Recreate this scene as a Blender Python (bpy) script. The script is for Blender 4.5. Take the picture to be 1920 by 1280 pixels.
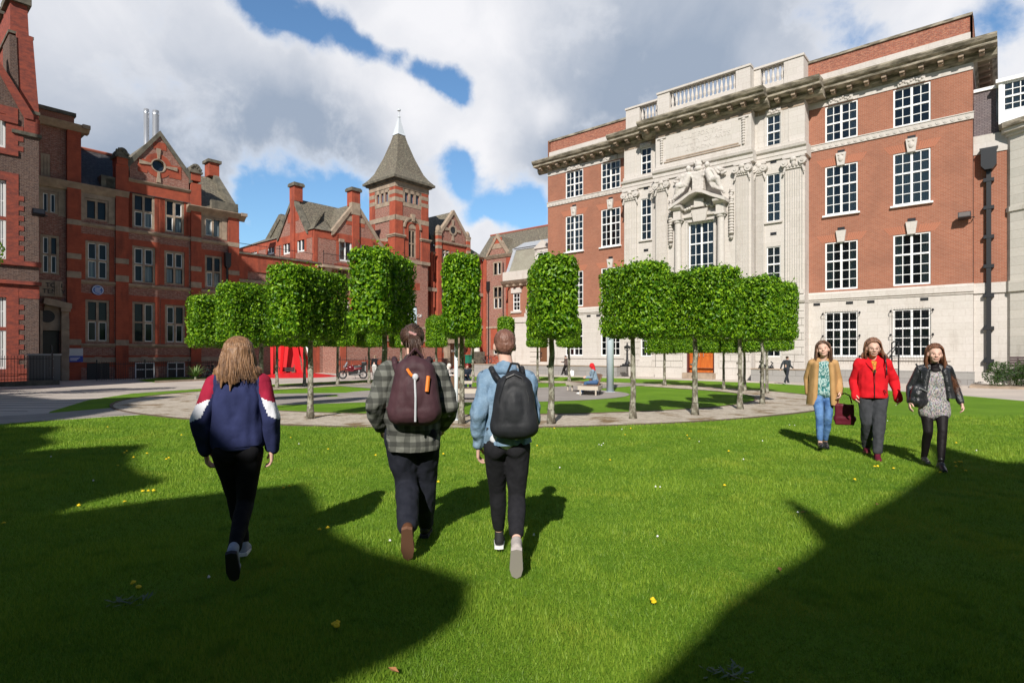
import bpy, bmesh, math, random
import numpy as np
from mathutils import Vector, Matrix, noise as mnoise
R = math.radians
for o in list(bpy.data.objects): bpy.data.objects.remove(o)
S = bpy.context.scene
C = S.collection
random.seed(7); rng = np.random.default_rng(7)
# ---------------------------------------------------------------- camera
CAMH = 1.55
FP = 1066.67                       # focal length in photo pixels (1920 wide)
cam = bpy.data.cameras.new('camera'); camo = bpy.data.objects.new('camera', cam); C.objects.link(camo)
cam.lens = 20.0; cam.sensor_width = 36.0; cam.shift_y = 22/1920; cam.clip_start = .1; cam.clip_end = 3000
camo.location = (0, 0, CAMH); camo.rotation_euler = (R(90), 0, 0); S.camera = camo
# ---------------------------------------------------------------- sun, exposure
SUN_AZ, SUN_EL = 12.0, 35.5        # light travels towards +y, 12 degrees to the right
sun = bpy.data.lights.new('sun', 'SUN'); suno = bpy.data.objects.new('sun', sun); C.objects.link(suno)
sun.energy = 5.0; sun.angle = R(.55); sun.color = (1.0, .945, .87)
d_ = Vector((math.sin(R(SUN_AZ))*math.cos(R(SUN_EL)), math.cos(R(SUN_AZ))*math.cos(R(SUN_EL)), -math.sin(R(SUN_EL))))
suno.rotation_euler = d_.to_track_quat('-Z', 'Y').to_euler(); suno.location = (-20, -60, 60)
vs = S.view_settings; vs.view_transform = 'Standard'; vs.look = 'None'; vs.gamma = 1; vs.exposure = 0.14
S.cycles.max_bounces = 6; S.cycles.diffuse_bounces = 3; S.cycles.glossy_bounces = 3
S.cycles.transmission_bounces = 4; S.cycles.transparent_max_bounces = 12
S.cycles.caustics_reflective = False; S.cycles.caustics_refractive = False
try:
    S.cycles.use_denoising = True; S.cycles.denoiser = 'OPENIMAGEDENOISE'
except Exception: pass
# ---------------------------------------------------------------- node helper
class NT:
    def __init__(s, nt): s.nt = nt; s.n = nt.nodes; s.l = nt.links
    def node(s, t, **k):
        n = s.n.new(t)
        for a, b in k.items(): setattr(n, a, b)
        return n
    def put(s, sock, v):
        if isinstance(v, bpy.types.NodeSocket): s.l.new(v, sock)
        elif v is not None:
            if isinstance(v, (tuple, list)) and len(v) == 3 and sock.type == 'RGBA': v = (*v, 1)
            sock.default_value = v
    def math(s, op, a, b=None, c=None, clamp=False):
        n = s.node('ShaderNodeMath', operation=op, use_clamp=clamp)
        s.put(n.inputs[0], a); s.put(n.inputs[1], b); s.put(n.inputs[2], c); return n.outputs[0]
    def vmath(s, op, a, b=None, out=0, scale=None):
        n = s.node('ShaderNodeVectorMath', operation=op)
        s.put(n.inputs[0], a); s.put(n.inputs[1], b)
        if scale is not None: s.put(n.inputs['Scale'], scale)
        return n.outputs[out]
    def mix(s, f, a, b, mode='MIX'):
        n = s.node('ShaderNodeMix', data_type='RGBA', blend_type=mode)
        s.put(n.inputs[0], f); s.put(n.inputs[6], a); s.put(n.inputs[7], b); return n.outputs[2]
    def noise(s, vec, scale, detail=4, rough=.5, dist=0.0, out=0):
        n = s.node('ShaderNodeTexNoise'); s.put(n.inputs['Vector'], vec); s.put(n.inputs['Scale'], scale)
        s.put(n.inputs['Detail'], detail); s.put(n.inputs['Roughness'], rough); s.put(n.inputs['Distortion'], dist); return n.outputs[out]
    def ramp(s, f, a, b, ca=(0,0,0), cb=(1,1,1)):
        n = s.node('ShaderNodeMapRange', clamp=True); n.interpolation_type = 'SMOOTHSTEP'
        s.put(n.inputs[0], f); s.put(n.inputs[1], a); s.put(n.inputs[2], b)
        if ca == (0,0,0) and cb == (1,1,1): return n.outputs[0]
        return s.mix(n.outputs[0], ca, cb)
    def coord(s, k='Object'): return s.node('ShaderNodeTexCoord').outputs[k]
    def sep(s, v):
        n = s.node('ShaderNodeSeparateXYZ'); s.put(n.inputs[0], v); return n.outputs
    def comb(s, x=0., y=0., z=0.):
        n = s.node('ShaderNodeCombineXYZ'); s.put(n.inputs[0], x); s.put(n.inputs[1], y); s.put(n.inputs[2], z); return n.outputs[0]
    def scale(s, v, k): return s.vmath('MULTIPLY', v, k)
# ---------------------------------------------------------------- world: Nishita sky and cloud
w = bpy.data.worlds.new('World'); S.world = w; w.use_nodes = True
W = NT(w.node_tree); W.n.clear()
sky = W.node('ShaderNodeTexSky', sky_type='NISHITA', sun_disc=False, sun_elevation=R(SUN_EL), sun_rotation=R(180+SUN_AZ))
sky.air_density = 1.2; sky.dust_density = .6; sky.ozone_density = 2.5
g = W.vmath('NORMALIZE', W.coord('Generated'))
def pxdir(px, py): return tuple(Vector(((px-960)/FP, 1, (662-py)/FP)).normalized())
nz = W.noise(g, 3.2, 6, .58, 0, 1)
gd = W.vmath('NORMALIZE', W.vmath('ADD', g, W.vmath('SCALE', W.vmath('SUBTRACT', nz, (.5, .5, .5)), scale=.085)))
nz2 = W.noise(g, 14, 5, .6, 0, 1)
gd = W.vmath('NORMALIZE', W.vmath('ADD', gd, W.vmath('SCALE', W.vmath('SUBTRACT', nz2, (.5, .5, .5)), scale=.04)))
def blob(px, py, rad, amp):        # soft patch of the sky dome round one direction
    dt = W.vmath('DOT_PRODUCT', gd, pxdir(px, py), out=1)
    k = 1/(1-math.cos(rad/FP))
    e = W.math('MULTIPLY', W.math('SUBTRACT', dt, 1.0), k)
    return W.math('MULTIPLY', W.math('EXPONENT', e), amp)
def total(lst):
    t = None
    for b in lst:
        v = blob(*b); t = v if t is None else W.math('ADD', t, v)
    return t
gx, gy, gzz = W.sep(g)
front = W.math('MULTIPLY', W.ramp(gy, .12, .58), W.ramp(gzz, .74, .54))   # cloud kept to the north; sky overhead and behind cleared to cut fill light
holes = total([(470,-20,44,.6),(530,8,46,.9),(598,36,34,.85),(655,74,26,.7),(700,102,24,.62),(748,126,22,.68),(795,146,22,.72),(842,160,30,.9),(868,190,22,.6),
               (500,405,70,.9),(620,425,66,1.),(640,335,26,.4),(848,340,30,.8),(905,400,44,1.),(985,375,45,.9),(855,300,22,.6),(1010,440,50,.8),(560,470,110,.9),
               (1590,70,42,.5),(1500,-20,60,.3),(1860,40,40,.35),(1905,0,40,.5),(760,480,90,.9)])
puffs = total([(905,432,26,1.0),(470,425,16,.5),(975,430,20,.4)])
fb = W.noise(g, 9, 7, .6, .2)
dens = W.math('ADD', W.math('SUBTRACT', W.math('ADD', .78, W.math('MULTIPLY', W.math('SUBTRACT', fb, .5), 1.7)), holes), puffs)
mask = W.math('MULTIPLY', W.ramp(dens, .02, .62), front)
shade = total([(330,250,230,.75),(620,290,130,.5),(560,200,150,.3),(760,210,60,-.5),(640,130,70,-.35),(470,60,80,-.3),(300,60,170,-.25),(1150,150,200,.55),(1350,120,180,.45),
               (1020,270,110,.4),(960,40,120,-.3),(1045,215,36,-.7),(950,230,60,-.4),(870,300,60,-.5),(1700,120,120,-.1),(80,200,120,.1),(1880,300,200,-.2),(120,60,100,-.2),(830,30,100,-.2)])
fb2 = W.noise(g, 5.5, 6, .55, .4)
sh = W.math('ADD', W.math('ADD', .22, shade), W.math('MULTIPLY', W.math('SUBTRACT', fb2, .5), 1.0), clamp=True)
ccol = W.mix(sh, (.84, .84, .87), (.32, .385, .49))
thin = W.ramp(dens, .2, .75)
ccol = W.mix(thin, (.80, .81, .84), ccol)
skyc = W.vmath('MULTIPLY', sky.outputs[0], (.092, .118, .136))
skyc = W.mix(front, W.vmath('MULTIPLY', skyc, (.42, .42, .42)), skyc)     # sky dimmed overhead and in the south to cut fill light
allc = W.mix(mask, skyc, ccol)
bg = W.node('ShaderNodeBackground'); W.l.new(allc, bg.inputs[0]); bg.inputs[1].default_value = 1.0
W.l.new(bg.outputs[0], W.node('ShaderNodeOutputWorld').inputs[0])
# ---------------------------------------------------------------- materials
MATS = {}
def mat(name, col=(.5,.5,.5), rough=.8, metal=0., spec=.5, fn=None, bump=None, emis=None):
    """fn(N) -> colour socket; bump(N) -> (height socket, strength, distance)"""
    if name in MATS: return MATS[name]
    m = bpy.data.materials.new(name); m.use_nodes = True; N = NT(m.node_tree)
    b = m.node_tree.nodes['Principled BSDF']; b.inputs['Roughness'].default_value = rough
    b.inputs['Metallic'].default_value = metal; b.inputs['Specular IOR Level'].default_value = spec
    N.put(b.inputs['Base Color'], fn(N) if fn else col)
    if bump:
        h, st, di = bump(N); bn = N.node('ShaderNodeBump'); N.put(bn.inputs['Strength'], st); N.put(bn.inputs['Distance'], di)
        N.put(bn.inputs['Height'], h); N.l.new(bn.outputs[0], b.inputs['Normal'])
    if emis: b.inputs['Emission Color'].default_value = (*emis[0], 1); b.inputs['Emission Strength'].default_value = emis[1]
    MATS[name] = m; return m
def wallco(N):
    x, y, z = N.sep(N.coord()); return N.comb(N.math('ADD', x, y), z, 0.)
def brick_fn(c1, c2, mortar, mott=None, big=.5, dark=(.35,.33,.32), darkamt=0., msize=.012):
    def fn(N):
        v = wallco(N); br = N.node('ShaderNodeTexBrick'); N.put(br.inputs['Vector'], v)
        N.put(br.inputs['Color1'], c1); N.put(br.inputs['Color2'], c2); N.put(br.inputs['Mortar'], mortar)
        for k, q in (('Scale', 1.), ('Mortar Size', msize), ('Mortar Smooth', .3), ('Bias', 0.), ('Brick Width', .24), ('Row Height', .078)): N.put(br.inputs[k], q)
        c = br.outputs[0]
        if mott:
            # per-brick mottling: cells of brick size
            cell = N.noise(N.vmath('MULTIPLY', v, (4.2, 12.8, 1)), 1.0, 2, .6)
            c = N.mix(N.ramp(cell, .52, .62), c, mott)
        n1 = N.noise(N.coord(), big, 5, .6)
        c = N.mix(N.ramp(n1, .35, .7), c, N.mix(.22, c, (.1, .06, .05)))
        if darkamt:
            n2 = N.noise(N.vmath('MULTIPLY', v, (4.2, 12.8, 1)), 1.0, 3, .7)
            c = N.mix(N.math('MULTIPLY', N.ramp(n2, .5, .58), darkamt), c, dark)
        n3 = N.noise(N.coord(), 16, 3, .6)
        return N.mix(.22, c, N.mix(n3, (.1,.07,.06), (1,.9,.85)), 'OVERLAY')
    return fn
def fine_bump(scale, st=.4, di=.02):
    return lambda N: (N.noise(N.coord(), scale, 5, .65), st, di)
M_brick_or = mat('orange_brown_brick', fn=brick_fn((.375,.145,.085), (.31,.112,.064), (.38,.25,.19), msize=.01), rough=.9, spec=.2, bump=fine_bump(30))
M_brick_red = mat('rough_red_brick', fn=brick_fn((.40,.125,.075), (.27,.085,.055), (.3,.2,.16), (.10,.045,.035), darkamt=.75, dark=(.55,.26,.17)), rough=.9, spec=.2, bump=fine_bump(18, .8, .04))
M_terra = mat('red_terracotta', fn=lambda N: N.mix(.3, N.mix(N.math('MULTIPLY', N.ramp(N.noise(N.vmath('MULTIPLY', N.coord(), (1.2, 1.2, .3)), 1, 6, .65), .48, .7), .6), N.mix(N.ramp(N.noise(N.coord(), 1.6, 5, .6), .3, .7), (.40,.100,.056), (.30,.077,.047)), (.13,.045,.035)), N.mix(N.noise(N.vmath('MULTIPLY', wallco(N), (2, 13, 1)), 1, 3, .6), (.2,.08,.05), (1,.85,.8)), 'OVERLAY'), rough=.85, spec=.25, bump=fine_bump(14, .4))
M_brick_mot = mat('mottled_red_brick', fn=brick_fn((.33,.115,.08), (.21,.075,.058), (.33,.25,.21), (.14,.07,.06), darkamt=.55, dark=(.58,.36,.29)), rough=.9, spec=.2, bump=fine_bump(18, .7, .03))
M_brick_brown = mat('brown_common_brick', fn=brick_fn((.115,.07,.056), (.065,.043,.04), (.19,.155,.14), (.03,.025,.026), darkamt=.55, dark=(.30,.21,.17), msize=.014), rough=.92, spec=.2, bump=fine_bump(18, .9, .04))
def stone_fn(base, alt, joint, bw=1.1, rh=.42, jsize=.012, stain=.35, streak=(.25,.22,.18)):
    def fn(N):
        v = wallco(N); br = N.node('ShaderNodeTexBrick'); N.put(br.inputs['Vector'], v)
        N.put(br.inputs['Color1'], base); N.put(br.inputs['Color2'], alt); N.put(br.inputs['Mortar'], joint)
        for k, q in (('Scale', 1.), ('Mortar Size', jsize), ('Mortar Smooth', .5), ('Bias', 0.), ('Brick Width', bw), ('Row Height', rh)): N.put(br.inputs[k], q)
        c = br.outputs[0]
        n1 = N.noise(N.vmath('MULTIPLY', N.coord(), (1.5, 1.5, .35)), 1.0, 6, .62)
        c = N.mix(N.math('MULTIPLY', N.ramp(n1, .5, .8), stain), c, streak)
        n2 = N.noise(N.coord(), 9, 5, .65)
        return N.mix(.25, c, N.mix(n2, (.25,.24,.22), (1,1,1)), 'OVERLAY')
    return fn
M_stone = mat('pale_portland_stone', fn=stone_fn((.575,.53,.49), (.535,.495,.455), (.46,.42,.38)), rough=.85, spec=.25, bump=fine_bump(12, .3))
M_stone_rw = mat('grey_buff_stone', fn=stone_fn((.56,.53,.47), (.64,.60,.53), (.40,.37,.32), rh=.5, stain=.5), rough=.85, spec=.25, bump=fine_bump(12, .3))
M_stone_dirty = mat('weathered_cornice_stone', fn=lambda N: N.mix(N.ramp(N.noise(N.vmath('MULTIPLY', N.coord(), (1, 1, 4)), 1.3, 6, .65), .35, .65), (.42,.37,.29), (.13,.115,.085)), rough=.9, spec=.2, bump=fine_bump(10, .5))
M_stone_buff = mat('buff_dressed_stone', fn=lambda N: N.mix(N.ramp(N.noise(N.coord(), 1.6, 6, .65), .3, .7), (.43,.335,.25), (.27,.21,.16)), rough=.88, spec=.2, bump=fine_bump(14, .5))
M_stone_dark = mat('soot_dark_stone', fn=lambda N: N.mix(N.ramp(N.noise(N.coord(), 2, 6, .65), .3, .7), (.20,.18,.14), (.09,.085,.07)), rough=.9, spec=.2, bump=fine_bump(14, .5))
M_plinth = mat('grey_granite_plinth', fn=stone_fn((.30,.29,.275), (.25,.24,.235), (.14,.13,.12), bw=1.4, rh=.4, stain=.5), rough=.8)
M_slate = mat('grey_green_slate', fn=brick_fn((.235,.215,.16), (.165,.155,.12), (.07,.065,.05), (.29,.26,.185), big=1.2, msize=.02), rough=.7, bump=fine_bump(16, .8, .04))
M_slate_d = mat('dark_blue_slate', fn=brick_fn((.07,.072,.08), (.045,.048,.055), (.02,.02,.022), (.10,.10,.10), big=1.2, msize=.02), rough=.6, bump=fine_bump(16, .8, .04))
M_slate_p = mat('purple_slate', fn=brick_fn((.24,.20,.20), (.17,.145,.15), (.09,.07,.08), big=1.2, msize=.02), rough=.7, bump=fine_bump(16, .8, .04))
M_lead = mat('lead_flashing', fn=lambda N: N.mix(N.noise(N.coord(), 4, 5, .6), (.30,.32,.35), (.55,.58,.62)), rough=.5, metal=.1)
M_ridge = mat('red_ridge_tile', (.35,.10,.06), .85)
M_white = mat('white_window_paint', (.86,.86,.85), .45)
M_iron = mat('black_iron_paint', (.018,.019,.022), .45)
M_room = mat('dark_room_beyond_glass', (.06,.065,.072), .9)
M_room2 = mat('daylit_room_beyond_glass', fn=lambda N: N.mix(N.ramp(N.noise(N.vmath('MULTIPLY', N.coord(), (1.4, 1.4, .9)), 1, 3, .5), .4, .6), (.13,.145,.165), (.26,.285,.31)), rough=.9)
M_blind = mat('pale_blind_cloth', fn=lambda N: N.mix(N.math('PINGPONG', N.math('MULTIPLY', N.sep(N.coord())[0], 9), 1.), (.55,.56,.56), (.32,.34,.36)), rough=.9)
M_steel = mat('polished_flue_steel', (.66,.67,.69), .38, .75)
M_door = mat('orange_varnished_wood', fn=lambda N: N.mix(N.ramp(N.noise(N.vmath('MULTIPLY', N.coord(), (14, 14, 1.2)), 1, 4, .6), .3, .7), (.62,.165,.03), (.42,.09,.018)), rough=.4)
M_brownwood = mat('brown_door_wood', (.16,.07,.035), .5)
def glass_mat(name, k):
    m = bpy.data.materials.new(name); m.use_nodes = True; N = NT(m.node_tree); N.n.clear()
    t = N.node('ShaderNodeBsdfTransparent'); t.inputs[0].default_value = (.72,.78,.80,1)
    g_ = N.node('ShaderNodeBsdfGlossy'); g_.inputs[0].default_value = (.9,.93,.97,1); g_.inputs[1].default_value = .03
    bn = N.node('ShaderNodeBump'); bn.inputs['Strength'].default_value = .12; bn.inputs['Distance'].default_value = .02
    N.put(bn.inputs['Height'], N.noise(N.coord(), 2.2, 2)); N.l.new(bn.outputs[0], g_.inputs['Normal'])
    f = N.node('ShaderNodeFresnel'); f.inputs[0].default_value = 1.6
    fac = N.math('ADD', N.math('MULTIPLY', f.outputs[0], k), .02, clamp=True)
    x = N.node('ShaderNodeMixShader'); N.put(x.inputs[0], fac); N.l.new(t.outputs[0], x.inputs[1]); N.l.new(g_.outputs[0], x.inputs[2])
    N.l.new(x.outputs[0], N.node('ShaderNodeOutputMaterial').inputs[0]); return m
M_glass = glass_mat('window_glass', 1.0); M_glass_old = glass_mat('old_dull_glass', .3)
# ---------------------------------------------------------------- mesh helpers
def link(name, me, parent=None, mats=()):
    o = bpy.data.objects.new(name, me); C.objects.link(o)
    for m in (mats if isinstance(mats, (list, tuple)) else [mats]): me.materials.append(m)
    if parent: o.parent = parent
    return o
def tag(o, label=None, cat=None, group=None, kind=None):
    if label: o['label'] = label
    if cat: o['category'] = cat
    if group: o['group'] = group
    if kind: o['kind'] = kind
    return o
def empty(name, loc=(0,0,0), rz=0., label=None, cat=None, group=None):
    o = bpy.data.objects.new(name, None); C.objects.link(o); o.location = loc; o.rotation_euler = (0,0,rz); o.empty_display_size = .3
    return tag(o, label, cat, group)
def copy_tree(o, parent=None):
    c = o.copy(); C.objects.link(c)
    if parent: c.parent = parent
    for ch in list(o.children): copy_tree(ch, c)
    return c
class MB:
    """collects shapes into one mesh; xf maps points"""
    def __init__(s, xf=None): s.v = []; s.f = []; s.mi = []; s.xf = xf; s.cur = 0
    def add(s, vs, fs):
        n = len(s.v); s.v += [tuple(s.xf(Vector(p))) if s.xf else tuple(p) for p in vs]
        s.f += [tuple(n+i for i in f) for f in fs]; s.mi += [s.cur]*len(fs); return s
    def box(s, x0, x1, y0, y1, z0, z1):
        return s.add([(x0,y0,z0),(x1,y0,z0),(x1,y1,z0),(x0,y1,z0),(x0,y0,z1),(x1,y0,z1),(x1,y1,z1),(x0,y1,z1)],
                     [(0,3,2,1),(4,5,6,7),(0,1,5,4),(1,2,6,5),(2,3,7,6),(3,0,4,7)])
    def prism(s, poly, y0, y1):     # polygon in (x,z), extruded in y
        n = len(poly); vs = [(x, y0, z) for x, z in poly]+[(x, y1, z) for x, z in poly]
        fs = [tuple(range(n))[::1], tuple(range(2*n-1, n-1, -1))]+[(i, i+n, (i+1) % n+n, (i+1) % n) for i in range(n)]
        return s.add(vs, fs)
    def prismz(s, poly, z0, z1):    # polygon in (x,y), extruded in z
        n = len(poly); vs = [(x, y, z0) for x, y in poly]+[(x, y, z1) for x, y in poly]
        fs = [tuple(range(n-1, -1, -1)), tuple(range(n, 2*n))]+[(i, (i+1) % n, (i+1) % n+n, i+n) for i in range(n)]
        return s.add(vs, fs)
    def prismx(s, poly, x0, x1):    # polygon in (y,z), extruded in x
        n = len(poly); vs = [(x0, y, z) for y, z in poly]+[(x1, y, z) for y, z in poly]
        fs = [tuple(range(n)), tuple(range(2*n-1, n-1, -1))]+[(i, i+n, (i+1) % n+n, (i+1) % n) for i in range(n)]
        return s.add(vs, fs)
    def cyl(s, p0, p1, r0, r1=None, n=10, cap=True):
        r1 = r0 if r1 is None else r1; p0 = Vector(p0); p1 = Vector(p1); d = (p1-p0)
        if d.length < 1e-6: return s
        d.normalize(); a = d.orthogonal().normalized(); b = d.cross(a); vs = []; fs = []
        for p, r in ((p0, r0), (p1, r1)):
            for i in range(n):
                t = 2*math.pi*i/n; vs.append(p+(a*math.cos(t)+b*math.sin(t))*r)
        for i in range(n): fs.append((i, (i+1) % n, (i+1) % n+n, i+n))
        if cap: fs.append(tuple(range(n-1, -1, -1))); fs.append(tuple(range(n, 2*n)))
        return s.add(vs, fs)
    def path(s, pts, r, n=8):
        for i in range(len(pts)-1): s.cyl(pts[i], pts[i+1], r if not callable(r) else r(i), r if not callable(r) else r(i+1), n)
        return s
    def lathe(s, c, prof, n=14):    # prof [(r,z)]
        vs = []; fs = []
        for r, z in prof:
            for i in range(n):
                t = 2*math.pi*i/n; vs.append((c[0]+r*math.cos(t), c[1]+r*math.sin(t), c[2]+z))
        for k in range(len(prof)-1):
            for i in range(n): fs.append((k*n+i, k*n+(i+1) % n, (k+1)*n+(i+1) % n, (k+1)*n+i))
        fs.append(tuple(range(n-1, -1, -1))); fs.append(tuple(range((len(prof)-1)*n, len(prof)*n)))
        return s.add(vs, fs)
    def ell(s, c, r, n=12, m=8, rot=None):
        c = Vector(c); vs = []; fs = []
        for j in range(1, m):
            ph = math.pi*j/m
            for i in range(n):
                t = 2*math.pi*i/n; p = Vector((r[0]*math.sin(ph)*math.cos(t), r[1]*math.sin(ph)*math.sin(t), r[2]*math.cos(ph)))
                vs.append(c+(rot @ p if rot else p))
        top = len(vs); q = Vector((0,0,r[2])); vs.append(c+(rot @ q if rot else q)); vs.append(c-(rot @ q if rot else q))
        for j in range(m-2):
            for i in range(n): fs.append((j*n+i, (j+1)*n+i, (j+1)*n+(i+1) % n, j*n+(i+1) % n))
        for i in range(n): fs.append((top, i, (i+1) % n)); fs.append((top+1, (m-2)*n+(i+1) % n, (m-2)*n+i))
        return s.add(vs, fs)
    def wall(s, x0, x1, z0, z1, y=0., holes=(), rev=.2):
        xs = sorted({x0, x1, *[h[0] for h in holes], *[h[1] for h in holes]}); zs = sorted({z0, z1, *[h[2] for h in holes], *[h[3] for h in holes]})
        xs = [x for x in xs if x0-1e-6 <= x <= x1+1e-6]; zs = [z for z in zs if z0-1e-6 <= z <= z1+1e-6]
        for i in range(len(xs)-1):
            for j in range(len(zs)-1):
                cx = (xs[i]+xs[i+1])/2; cz = (zs[j]+zs[j+1])/2
                if any(h[0] < cx < h[1] and h[2] < cz < h[3] for h in holes): continue
                s.add([(xs[i],y,zs[j]),(xs[i+1],y,zs[j]),(xs[i+1],y,zs[j+1]),(xs[i],y,zs[j+1])], [(0,1,2,3)])
        for a, b, c, d in [h[:4] for h in holes]:
            if b < x0 or a > x1 or d <= z0 or c >= z1: continue
            c = max(c, z0); d = min(d, z1)
            s.add([(a,y,c),(a,y+rev,c),(a,y+rev,d),(a,y,d)], [(0,1,2,3)]); s.add([(b,y,c),(b,y,d),(b,y+rev,d),(b,y+rev,c)], [(0,1,2,3)])
            s.add([(a,y,c),(b,y,c),(b,y+rev,c),(a,y+rev,c)], [(0,1,2,3)]); s.add([(a,y,d),(a,y+rev,d),(b,y+rev,d),(b,y,d)], [(0,1,2,3)])
        return s
    def build(s, name, m, parent=None, smooth=False):
        me = bpy.data.meshes.new(name); me.from_pydata(s.v, [], s.f); 
        o = link(name, me, parent, m)
        if any(s.mi): me.polygons.foreach_set('material_index', s.mi)
        if smooth: me.polygons.foreach_set('use_smooth', [True]*len(me.polygons))
        me.update(); return o
def gz(y):                           # height of the ground: level lawn, a gentle fall beyond, then up again to the far door
    if y < 14: return 0.
    if y < 30: return -.0206*(y-14)
    if y < 50: return -.33
    return -.33+min(y-50, 60)*.034
def gpt(px, py):                     # photo point on the ground -> world
    t = (py-662)/FP; y = CAMH/t
    if y > 14:
        y = (CAMH-.2884)/(t-.0206) if t > .0206 else 99
        if y > 30: y = 1.88/t
        if y > 50: y = (1.88+1.7)/(t+.034)
    return ((px-960)/FP*y, y)
# ---------------------------------------------------------------- blended bodies
def blob_mesh(prims, vox=.012, smooth=4, disp=None, fac=.5):
    """closed shapes fused into one skin; disp(co, no) -> offset along the normal"""
    mb = MB()
    for p in prims:
        if p[0] == 'c':
            _, a, b, ra, rb = p; mb.cyl(a, b, ra, rb, 14); mb.ell(a, (ra,)*3, 14, 9); mb.ell(b, (rb,)*3, 14, 9)
        elif p[0] == 'e': mb.ell(p[1], p[2], 16, 10, p[3] if len(p) > 3 else None)
        elif p[0] == 'b': mb.box(*p[1])
    me = bpy.data.meshes.new('tmp'); me.from_pydata(mb.v, [], mb.f); o = bpy.data.objects.new('tmp', me); C.objects.link(o)
    bm = bmesh.new(); bm.from_mesh(me); bmesh.ops.recalc_face_normals(bm, faces=bm.faces); bm.to_mesh(me); bm.free()
    r = o.modifiers.new('r', 'REMESH'); r.mode = 'VOXEL'; r.voxel_size = vox
    if smooth: s_ = o.modifiers.new('s', 'SMOOTH'); s_.factor = fac; s_.iterations = smooth
    dg = bpy.context.evaluated_depsgraph_get(); dg.update()
    out = bpy.data.meshes.new_from_object(o.evaluated_get(dg)); bpy.data.objects.remove(o); bpy.data.meshes.remove(me)
    out.materials.clear()
    if disp:
        n = len(out.vertices); co = np.empty(n*3, 'f'); out.vertices.foreach_get('co', co); co = co.reshape(-1, 3)
        no = np.empty(n*3, 'f'); out.vertices.foreach_get('normal', no); no = no.reshape(-1, 3)
        d = np.array([disp(Vector(c), Vector(k)) for c, k in zip(co, no)], 'f'); co += no*d[:, None]
        out.vertices.foreach_set('co', co.ravel()); out.update()
    out.polygons.foreach_set('use_smooth', [True]*len(out.polygons))
    return out
def blob(name, prims, m, parent=None, vox=.012, smooth=4, disp=None, matfn=None, cut=None, also=None):
    """cut: height of a crisp hem; also: pieces (sleeves) the hem leaves alone"""
    me = blob_mesh(prims, vox, smooth, disp); me.name = name
    if cut is not None:
        bm = bmesh.new(); bm.from_mesh(me); bmesh.ops.bisect_plane(bm, geom=bm.verts[:]+bm.edges[:]+bm.faces[:], plane_co=(0, 0, cut), plane_no=(0, .06, -1), clear_outer=True)
        if also: m2 = blob_mesh(also, vox, smooth, disp); bm.from_mesh(m2); bpy.data.meshes.remove(m2)
        bm.to_mesh(me); bm.free(); me.polygons.foreach_set('use_smooth', [True]*len(me.polygons))
    o = link(name, me, parent, m)
    if matfn: me.polygons.foreach_set('material_index', [matfn(p.center) for p in me.polygons])
    return o
# ---------------------------------------------------------------- facade frames
class Fac:
    """a facade line on the ground: local x runs along it to the right, local y into the building"""
    def __init__(s, P0, d):
        s.P0 = P0; s.d = d; s.i = (-d[1], d[0]); s.rz = math.atan2(d[1], d[0])
    def s_(s, px, y=0.):
        r = (px-960)/FP; P = s.P0
        return (r*(P[1]+s.i[1]*y)-P[0]-s.i[0]*y)/(s.d[0]-r*s.d[1])
    def xz(s, px, py, y=0.):
        x = s.s_(px, y); Y = s.P0[1]+s.d[1]*x+s.i[1]*y
        return x, CAMH+(662-py)/FP*Y
    def pt(s, x, y=0.): return (s.P0[0]+s.d[0]*x+s.i[0]*y, s.P0[1]+s.d[1]*x+s.i[1]*y)
DA = (.7583, -.652); DB = (.652, .7583)     # the two street directions
def shift(P, d, k): return (P[0]+d[0]*k, P[1]+d[1]*k)
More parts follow.
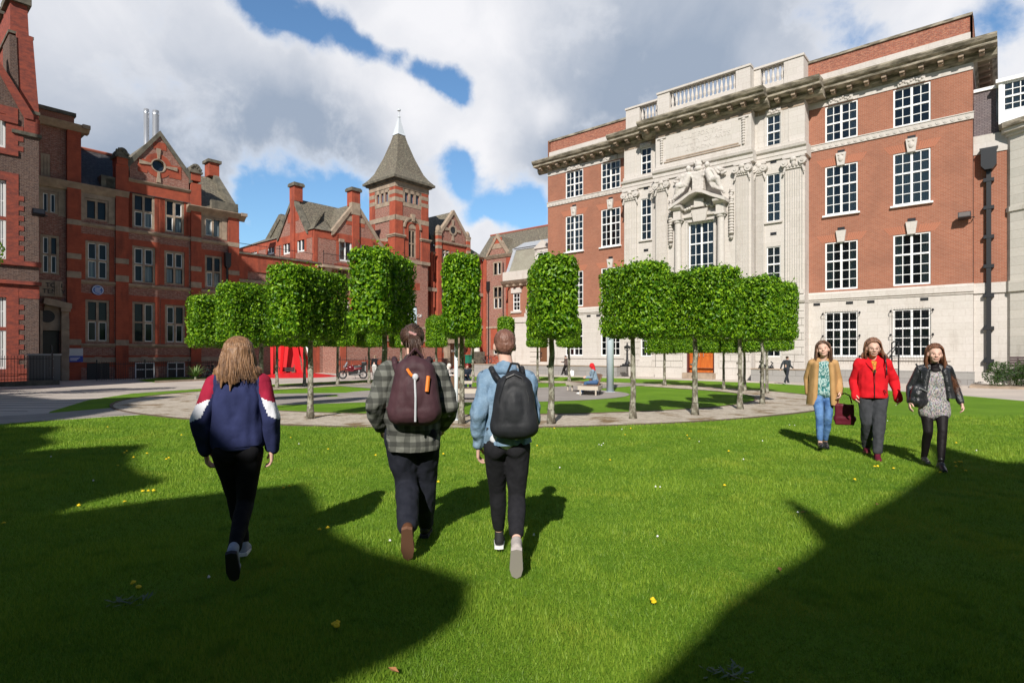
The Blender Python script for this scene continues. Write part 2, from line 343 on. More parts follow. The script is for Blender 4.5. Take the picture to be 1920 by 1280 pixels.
# ---------------------------------------------------------------- windows
def bars_window(root, x0, x1, z0, z1, y, nx, rows, mull=True, sill=None, back='dark', fr=.085, bar=.042, m=None, name='window', sillm=None, tilt=False):
    """white sash window: nx panes across, rows = (below, above) the transom"""
    m = m or M_white; b = MB(); yy0, yy1 = y-.04, y+.05
    b.box(x0, x0+fr, yy0, yy1, z0, z1); b.box(x1-fr, x1, yy0, yy1, z0, z1)
    b.box(x0+fr, x1-fr, yy0, yy1, z1-fr, z1); b.box(x0+fr, x1-fr, yy0, yy1, z0, z0+fr*1.3)
    nb, na = rows; zt = z0+(z1-z0)*nb/(nb+na) if na else None; cx = (x0+x1)/2
    if mull: b.box(cx-.062, cx+.062, yy0-.012, yy1, z0+fr*1.3, z1-fr)
    halves = [(x0+fr, cx-.055), (cx+.055, x1-fr)] if mull else [(x0+fr, x1-fr)]
    for a, c in halves:
        if zt: b.box(a, c, yy0-.006, yy1, zt-.05, zt+.05)
        k = nx//len(halves)
        for i in range(1, k): xx = a+(c-a)*i/k; b.box(xx-bar/2, xx+bar/2, yy0+.02, yy1, z0+fr, z1-fr)
        for lo, hi, n in (((z0+fr, (zt or z1)-.05, nb), ((zt or z1)+.05, z1-fr, na)) if zt else ((z0+fr, z1-fr, nb),)):
            for i in range(1, n): zz = lo+(hi-lo)*i/n; b.box(a, c, yy0+.024, yy1, zz-bar/2, zz+bar/2)
    w_ = b.build(name, m, root)
    MB().add([(x0+.02, y+.035, z0+.02), (x1-.02, y+.035, z0+.02), (x1-.02, y+.035, z1-.02), (x0+.02, y+.035, z1-.02)], [(0,1,2,3)]).build('pane', M_glass, w_)
    if back == 'blind' or back == 'half':
        c = MB(); n = 34; lo = z0+(0 if back == 'blind' else (z1-z0)*.45); vs = []
        if back == 'half':
            for q0, q1 in ((x0+.03, x0+(x1-x0)*.3), (x1-(x1-x0)*.27, x1-.03)):
                vs = []
                for i in range(13):
                    xx = q0+(q1-q0)*i/12; yv = y+.13+.03*math.sin(i*1.9); vs += [(xx, yv, z0+.03), (xx, yv, z1-.03)]
                c.add(vs, [(2*i, 2*i+2, 2*i+3, 2*i+1) for i in range(12)])
        else:
            for i in range(n+1):
                xx = x0+.03+(x1-x0-.06)*i/n; yv = y+.13+.022*math.sin(i*1.7); vs += [(xx, yv, z0+.03), (xx, yv, z1-.03)]
            c.add(vs, [(2*i, 2*i+2, 2*i+3, 2*i+1) for i in range(n)])
        c.build('curtain', M_curtain, w_)
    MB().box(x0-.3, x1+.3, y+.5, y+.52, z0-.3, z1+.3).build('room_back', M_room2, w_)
    if sill: MB().box(x0-.14, x1+.14, y-sill[0], y-.041, z0-sill[1], z0-.001).build('sill', sillm or M_white, w_)
    return w_
M_curtain = mat('pale_net_curtain', fn=lambda N: N.mix(N.noise(N.vmath('MULTIPLY', N.coord(), (9, 9, .5)), 1, 3), (.80,.80,.78), (.55,.57,.60)), rough=.95)
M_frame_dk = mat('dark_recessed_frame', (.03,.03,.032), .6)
def cross_window(root, x0, x1, z0, z1, y, stone, transom=.48, seed=0, three=False, blinds=()):
    """stone mullion and transom window, four lights, some with white casements"""
    b = MB(); t = .15; b.box(x0, x0+t, y-.1, y+.08, z0, z1); b.box(x1-t, x1, y-.1, y+.08, z0, z1)
    b.box(x0+t, x1-t, y-.1, y+.08, z1-t, z1); b.box(x0+t, x1-t, y-.1, y+.08, z0, z0+t*.6)
    cx = (x0+x1)/2; b.box(cx-.075, cx+.075, y-.095, y+.08, z0+t*.6, z1-t)
    zt = z0+(z1-z0)*transom if transom else None
    if zt:
        b.box(x0+t, cx-.075, y-.09, y+.08, zt-.06, zt+.06); b.box(cx+.075, x1-t, y-.09, y+.08, zt-.06, zt+.06)
    w_ = b.build('window', stone, root)
    r_ = random.Random(seed); ys = y-.02
    for k, (a, c) in enumerate(((x0+t, cx-.075), (cx+.075, x1-t))):
        for j, (lo, hi) in enumerate(((z0+t*.6, zt-.06), (zt+.06, z1-t)) if zt else ((z0+t*.6, z1-t),)):
            wh = r_.random() < .5; f = MB(); q = .05 if wh else .03
            f.box(a, a+q, ys-.02, ys+.04, lo, hi); f.box(c-q, c, ys-.02, ys+.04, lo, hi); f.box(a+q, c-q, ys-.02, ys+.04, lo, lo+q); f.box(a+q, c-q, ys-.02, ys+.04, hi-q, hi)
            f.build('casement', M_white if wh else M_frame_dk, w_)
            if (k, j) in blinds: MB().box(a, c, ys+.12, ys+.13, lo, hi).build('blind', M_blind, w_)
    MB().add([(x0+t, ys+.02, z0), (x1-t, ys+.02, z0), (x1-t, ys+.02, z1), (x0+t, ys+.02, z1)], [(0,1,2,3)]).build('pane', M_glass_old, w_)
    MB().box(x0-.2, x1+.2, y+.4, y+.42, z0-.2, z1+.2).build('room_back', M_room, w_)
    return w_
def text_mesh(name, body, size, depth, m, parent, loc, align='CENTER', rot=(R(90), 0, 0)):
    cu = bpy.data.curves.new(name, 'FONT'); cu.body = body; cu.size = size; cu.extrude = depth; cu.align_x = align; cu.align_y = 'CENTER'
    o = bpy.data.objects.new('t', cu); C.objects.link(o); dg = bpy.context.evaluated_depsgraph_get(); dg.update()
    me = bpy.data.meshes.new_from_object(o.evaluated_get(dg)); bpy.data.objects.remove(o)
    me.transform(Matrix.Translation(loc) @ Matrix.Rotation(rot[2], 4, 'Z') @ Matrix.Rotation(rot[0], 4, 'X')); me.materials.clear(); me.name = name
    return link(name, me, parent, m)
# ================================================================ the big brick and stone university building on the right
FR = Fac((3.39, 53.74), DA); L_ = 31.2; CX = 15.6
rb = empty('university_building', (*FR.P0, 0), FR.rz, 'large orange brick building with a pale carved stone centre, balustrade and orange door', 'building')
ZB = -.33; ZT2 = 15.3
cols = [3.0, 6.8, 24.4, 28.25]; hw = .96
P1, P2 = -1.1, -1.9                    # the two forward steps of the stone centre
cA, cB, cC, cD = CX-6.85, CX+6.85, CX-3.62, CX+3.62
fl = {'g': (1.31, 4.31), '1': (5.78, 8.99), '2': (10.8, 14.1), '3': (15.72, 18.15)}
def holes(cs, keys, h=hw): return [(c-h, c+h, fl[k][0], fl[k][1]) for c in cs for k in keys]
# walls of brick
b = MB()
b.wall(0, cA, 5.65, 18.2, 0, holes(cols[:2], '123'), .2); b.wall(cB, L_, 5.65, 18.2, 0, holes(cols[2:], '123'), .2)
b.add([(L_,0,5.65),(L_,14,5.65),(L_,14,21.6),(L_,0,21.6)], [(0,1,2,3)]); b.add([(0,0,5.65),(0,14,5.65),(0,14,21.6),(0,0,21.6)], [(0,3,2,1)])
b.add([(0,14,ZB),(L_,14,ZB),(L_,14,21.6),(0,14,21.6)], [(0,3,2,1)])
b.build('brick_wall', M_brick_or, rb)
b = MB(); b.box(.12, cA+.4, .25, .6, 20.3, 21.5); b.box(cB-.4, L_-.12, .25, .6, 20.3, 21.5); b.box(L_-.5, L_-.121, .6, 12, 19.7, 21.5)
b.build('attic_wall', M_brick_red, rb)
b = MB(); b.box(0, cA+.4, .15, .7, 21.5, 21.66); b.box(cB-.4, L_, .15, .7, 21.5, 21.66); b.box(L_-.6, L_+.02, .7, 12, 21.5, 21.66); b.build('attic_coping', M_stone_dirty, rb)
MB().box(.3, L_-.5, .6, 13.8, 20.2, 20.4).build('flat_roof', M_lead, rb)
# ground floor stone
b = MB(); b.wall(0, cA, .47, 5.05, -.06, holes(cols[:2], 'g'), .24); b.wall(cB, L_+.02, .47, 5.05, -.06, holes(cols[2:], 'g'), .24)
b.add([(L_+.02,-.06,.47),(L_+.02,14,.47),(L_+.02,14,5.05),(L_+.02,-.06,5.05)], [(0,1,2,3)]); b.add([(0,-.06,.47),(0,14,.47),(0,14,5.05),(0,-.06,5.05)], [(0,3,2,1)])
b.build('ground_floor_wall', M_stone, rb)
b = MB(); b.box(-.08, cA, -.16, .3, ZB-.3, .47); b.box(cB, L_+.08, -.16, .3, ZB-.3, .47); b.build('plinth', M_plinth, rb)
b = MB()
for a, c in ((-.05, cA), (cB, L_+.05)): b.prismx([(.2,5.05),(-.12,5.05),(-.12,5.12),(-.2,5.18),(-.2,5.52),(-.14,5.65),(.2,5.65)], a, c)
b.prismx([(.0,1.08),(-.13,1.08),(-.13,1.28),(.0,1.3)], .2, cA-.1); b.prismx([(.0,1.08),(-.13,1.08),(-.13,1.28),(.0,1.3)], cB+.2, L_-1)
b.build('string_course', M_stone, rb)
# guilloche band under the top floor
b = MB(); b.box(-.05, cA, -.08, .1, 15.3, 15.66); b.box(cB, L_+.05, -.08, .1, 15.3, 15.66); b.box(-.07, cA, -.12, .1, 15.661, 15.72); b.box(cB, L_+.07, -.12, .1, 15.661, 15.72)
for a, c in ((.1, cA-.1), (cB+.1, L_)):
    n = int((c-a)/.36)
    for i in range(n):
        x = a+.18+i*.36; b.cyl((x, -.08, 15.48), (x, -.11, 15.48), .12, .12, 10); b.cyl((x, -.11, 15.48), (x, -.125, 15.48), .05, .05, 8)
b.build('carved_band', M_stone, rb)
# frieze and cornice
def cornice(b, a, c, yo, z0=18.6, out=1.12):
    b.prismx([(.2,z0),(yo,z0),(yo-.12,z0+.1),(yo-.2,z0+.25),(yo-.2,z0+.46),(yo-out+.25,z0+.47),(yo-out+.25,z0+.62),(yo-out+.1,z0+.72),(yo-out,z0+.88),(yo-out,z0+.98),(.2,z0+1.15)], a, c)
def modill(b, a, c, yo, z0=18.6, out=1.12, pitch=.98):
    n = max(1, round((c-a)/pitch)); st = (c-a)/n
    for i in range(n):
        x = a+st*(i+.5); b.box(x-.13, x+.13, yo-out+.42, yo-.2, z0+.24, z0+.468); b.box(x-.12, x+.12, yo-out+.55, yo-.2, z0+.15, z0+.24)
b = MB(); b.box(0, cA, -.05, .2, 18.2, 18.6); b.box(cB, L_+.03, -.05, .2, 18.2, 18.6); b.box(L_-.2, L_+.05, .2, 14, 18.2, 18.6); b.build('frieze', M_stone, rb)
b = MB()
cornice(b, -1.1, cA-.6, 0); cornice(b, cB+.6, L_+1.1, 0)
cornice(b, cA-1.1, cC-.6, P1); cornice(b, cD+.6, cB+1.1, P1); cornice(b, cC-1.1, cD+1.1, P2)
xo = L_
b.prism([(xo-.2,18.6),(xo,18.6),(xo+.12,18.7),(xo+.2,18.85),(xo+.2,19.06),(xo+.87,19.07),(xo+.87,19.22),(xo+1.0,19.32),(xo+1.11,19.48),(xo+1.11,19.57),(xo-.2,19.74)], .2, 12)
b.prism([(.2,18.6),(0,18.6),(-.12,18.7),(-.2,18.85),(-.2,19.06),(-.87,19.07),(-.87,19.22),(-1.0,19.32),(-1.11,19.48),(-1.11,19.57),(.2,19.74)], .2, 12)
b.build('cornice', M_stone_dirty, rb)
b = MB(); modill(b, -.9, cA-1.1, 0); modill(b, cB+1.1, L_+.9, 0); modill(b, cA-1.0, cC-1.1, P1, pitch=.9); modill(b, cD+1.1, cB+1.0, P1, pitch=.9); modill(b, cC-1.0, cD+1.0, P2, pitch=.9)
for i in range(11): y = .5+i*.98; b.box(L_+.2, L_+.75, y-.13, y+.13, 18.84, 19.068)
b.build('modillion_row', M_stone_buff, rb)
b = MB(); b.box(.1, cA, .05, .24, 19.72, 20.46); b.box(cB, L_-.1, .05, .24, 19.72, 20.46); b.build('blocking_course', M_stone, rb)
# windows in the brick wings
bk = ['dark', 'blind', 'half', 'dark']
for i, c in enumerate(cols):
    for k, (z0, z1) in fl.items():
        back = {(0,'2'):'blind',(1,'2'):'half',(3,'2'):'blind',(2,'3'):'half',(3,'1'):'half',(2,'2'):'half',(2,'1'):'half',(1,'3'):'half',(0,'1'):'blind',(1,'1'):'half',(0,'3'):'half'}.get((i, k), 'dark')
        bars_window(rb, c-hw+.005, c+hw-.005, z0+.005, z1-.005, .08 if k != 'g' else .06, 4, (2, 2) if k == '3' else (3, 2), True, (.26, .11) if k == '2' else None, back)
def keystone(b, x, z0, z1, y, w0=.2, w1=.3, carved=True):
    b.prism([(x-w0,z0),(x+w0,z0),(x+w1,z1),(x-w1,z1)], y-.14, y+.05)
    if carved: b.ell((x, y-.14, (z0+z1)/2), (.15,.09,.2), 8, 6); b.ell((x-.12, y-.14, z1-.14), (.07,.06,.07), 6, 5); b.ell((x+.12, y-.14, z1-.14), (.07,.06,.07), 6, 5)
b = MB()
for c in cols:
    keystone(b, c, 14.02, 14.85, -.02); keystone(b, c, 8.93, 9.7, -.02, carved=False)
    b.box(c-.7, c+.7, -.16, -.05, 18.2, 18.58)
    for q in range(9): b.ell((c-.56+q*.14, -.17, 18.4+.08*math.sin(q*1.6)), (.09,.07,.09), 6, 5)
b.build('keystone', M_stone, rb)
def arch(b, x, z, y, w):               # gauged brick flat arch
    for i in range(22):
        t = -1+2*(i+.5)/22
        if abs(t*w) < .3: continue
        x0 = x+t*w; dx = t*.35; b.prism([(x0-.045,z),(x0+.045,z),(x0+.05+dx,z+.5),(x0-.05+dx,z+.5)], y-.012, y)
b = MB()
for c in cols: arch(b, c, 14.1, 0, 1.15); arch(b, c, 8.99, 0, 1.15)
b.build('gauged_brick_arch', mat('rubbed_orange_brick', (.44,.17,.10), .9), rb)
b = MB()
for c in cols: b.box(c-.21, c+.21, -.02, .02, 14.88, 15.05); b.box(c-.21, c+.21, -.02, .02, 9.74, 9.92)
for x in (CX-4.86, CX+4.86): b.box(x-.2, x+.2, P1-.02, P1+.02, 14.75, 14.92); b.box(x-.2, x+.2, P1-.02, P1+.02, 9.75, 9.95)
for x in (24.9, 26.1, 28.9, cB+.5, 4.6, 5.6): b.box(x-.2, x+.2, -.09, -.05, 4.78, 4.95)
b.build('air_vent', M_iron, rb)
# iron grilles before the ground-floor windows of the right wing
b = MB()
for c in cols[2:]:
    for k in range(15): x = c-1.0+k*2.0/14; b.cyl((x, -.34, 1.1), (x, -.34, 4.4), .006, n=4)
    for z in (1.25, 2.6, 4.1):
        b.cyl((c-1.05, -.34, z), (c+1.05, -.34, z), .012, n=5)
        for sx in (-1.05, 1.05): b.path([(c+sx, -.06, z+.12), (c+sx*1.08, -.2, z+.05), (c+sx, -.34, z)], .02, 5); b.ell((c+sx*1.02, -.1, z+.12), (.06,.05,.06), 6, 5)
b.build('window_grille', M_iron, rb)
# ---- the stone centre
pre_ = {q.name for q in rb.children_recursive}
hN = [(CX+q*4.86-.46, CX+q*4.86+.46, z0, z1) for q in (-1, 1) for z0, z1 in ((1.31,3.9),(6.0,9.1),(10.85,14.25),(16.0,18.4))]
big = (CX-.97, CX+.97, 5.9, 11.45); door = (CX-1.05, CX+1.05, .1, 3.7)
b = MB(); b.wall(cA, cC, .47, 18.9, P1, hN, .22); b.wall(cD, cB, .47, 18.9, P1, hN, .22); b.wall(cC, cD, .47, 18.9, P2, [big, (door[0], door[1], .47, door[3])], .4)
for x, y0, y1 in ((cA, P1, 0), (cC, P2, P1)): b.add([(x,y0,ZB),(x,y1,ZB),(x,y1,18.9),(x,y0,18.9)], [(0,3,2,1)])
for x, y0, y1 in ((cB, P1, 0), (cD, P2, P1)): b.add([(x,y0,ZB),(x,y1,ZB),(x,y1,18.9),(x,y0,18.9)], [(0,1,2,3)])
b.build('stone_centre_wall', M_stone, rb)
b = MB(); b.box(cA-.05, cC, P1-.12, 0, ZB-.3, .47); b.box(cD, cB+.05, P1-.12, 0, ZB-.3, .47); b.box(cC-.04, door[0], P2-.1, 0, ZB-.3, .47); b.box(door[1], cD+.04, P2-.1, 0, ZB-.3, .47)
b.build('stone_plinth', M_stone, rb)
b = MB()                               # banded rustication: blocks proud of sunk joints
for a, c, y in ((cA+.02, cC-.02, P1), (cC+.02, door[0]-.35, P2), (door[1]+.35, cD-.02, P2), (cD+.02, cB-.02, P1)):
    for k in range(9):
        z0 = .5+k*.5; xx = a; off = .45 if k % 2 else 0
        cuts = [h for h in hN if h[0] < c and h[1] > a and h[2]-.05 < z0+.46 and h[3]+.05 > z0]
        segs = [(a, c)] if not cuts else [(a, cuts[0][0]-.1), (cuts[0][1]+.1, c)]
        for s0, s1 in segs:
            x = s0
            while x < s1-.05:
                e = min(s1, x+(1.25 if x > s0 else 1.25-off)); b.box(x+.012, e-.012, y-.05, y, z0, z0+.46); x = e
b.build('rusticated_blockwork', M_stone, rb)
for q in (-1, 1):
    for z0, z1, rows, bk_ in ((1.31,3.9,(4,0),'half'),(6.0,9.1,(3,2),'blind'),(10.85,14.25,(3,2),'blind' if q > 0 else 'half'),(16.0,18.4,(2,2),'blind' if q > 0 else 'dark')):
        x = CX+q*4.86; bars_window(rb, x-.455, x+.455, z0+.005, z1-.005, P1+.1, 2, rows, False, (.24, .12) if z0 > 10 and z0 < 12 else None, bk_, fr=.06, sillm=M_stone)
bars_window(rb, big[0]+.005, big[1]-.005, big[2]+.005, big[3]-.005, P2+.22, 4, (5, 2), True, None, 'half')
b = MB()
for a, c, y in ((cA-.02, cC, P1), (cC-.05, cD+.05, P2), (cD, cB+.02, P1)):
    b.prismx([(.1,5.05),(y-.1,5.05),(y-.18,5.2),(y-.18,5.5),(y-.1,5.65),(.1,5.65)], a, c)
    b.prismx([(.1,15.17),(y-.12,15.17),(y-.12,15.4),(y-.16,15.42),(y-.16,15.66),(y-.3,15.76),(y-.34,15.9),(y-.1,16.0),(.1,16.0)], a-.12, c+.12)
    b.prismx([(y+.05,16.0),(y-.14,16.0),(y-.14,16.22),(y+.05,16.3)], a, c)
for q in (-1, 1):
    x = CX+q*4.86; b.box(x-.6, x-.47, P1-.05, P1, 15.95, 18.55); b.box(x+.47, x+.6, P1-.05, P1, 15.95, 18.55); b.box(x-.5, x+.5, P1-.1, P1, 18.43, 18.8)
    for k in range(6): b.ell((x-.4+k*.16, P1-.11, 18.62+.06*math.sin(k*2)), (.1,.07,.1), 6, 5)
    for xx in (x-1.0, x+1.0): b.box(xx-.03, xx+.03, P1-.03, P1, 16.3, 18.8)
b.build('entablature', M_stone, rb)
b = MB(); b.box(cA+.02, cC, P1-.03, P1+.2, 18.55, 18.9); b.box(cD, cB-.02, P1-.03, P1+.2, 18.55, 18.9); b.box(cC, cD, P2-.03, P2+.2, 18.6, 18.9); b.build('upper_frieze', M_stone_buff, rb)
# inscription panel with its framing rules and drops
b = MB(); b.box(CX-2.75, CX+2.75, P2-.03, P2, 16.62, 16.72); b.box(CX-2.9, CX+2.9, P2-.06, P2, 16.47, 16.54)
b.build('panel_rule', M_stone_buff, rb)
for txt, z, sz in (('BUILT FOR THE', 18.1, .46), ('FACULTY OF ARTS', 17.6, .52), ('A D MCMXIII', 17.08, .42)):
    t_ = text_mesh('carved_lettering', txt, sz, .012, M_stone, rb, (CX, P2-.005, z))
b = MB()
for q in (-1, 1):
    x = CX+q*3.1
    b.box(x-.34, x+.36, P2-.09, P2, 18.42, 18.5)
    for k in range(10): b.ell((x, P2-.05, 18.3-k*.19), (.15-.004*k, .1, .1), 8, 6)
b.build('carved_drop', M_stone, rb)
# fluted ionic pilasters
def pilaster(x, w, y):
    b = MB(); b.box(x-w/2, x+w/2, y-.1, y, 5.65, 14.35); n = 7
    for k in range(n+1):
        xx = x-w/2+.03+(w-.06)*k/n; b.box(xx-.025, xx+.025, y-.15, y-.1, 5.9, 14.2)
    b.box(x-w/2-.08, x+w/2+.08, y-.2, y, 5.65, 5.95)
    sh_ = b.build('pilaster', M_stone, rb)
    c = MB(); c.box(x-w/2-.14, x+w/2+.14, y-.28, y, 15.03, 15.17); c.box(x-w/2, x+w/2, y-.2, y, 14.3, 15.03)
    for sx in (-1, 1):
        c.cyl((x+sx*(w/2+.02), y-.36, 14.72), (x+sx*(w/2+.02), y-.02, 14.72), .25, .25, 14); c.cyl((x+sx*(w/2+.02), y-.4, 14.72), (x+sx*(w/2+.02), y-.36, 14.72), .1, .1, 10)
        for k in range(5): c.ell((x+sx*(w/2-.02+.03*k), y-.22, 14.42-.1*k), (.08,.07,.08), 6, 5)
    for k in range(5): c.ell((x-w/2+.12+k*(w-.24)/4, y-.24, 14.5), (.09,.08,.12), 6, 5)
    c.ell((x, y-.3, 14.9), (.2,.12,.16), 8, 6); c.ell((x, y-.26, 14.65), (.13,.1,.22), 8, 6)
    c.build('ionic_capital', M_stone, sh_)
for x, w, y in ((CX-6.2, 1.1, P1), (CX+6.2, 1.1, P1), (CX-3.05, .85, P2), (CX+3.05, .85, P2), (CX+3.98, .55, P1), (CX-3.98, .55, P1)): pilaster(x, w, y)
# aedicule round the great window
b = MB(); y = P2
for q in (-1, 1):
    x = CX+q*1.62
    b.cyl((x, y-.34, 5.7), (x, y-.34, 11.5), .27, .235, 16); b.cyl((x, y-.34, 11.5), (x, y-.34, 11.68), .3, .34, 16); b.box(x-.36, x+.36, y-.7, y, 11.68, 11.85)
    b.box(x-.28, x+.28, y-.6, y, 11.85, 12.45); b.prismx([(y,12.45),(y-.66,12.45),(y-.9,12.6),(y-.95,12.75),(y,12.8)], x-.42, x+.42)
    b.cyl((x, y-.34, 5.7), (x, y-.34, 5.95), .34, .3, 16)
b.box(CX-1.34, CX+1.34, y-.2, y-.001, 11.86, 12.1); b.prism([(CX-.45,11.46),(CX+.45,11.46),(CX+.62,12.35),(CX-.62,12.35)], y-.3, y-.02)
b.box(CX-1.15, CX-.98, y-.1, y, 5.7, 11.6); b.box(CX+.98, CX+1.15, y-.1, y, 5.7, 11.6); b.box(CX-1.15, CX+1.15, y-.1, y, 11.5, 11.62)
top = [(-2.12,12.75),(-1.2,13.18),(-.45,13.6),(0,13.72),(.45,13.6),(1.2,13.18),(2.12,12.75)]
b.prism([(CX+a, z) for a, z in top]+[(CX+a, z-.24) for a, z in reversed(top)], y-1.0, y)
b.prism([(CX-.36,12.5),(CX+.36,12.5),(CX+.36,13.1),(CX-.36,13.1)], y-.4, y-.02)
b.build('pedimented_window_surround', M_stone, rb)
b = MB()                               # carved ornament in the tympanum and the hanging drops beside it
for k in range(14):
    t = -1+2*k/13; b.ell((CX+t*1.1, y-.2, 12.45+.3*(1-abs(t))+.05*math.sin(k*3)), (.14,.16,.12), 7, 5)
for q in (-1, 1):
    x = CX+q*2.3
    for k in range(11): b.lathe((x, y-.16, 12.3-k*.21), [(.1,0),(.19,.05),(.19,.14),(.12,.2)], 10)
    b.lathe((x, y-.16, 9.8), [(.02,0),(.13,.12),(.16,.25)], 8)
    for k in range(6): b.ell((x+.05*math.sin(k*2.), y-.14, 12.6+k*.16), (.15,.14,.12), 7, 5)
b.build('carved_ornament', M_stone, rb)
# reclining figures, cartouche and crown above
pr = [('b', (CX-.42, CX+.42, y-.6, y, 13.7, 15.0)), ('c', (CX-.45,y-.45,15.0), (CX+.45,y-.45,15.0), .16, .16), ('e', (CX,y-.4,15.3), (.36,.3,.22)), ('e', (CX,y-.4,15.62), (.28,.24,.26))]
for k in range(5): pr.append(('e', (CX-.28+.14*k, y-.45, 15.85+.06*math.sin(k*2)), (.08,.09,.13)))
for q in (-1, 1):
    f = lambda a, dy, z: (CX+q*a*.98, y+dy*1.15, 13.2+(z-13.0)*1.12)
    pr += [('c', f(.75,-.42,14.55), f(1.05,-.45,13.95), .26, .32), ('e', f(.72,-.48,15.0), (.19,.2,.23)), ('c', f(.7,-.45,14.85), f(.75,-.45,14.6), .08, .12),
           ('c', f(1.05,-.45,13.95), f(1.5,-.62,13.95), .29, .23), ('c', f(1.5,-.62,13.95), f(1.75,-.5,13.25), .21, .14), ('c', f(1.05,-.4,13.85), f(1.62,-.5,13.6), .25, .18), ('c', f(1.62,-.5,13.6), f(1.95,-.5,13.0), .18, .11),
           ('c', f(.85,-.45,14.7), f(1.2,-.52,14.5), .13, .11), ('c', f(1.2,-.52,14.5), f(1.35,-.55,14.15), .1, .08), ('c', f(.62,-.4,14.65), f(.42,-.5,14.35), .12, .09)]
    for k in range(7):                 # wind-blown drapery behind them
        t = k/6; pr.append(('c', f(1.0+.12*k,-.2,14.3+.42*math.sin(t*3.1)), f(1.2+.13*k,-.25,14.15+.45*math.sin(t*3.1-.5)), .13, .09))
        pr.append(('c', f(1.0+.1*k,-.55,13.75-.05*k), f(1.15+.13*k,-.6,13.45-.06*k), .12, .08))
blob('carved_figures', pr, M_stone, rb, .03, 1, disp=lambda c, n: .02*mnoise.noise(c*7))
# parapet with balusters
for o_ in [q for q in rb.children_recursive if q.type == 'MESH' and q.name not in pre_]: o_.data.transform(Matrix.Diagonal((1, 1, .985, 1)))
b = MB(); zc = 19.7
def para(a, c, y): b.box(a, c, y+.15, y+.55, zc, zc+.75)
for a, c, y, zt in ((cA+.1, cA+1.35, P1, 21.65), (cA+1.35, cC-.35, P1, 0), (cC-.35, cC+.1, P1, 21.65), (cC+.1, cC+1.1, P2, 21.7), (cC+1.1, cD-1.1, P2, 0), (cD-1.1, cD-.1, P2, 21.7), (cD-.1, cD+.35, P1, 21.65), (cD+.35, cB-1.35, P1, 0), (cB-1.35, cB-.1, P1, 21.65)):
    if zt: b.box(a, c, y+.1, y+1.4 if c-a > .9 else y+.6, zc, zt)
    else: para(a, c, y); 
for a, c, y, z in ((cA+.05, cC+.1, P1, 21.65), (cD-.1, cB-.05, P1, 21.65), (cC+.05, cD-.05, P2, 21.7)): b.box(a, c, y+.02, y+.68, z, z+.15)
b.box(cB-1.4, cB-.05, P1+.68, P1+1.45, 21.65, 21.8)
b.build('parapet', M_stone, rb)
b = MB()
bp = [(.11,0),(.1,.08),(.06,.14),(.12,.42),(.1,.6),(.05,.85),(.05,1.0),(.09,1.05),(.07,1.15),(.1,1.22),(.1,1.3)]
for a, c, y, h in ((cA+1.35, cC-.35, P1, 1.0), (cC+1.1, cD-1.1, P2, 1.05), (cD+.35, cB-1.35, P1, 1.0)):
    n = round((c-a)/.31)
    for k in range(n): b.lathe((a+(c-a)*(k+.5)/n, y+.35, zc+.75), [(r, z*(h+.2)/1.3) for r, z in bp], 8)
b.build('baluster_row', M_stone, rb)
# door and its porch
dr = MB(); cx = CX
for q in (-1, 1):
    x0, x1 = (cx-1.0, cx-.01) if q < 0 else (cx+.01, cx+1.0)
    dr.box(x0, x1, P2+.22, P2+.28, .12, 3.65)
    for z0, z1 in ((.3, 1.2), (1.35, 2.4), (2.55, 3.5)): dr.box(x0+.12, x1-.12, P2+.2, P2+.22, z0, z1)
d_o = dr.build('door', M_door, rb)
MB().box(cx+.12, cx+.42, P2+.19, P2+.2, 1.75, 1.95).build('door_notice', M_white, d_o)
MB().box(cx+.62, cx+.8, P2+.19, P2+.2, 1.72, 1.96).build('door_notice', M_white, d_o)
hb = MB(); hb.cyl((cx+.16, P2+.12, 1.3), (cx+.16, P2+.12, 1.6), .02, n=6); hb.cyl((cx-.16, P2+.12, 1.3), (cx-.16, P2+.12, 1.6), .02, n=6); hb.build('handle', M_steel, d_o)
b = MB(); b.box(door[0]-.28, door[0], P2-.12, P2+.2, .1, 3.9); b.box(door[1], door[1]+.28, P2-.12, P2+.2, .1, 3.9); b.box(door[0]-.28, door[1]+.28, P2-.14, P2+.2, 3.9, 4.25)
b.build('door_surround', M_stone, rb)
b = MB(); b.box(door[0]-.02, door[0]+.1, P2-.02, P2+.25, .1, 3.7); b.box(door[1]-.1, door[1]+.02, P2-.02, P2+.25, .1, 3.7); b.build('door_frame', mat('dark_red_timber', (.10,.022,.02), .5), rb)
MB().box(door[0]-.1, door[1]+.1, P2-.7, P2+.3, ZB-.2, .1).build('door_step', M_stone_buff, rb)
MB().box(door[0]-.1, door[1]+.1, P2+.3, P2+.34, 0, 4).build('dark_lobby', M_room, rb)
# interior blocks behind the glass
MB().box(.3, L_-.3, .62, 13.7, ZB, 20.1).build('inner_structure', M_room, rb)
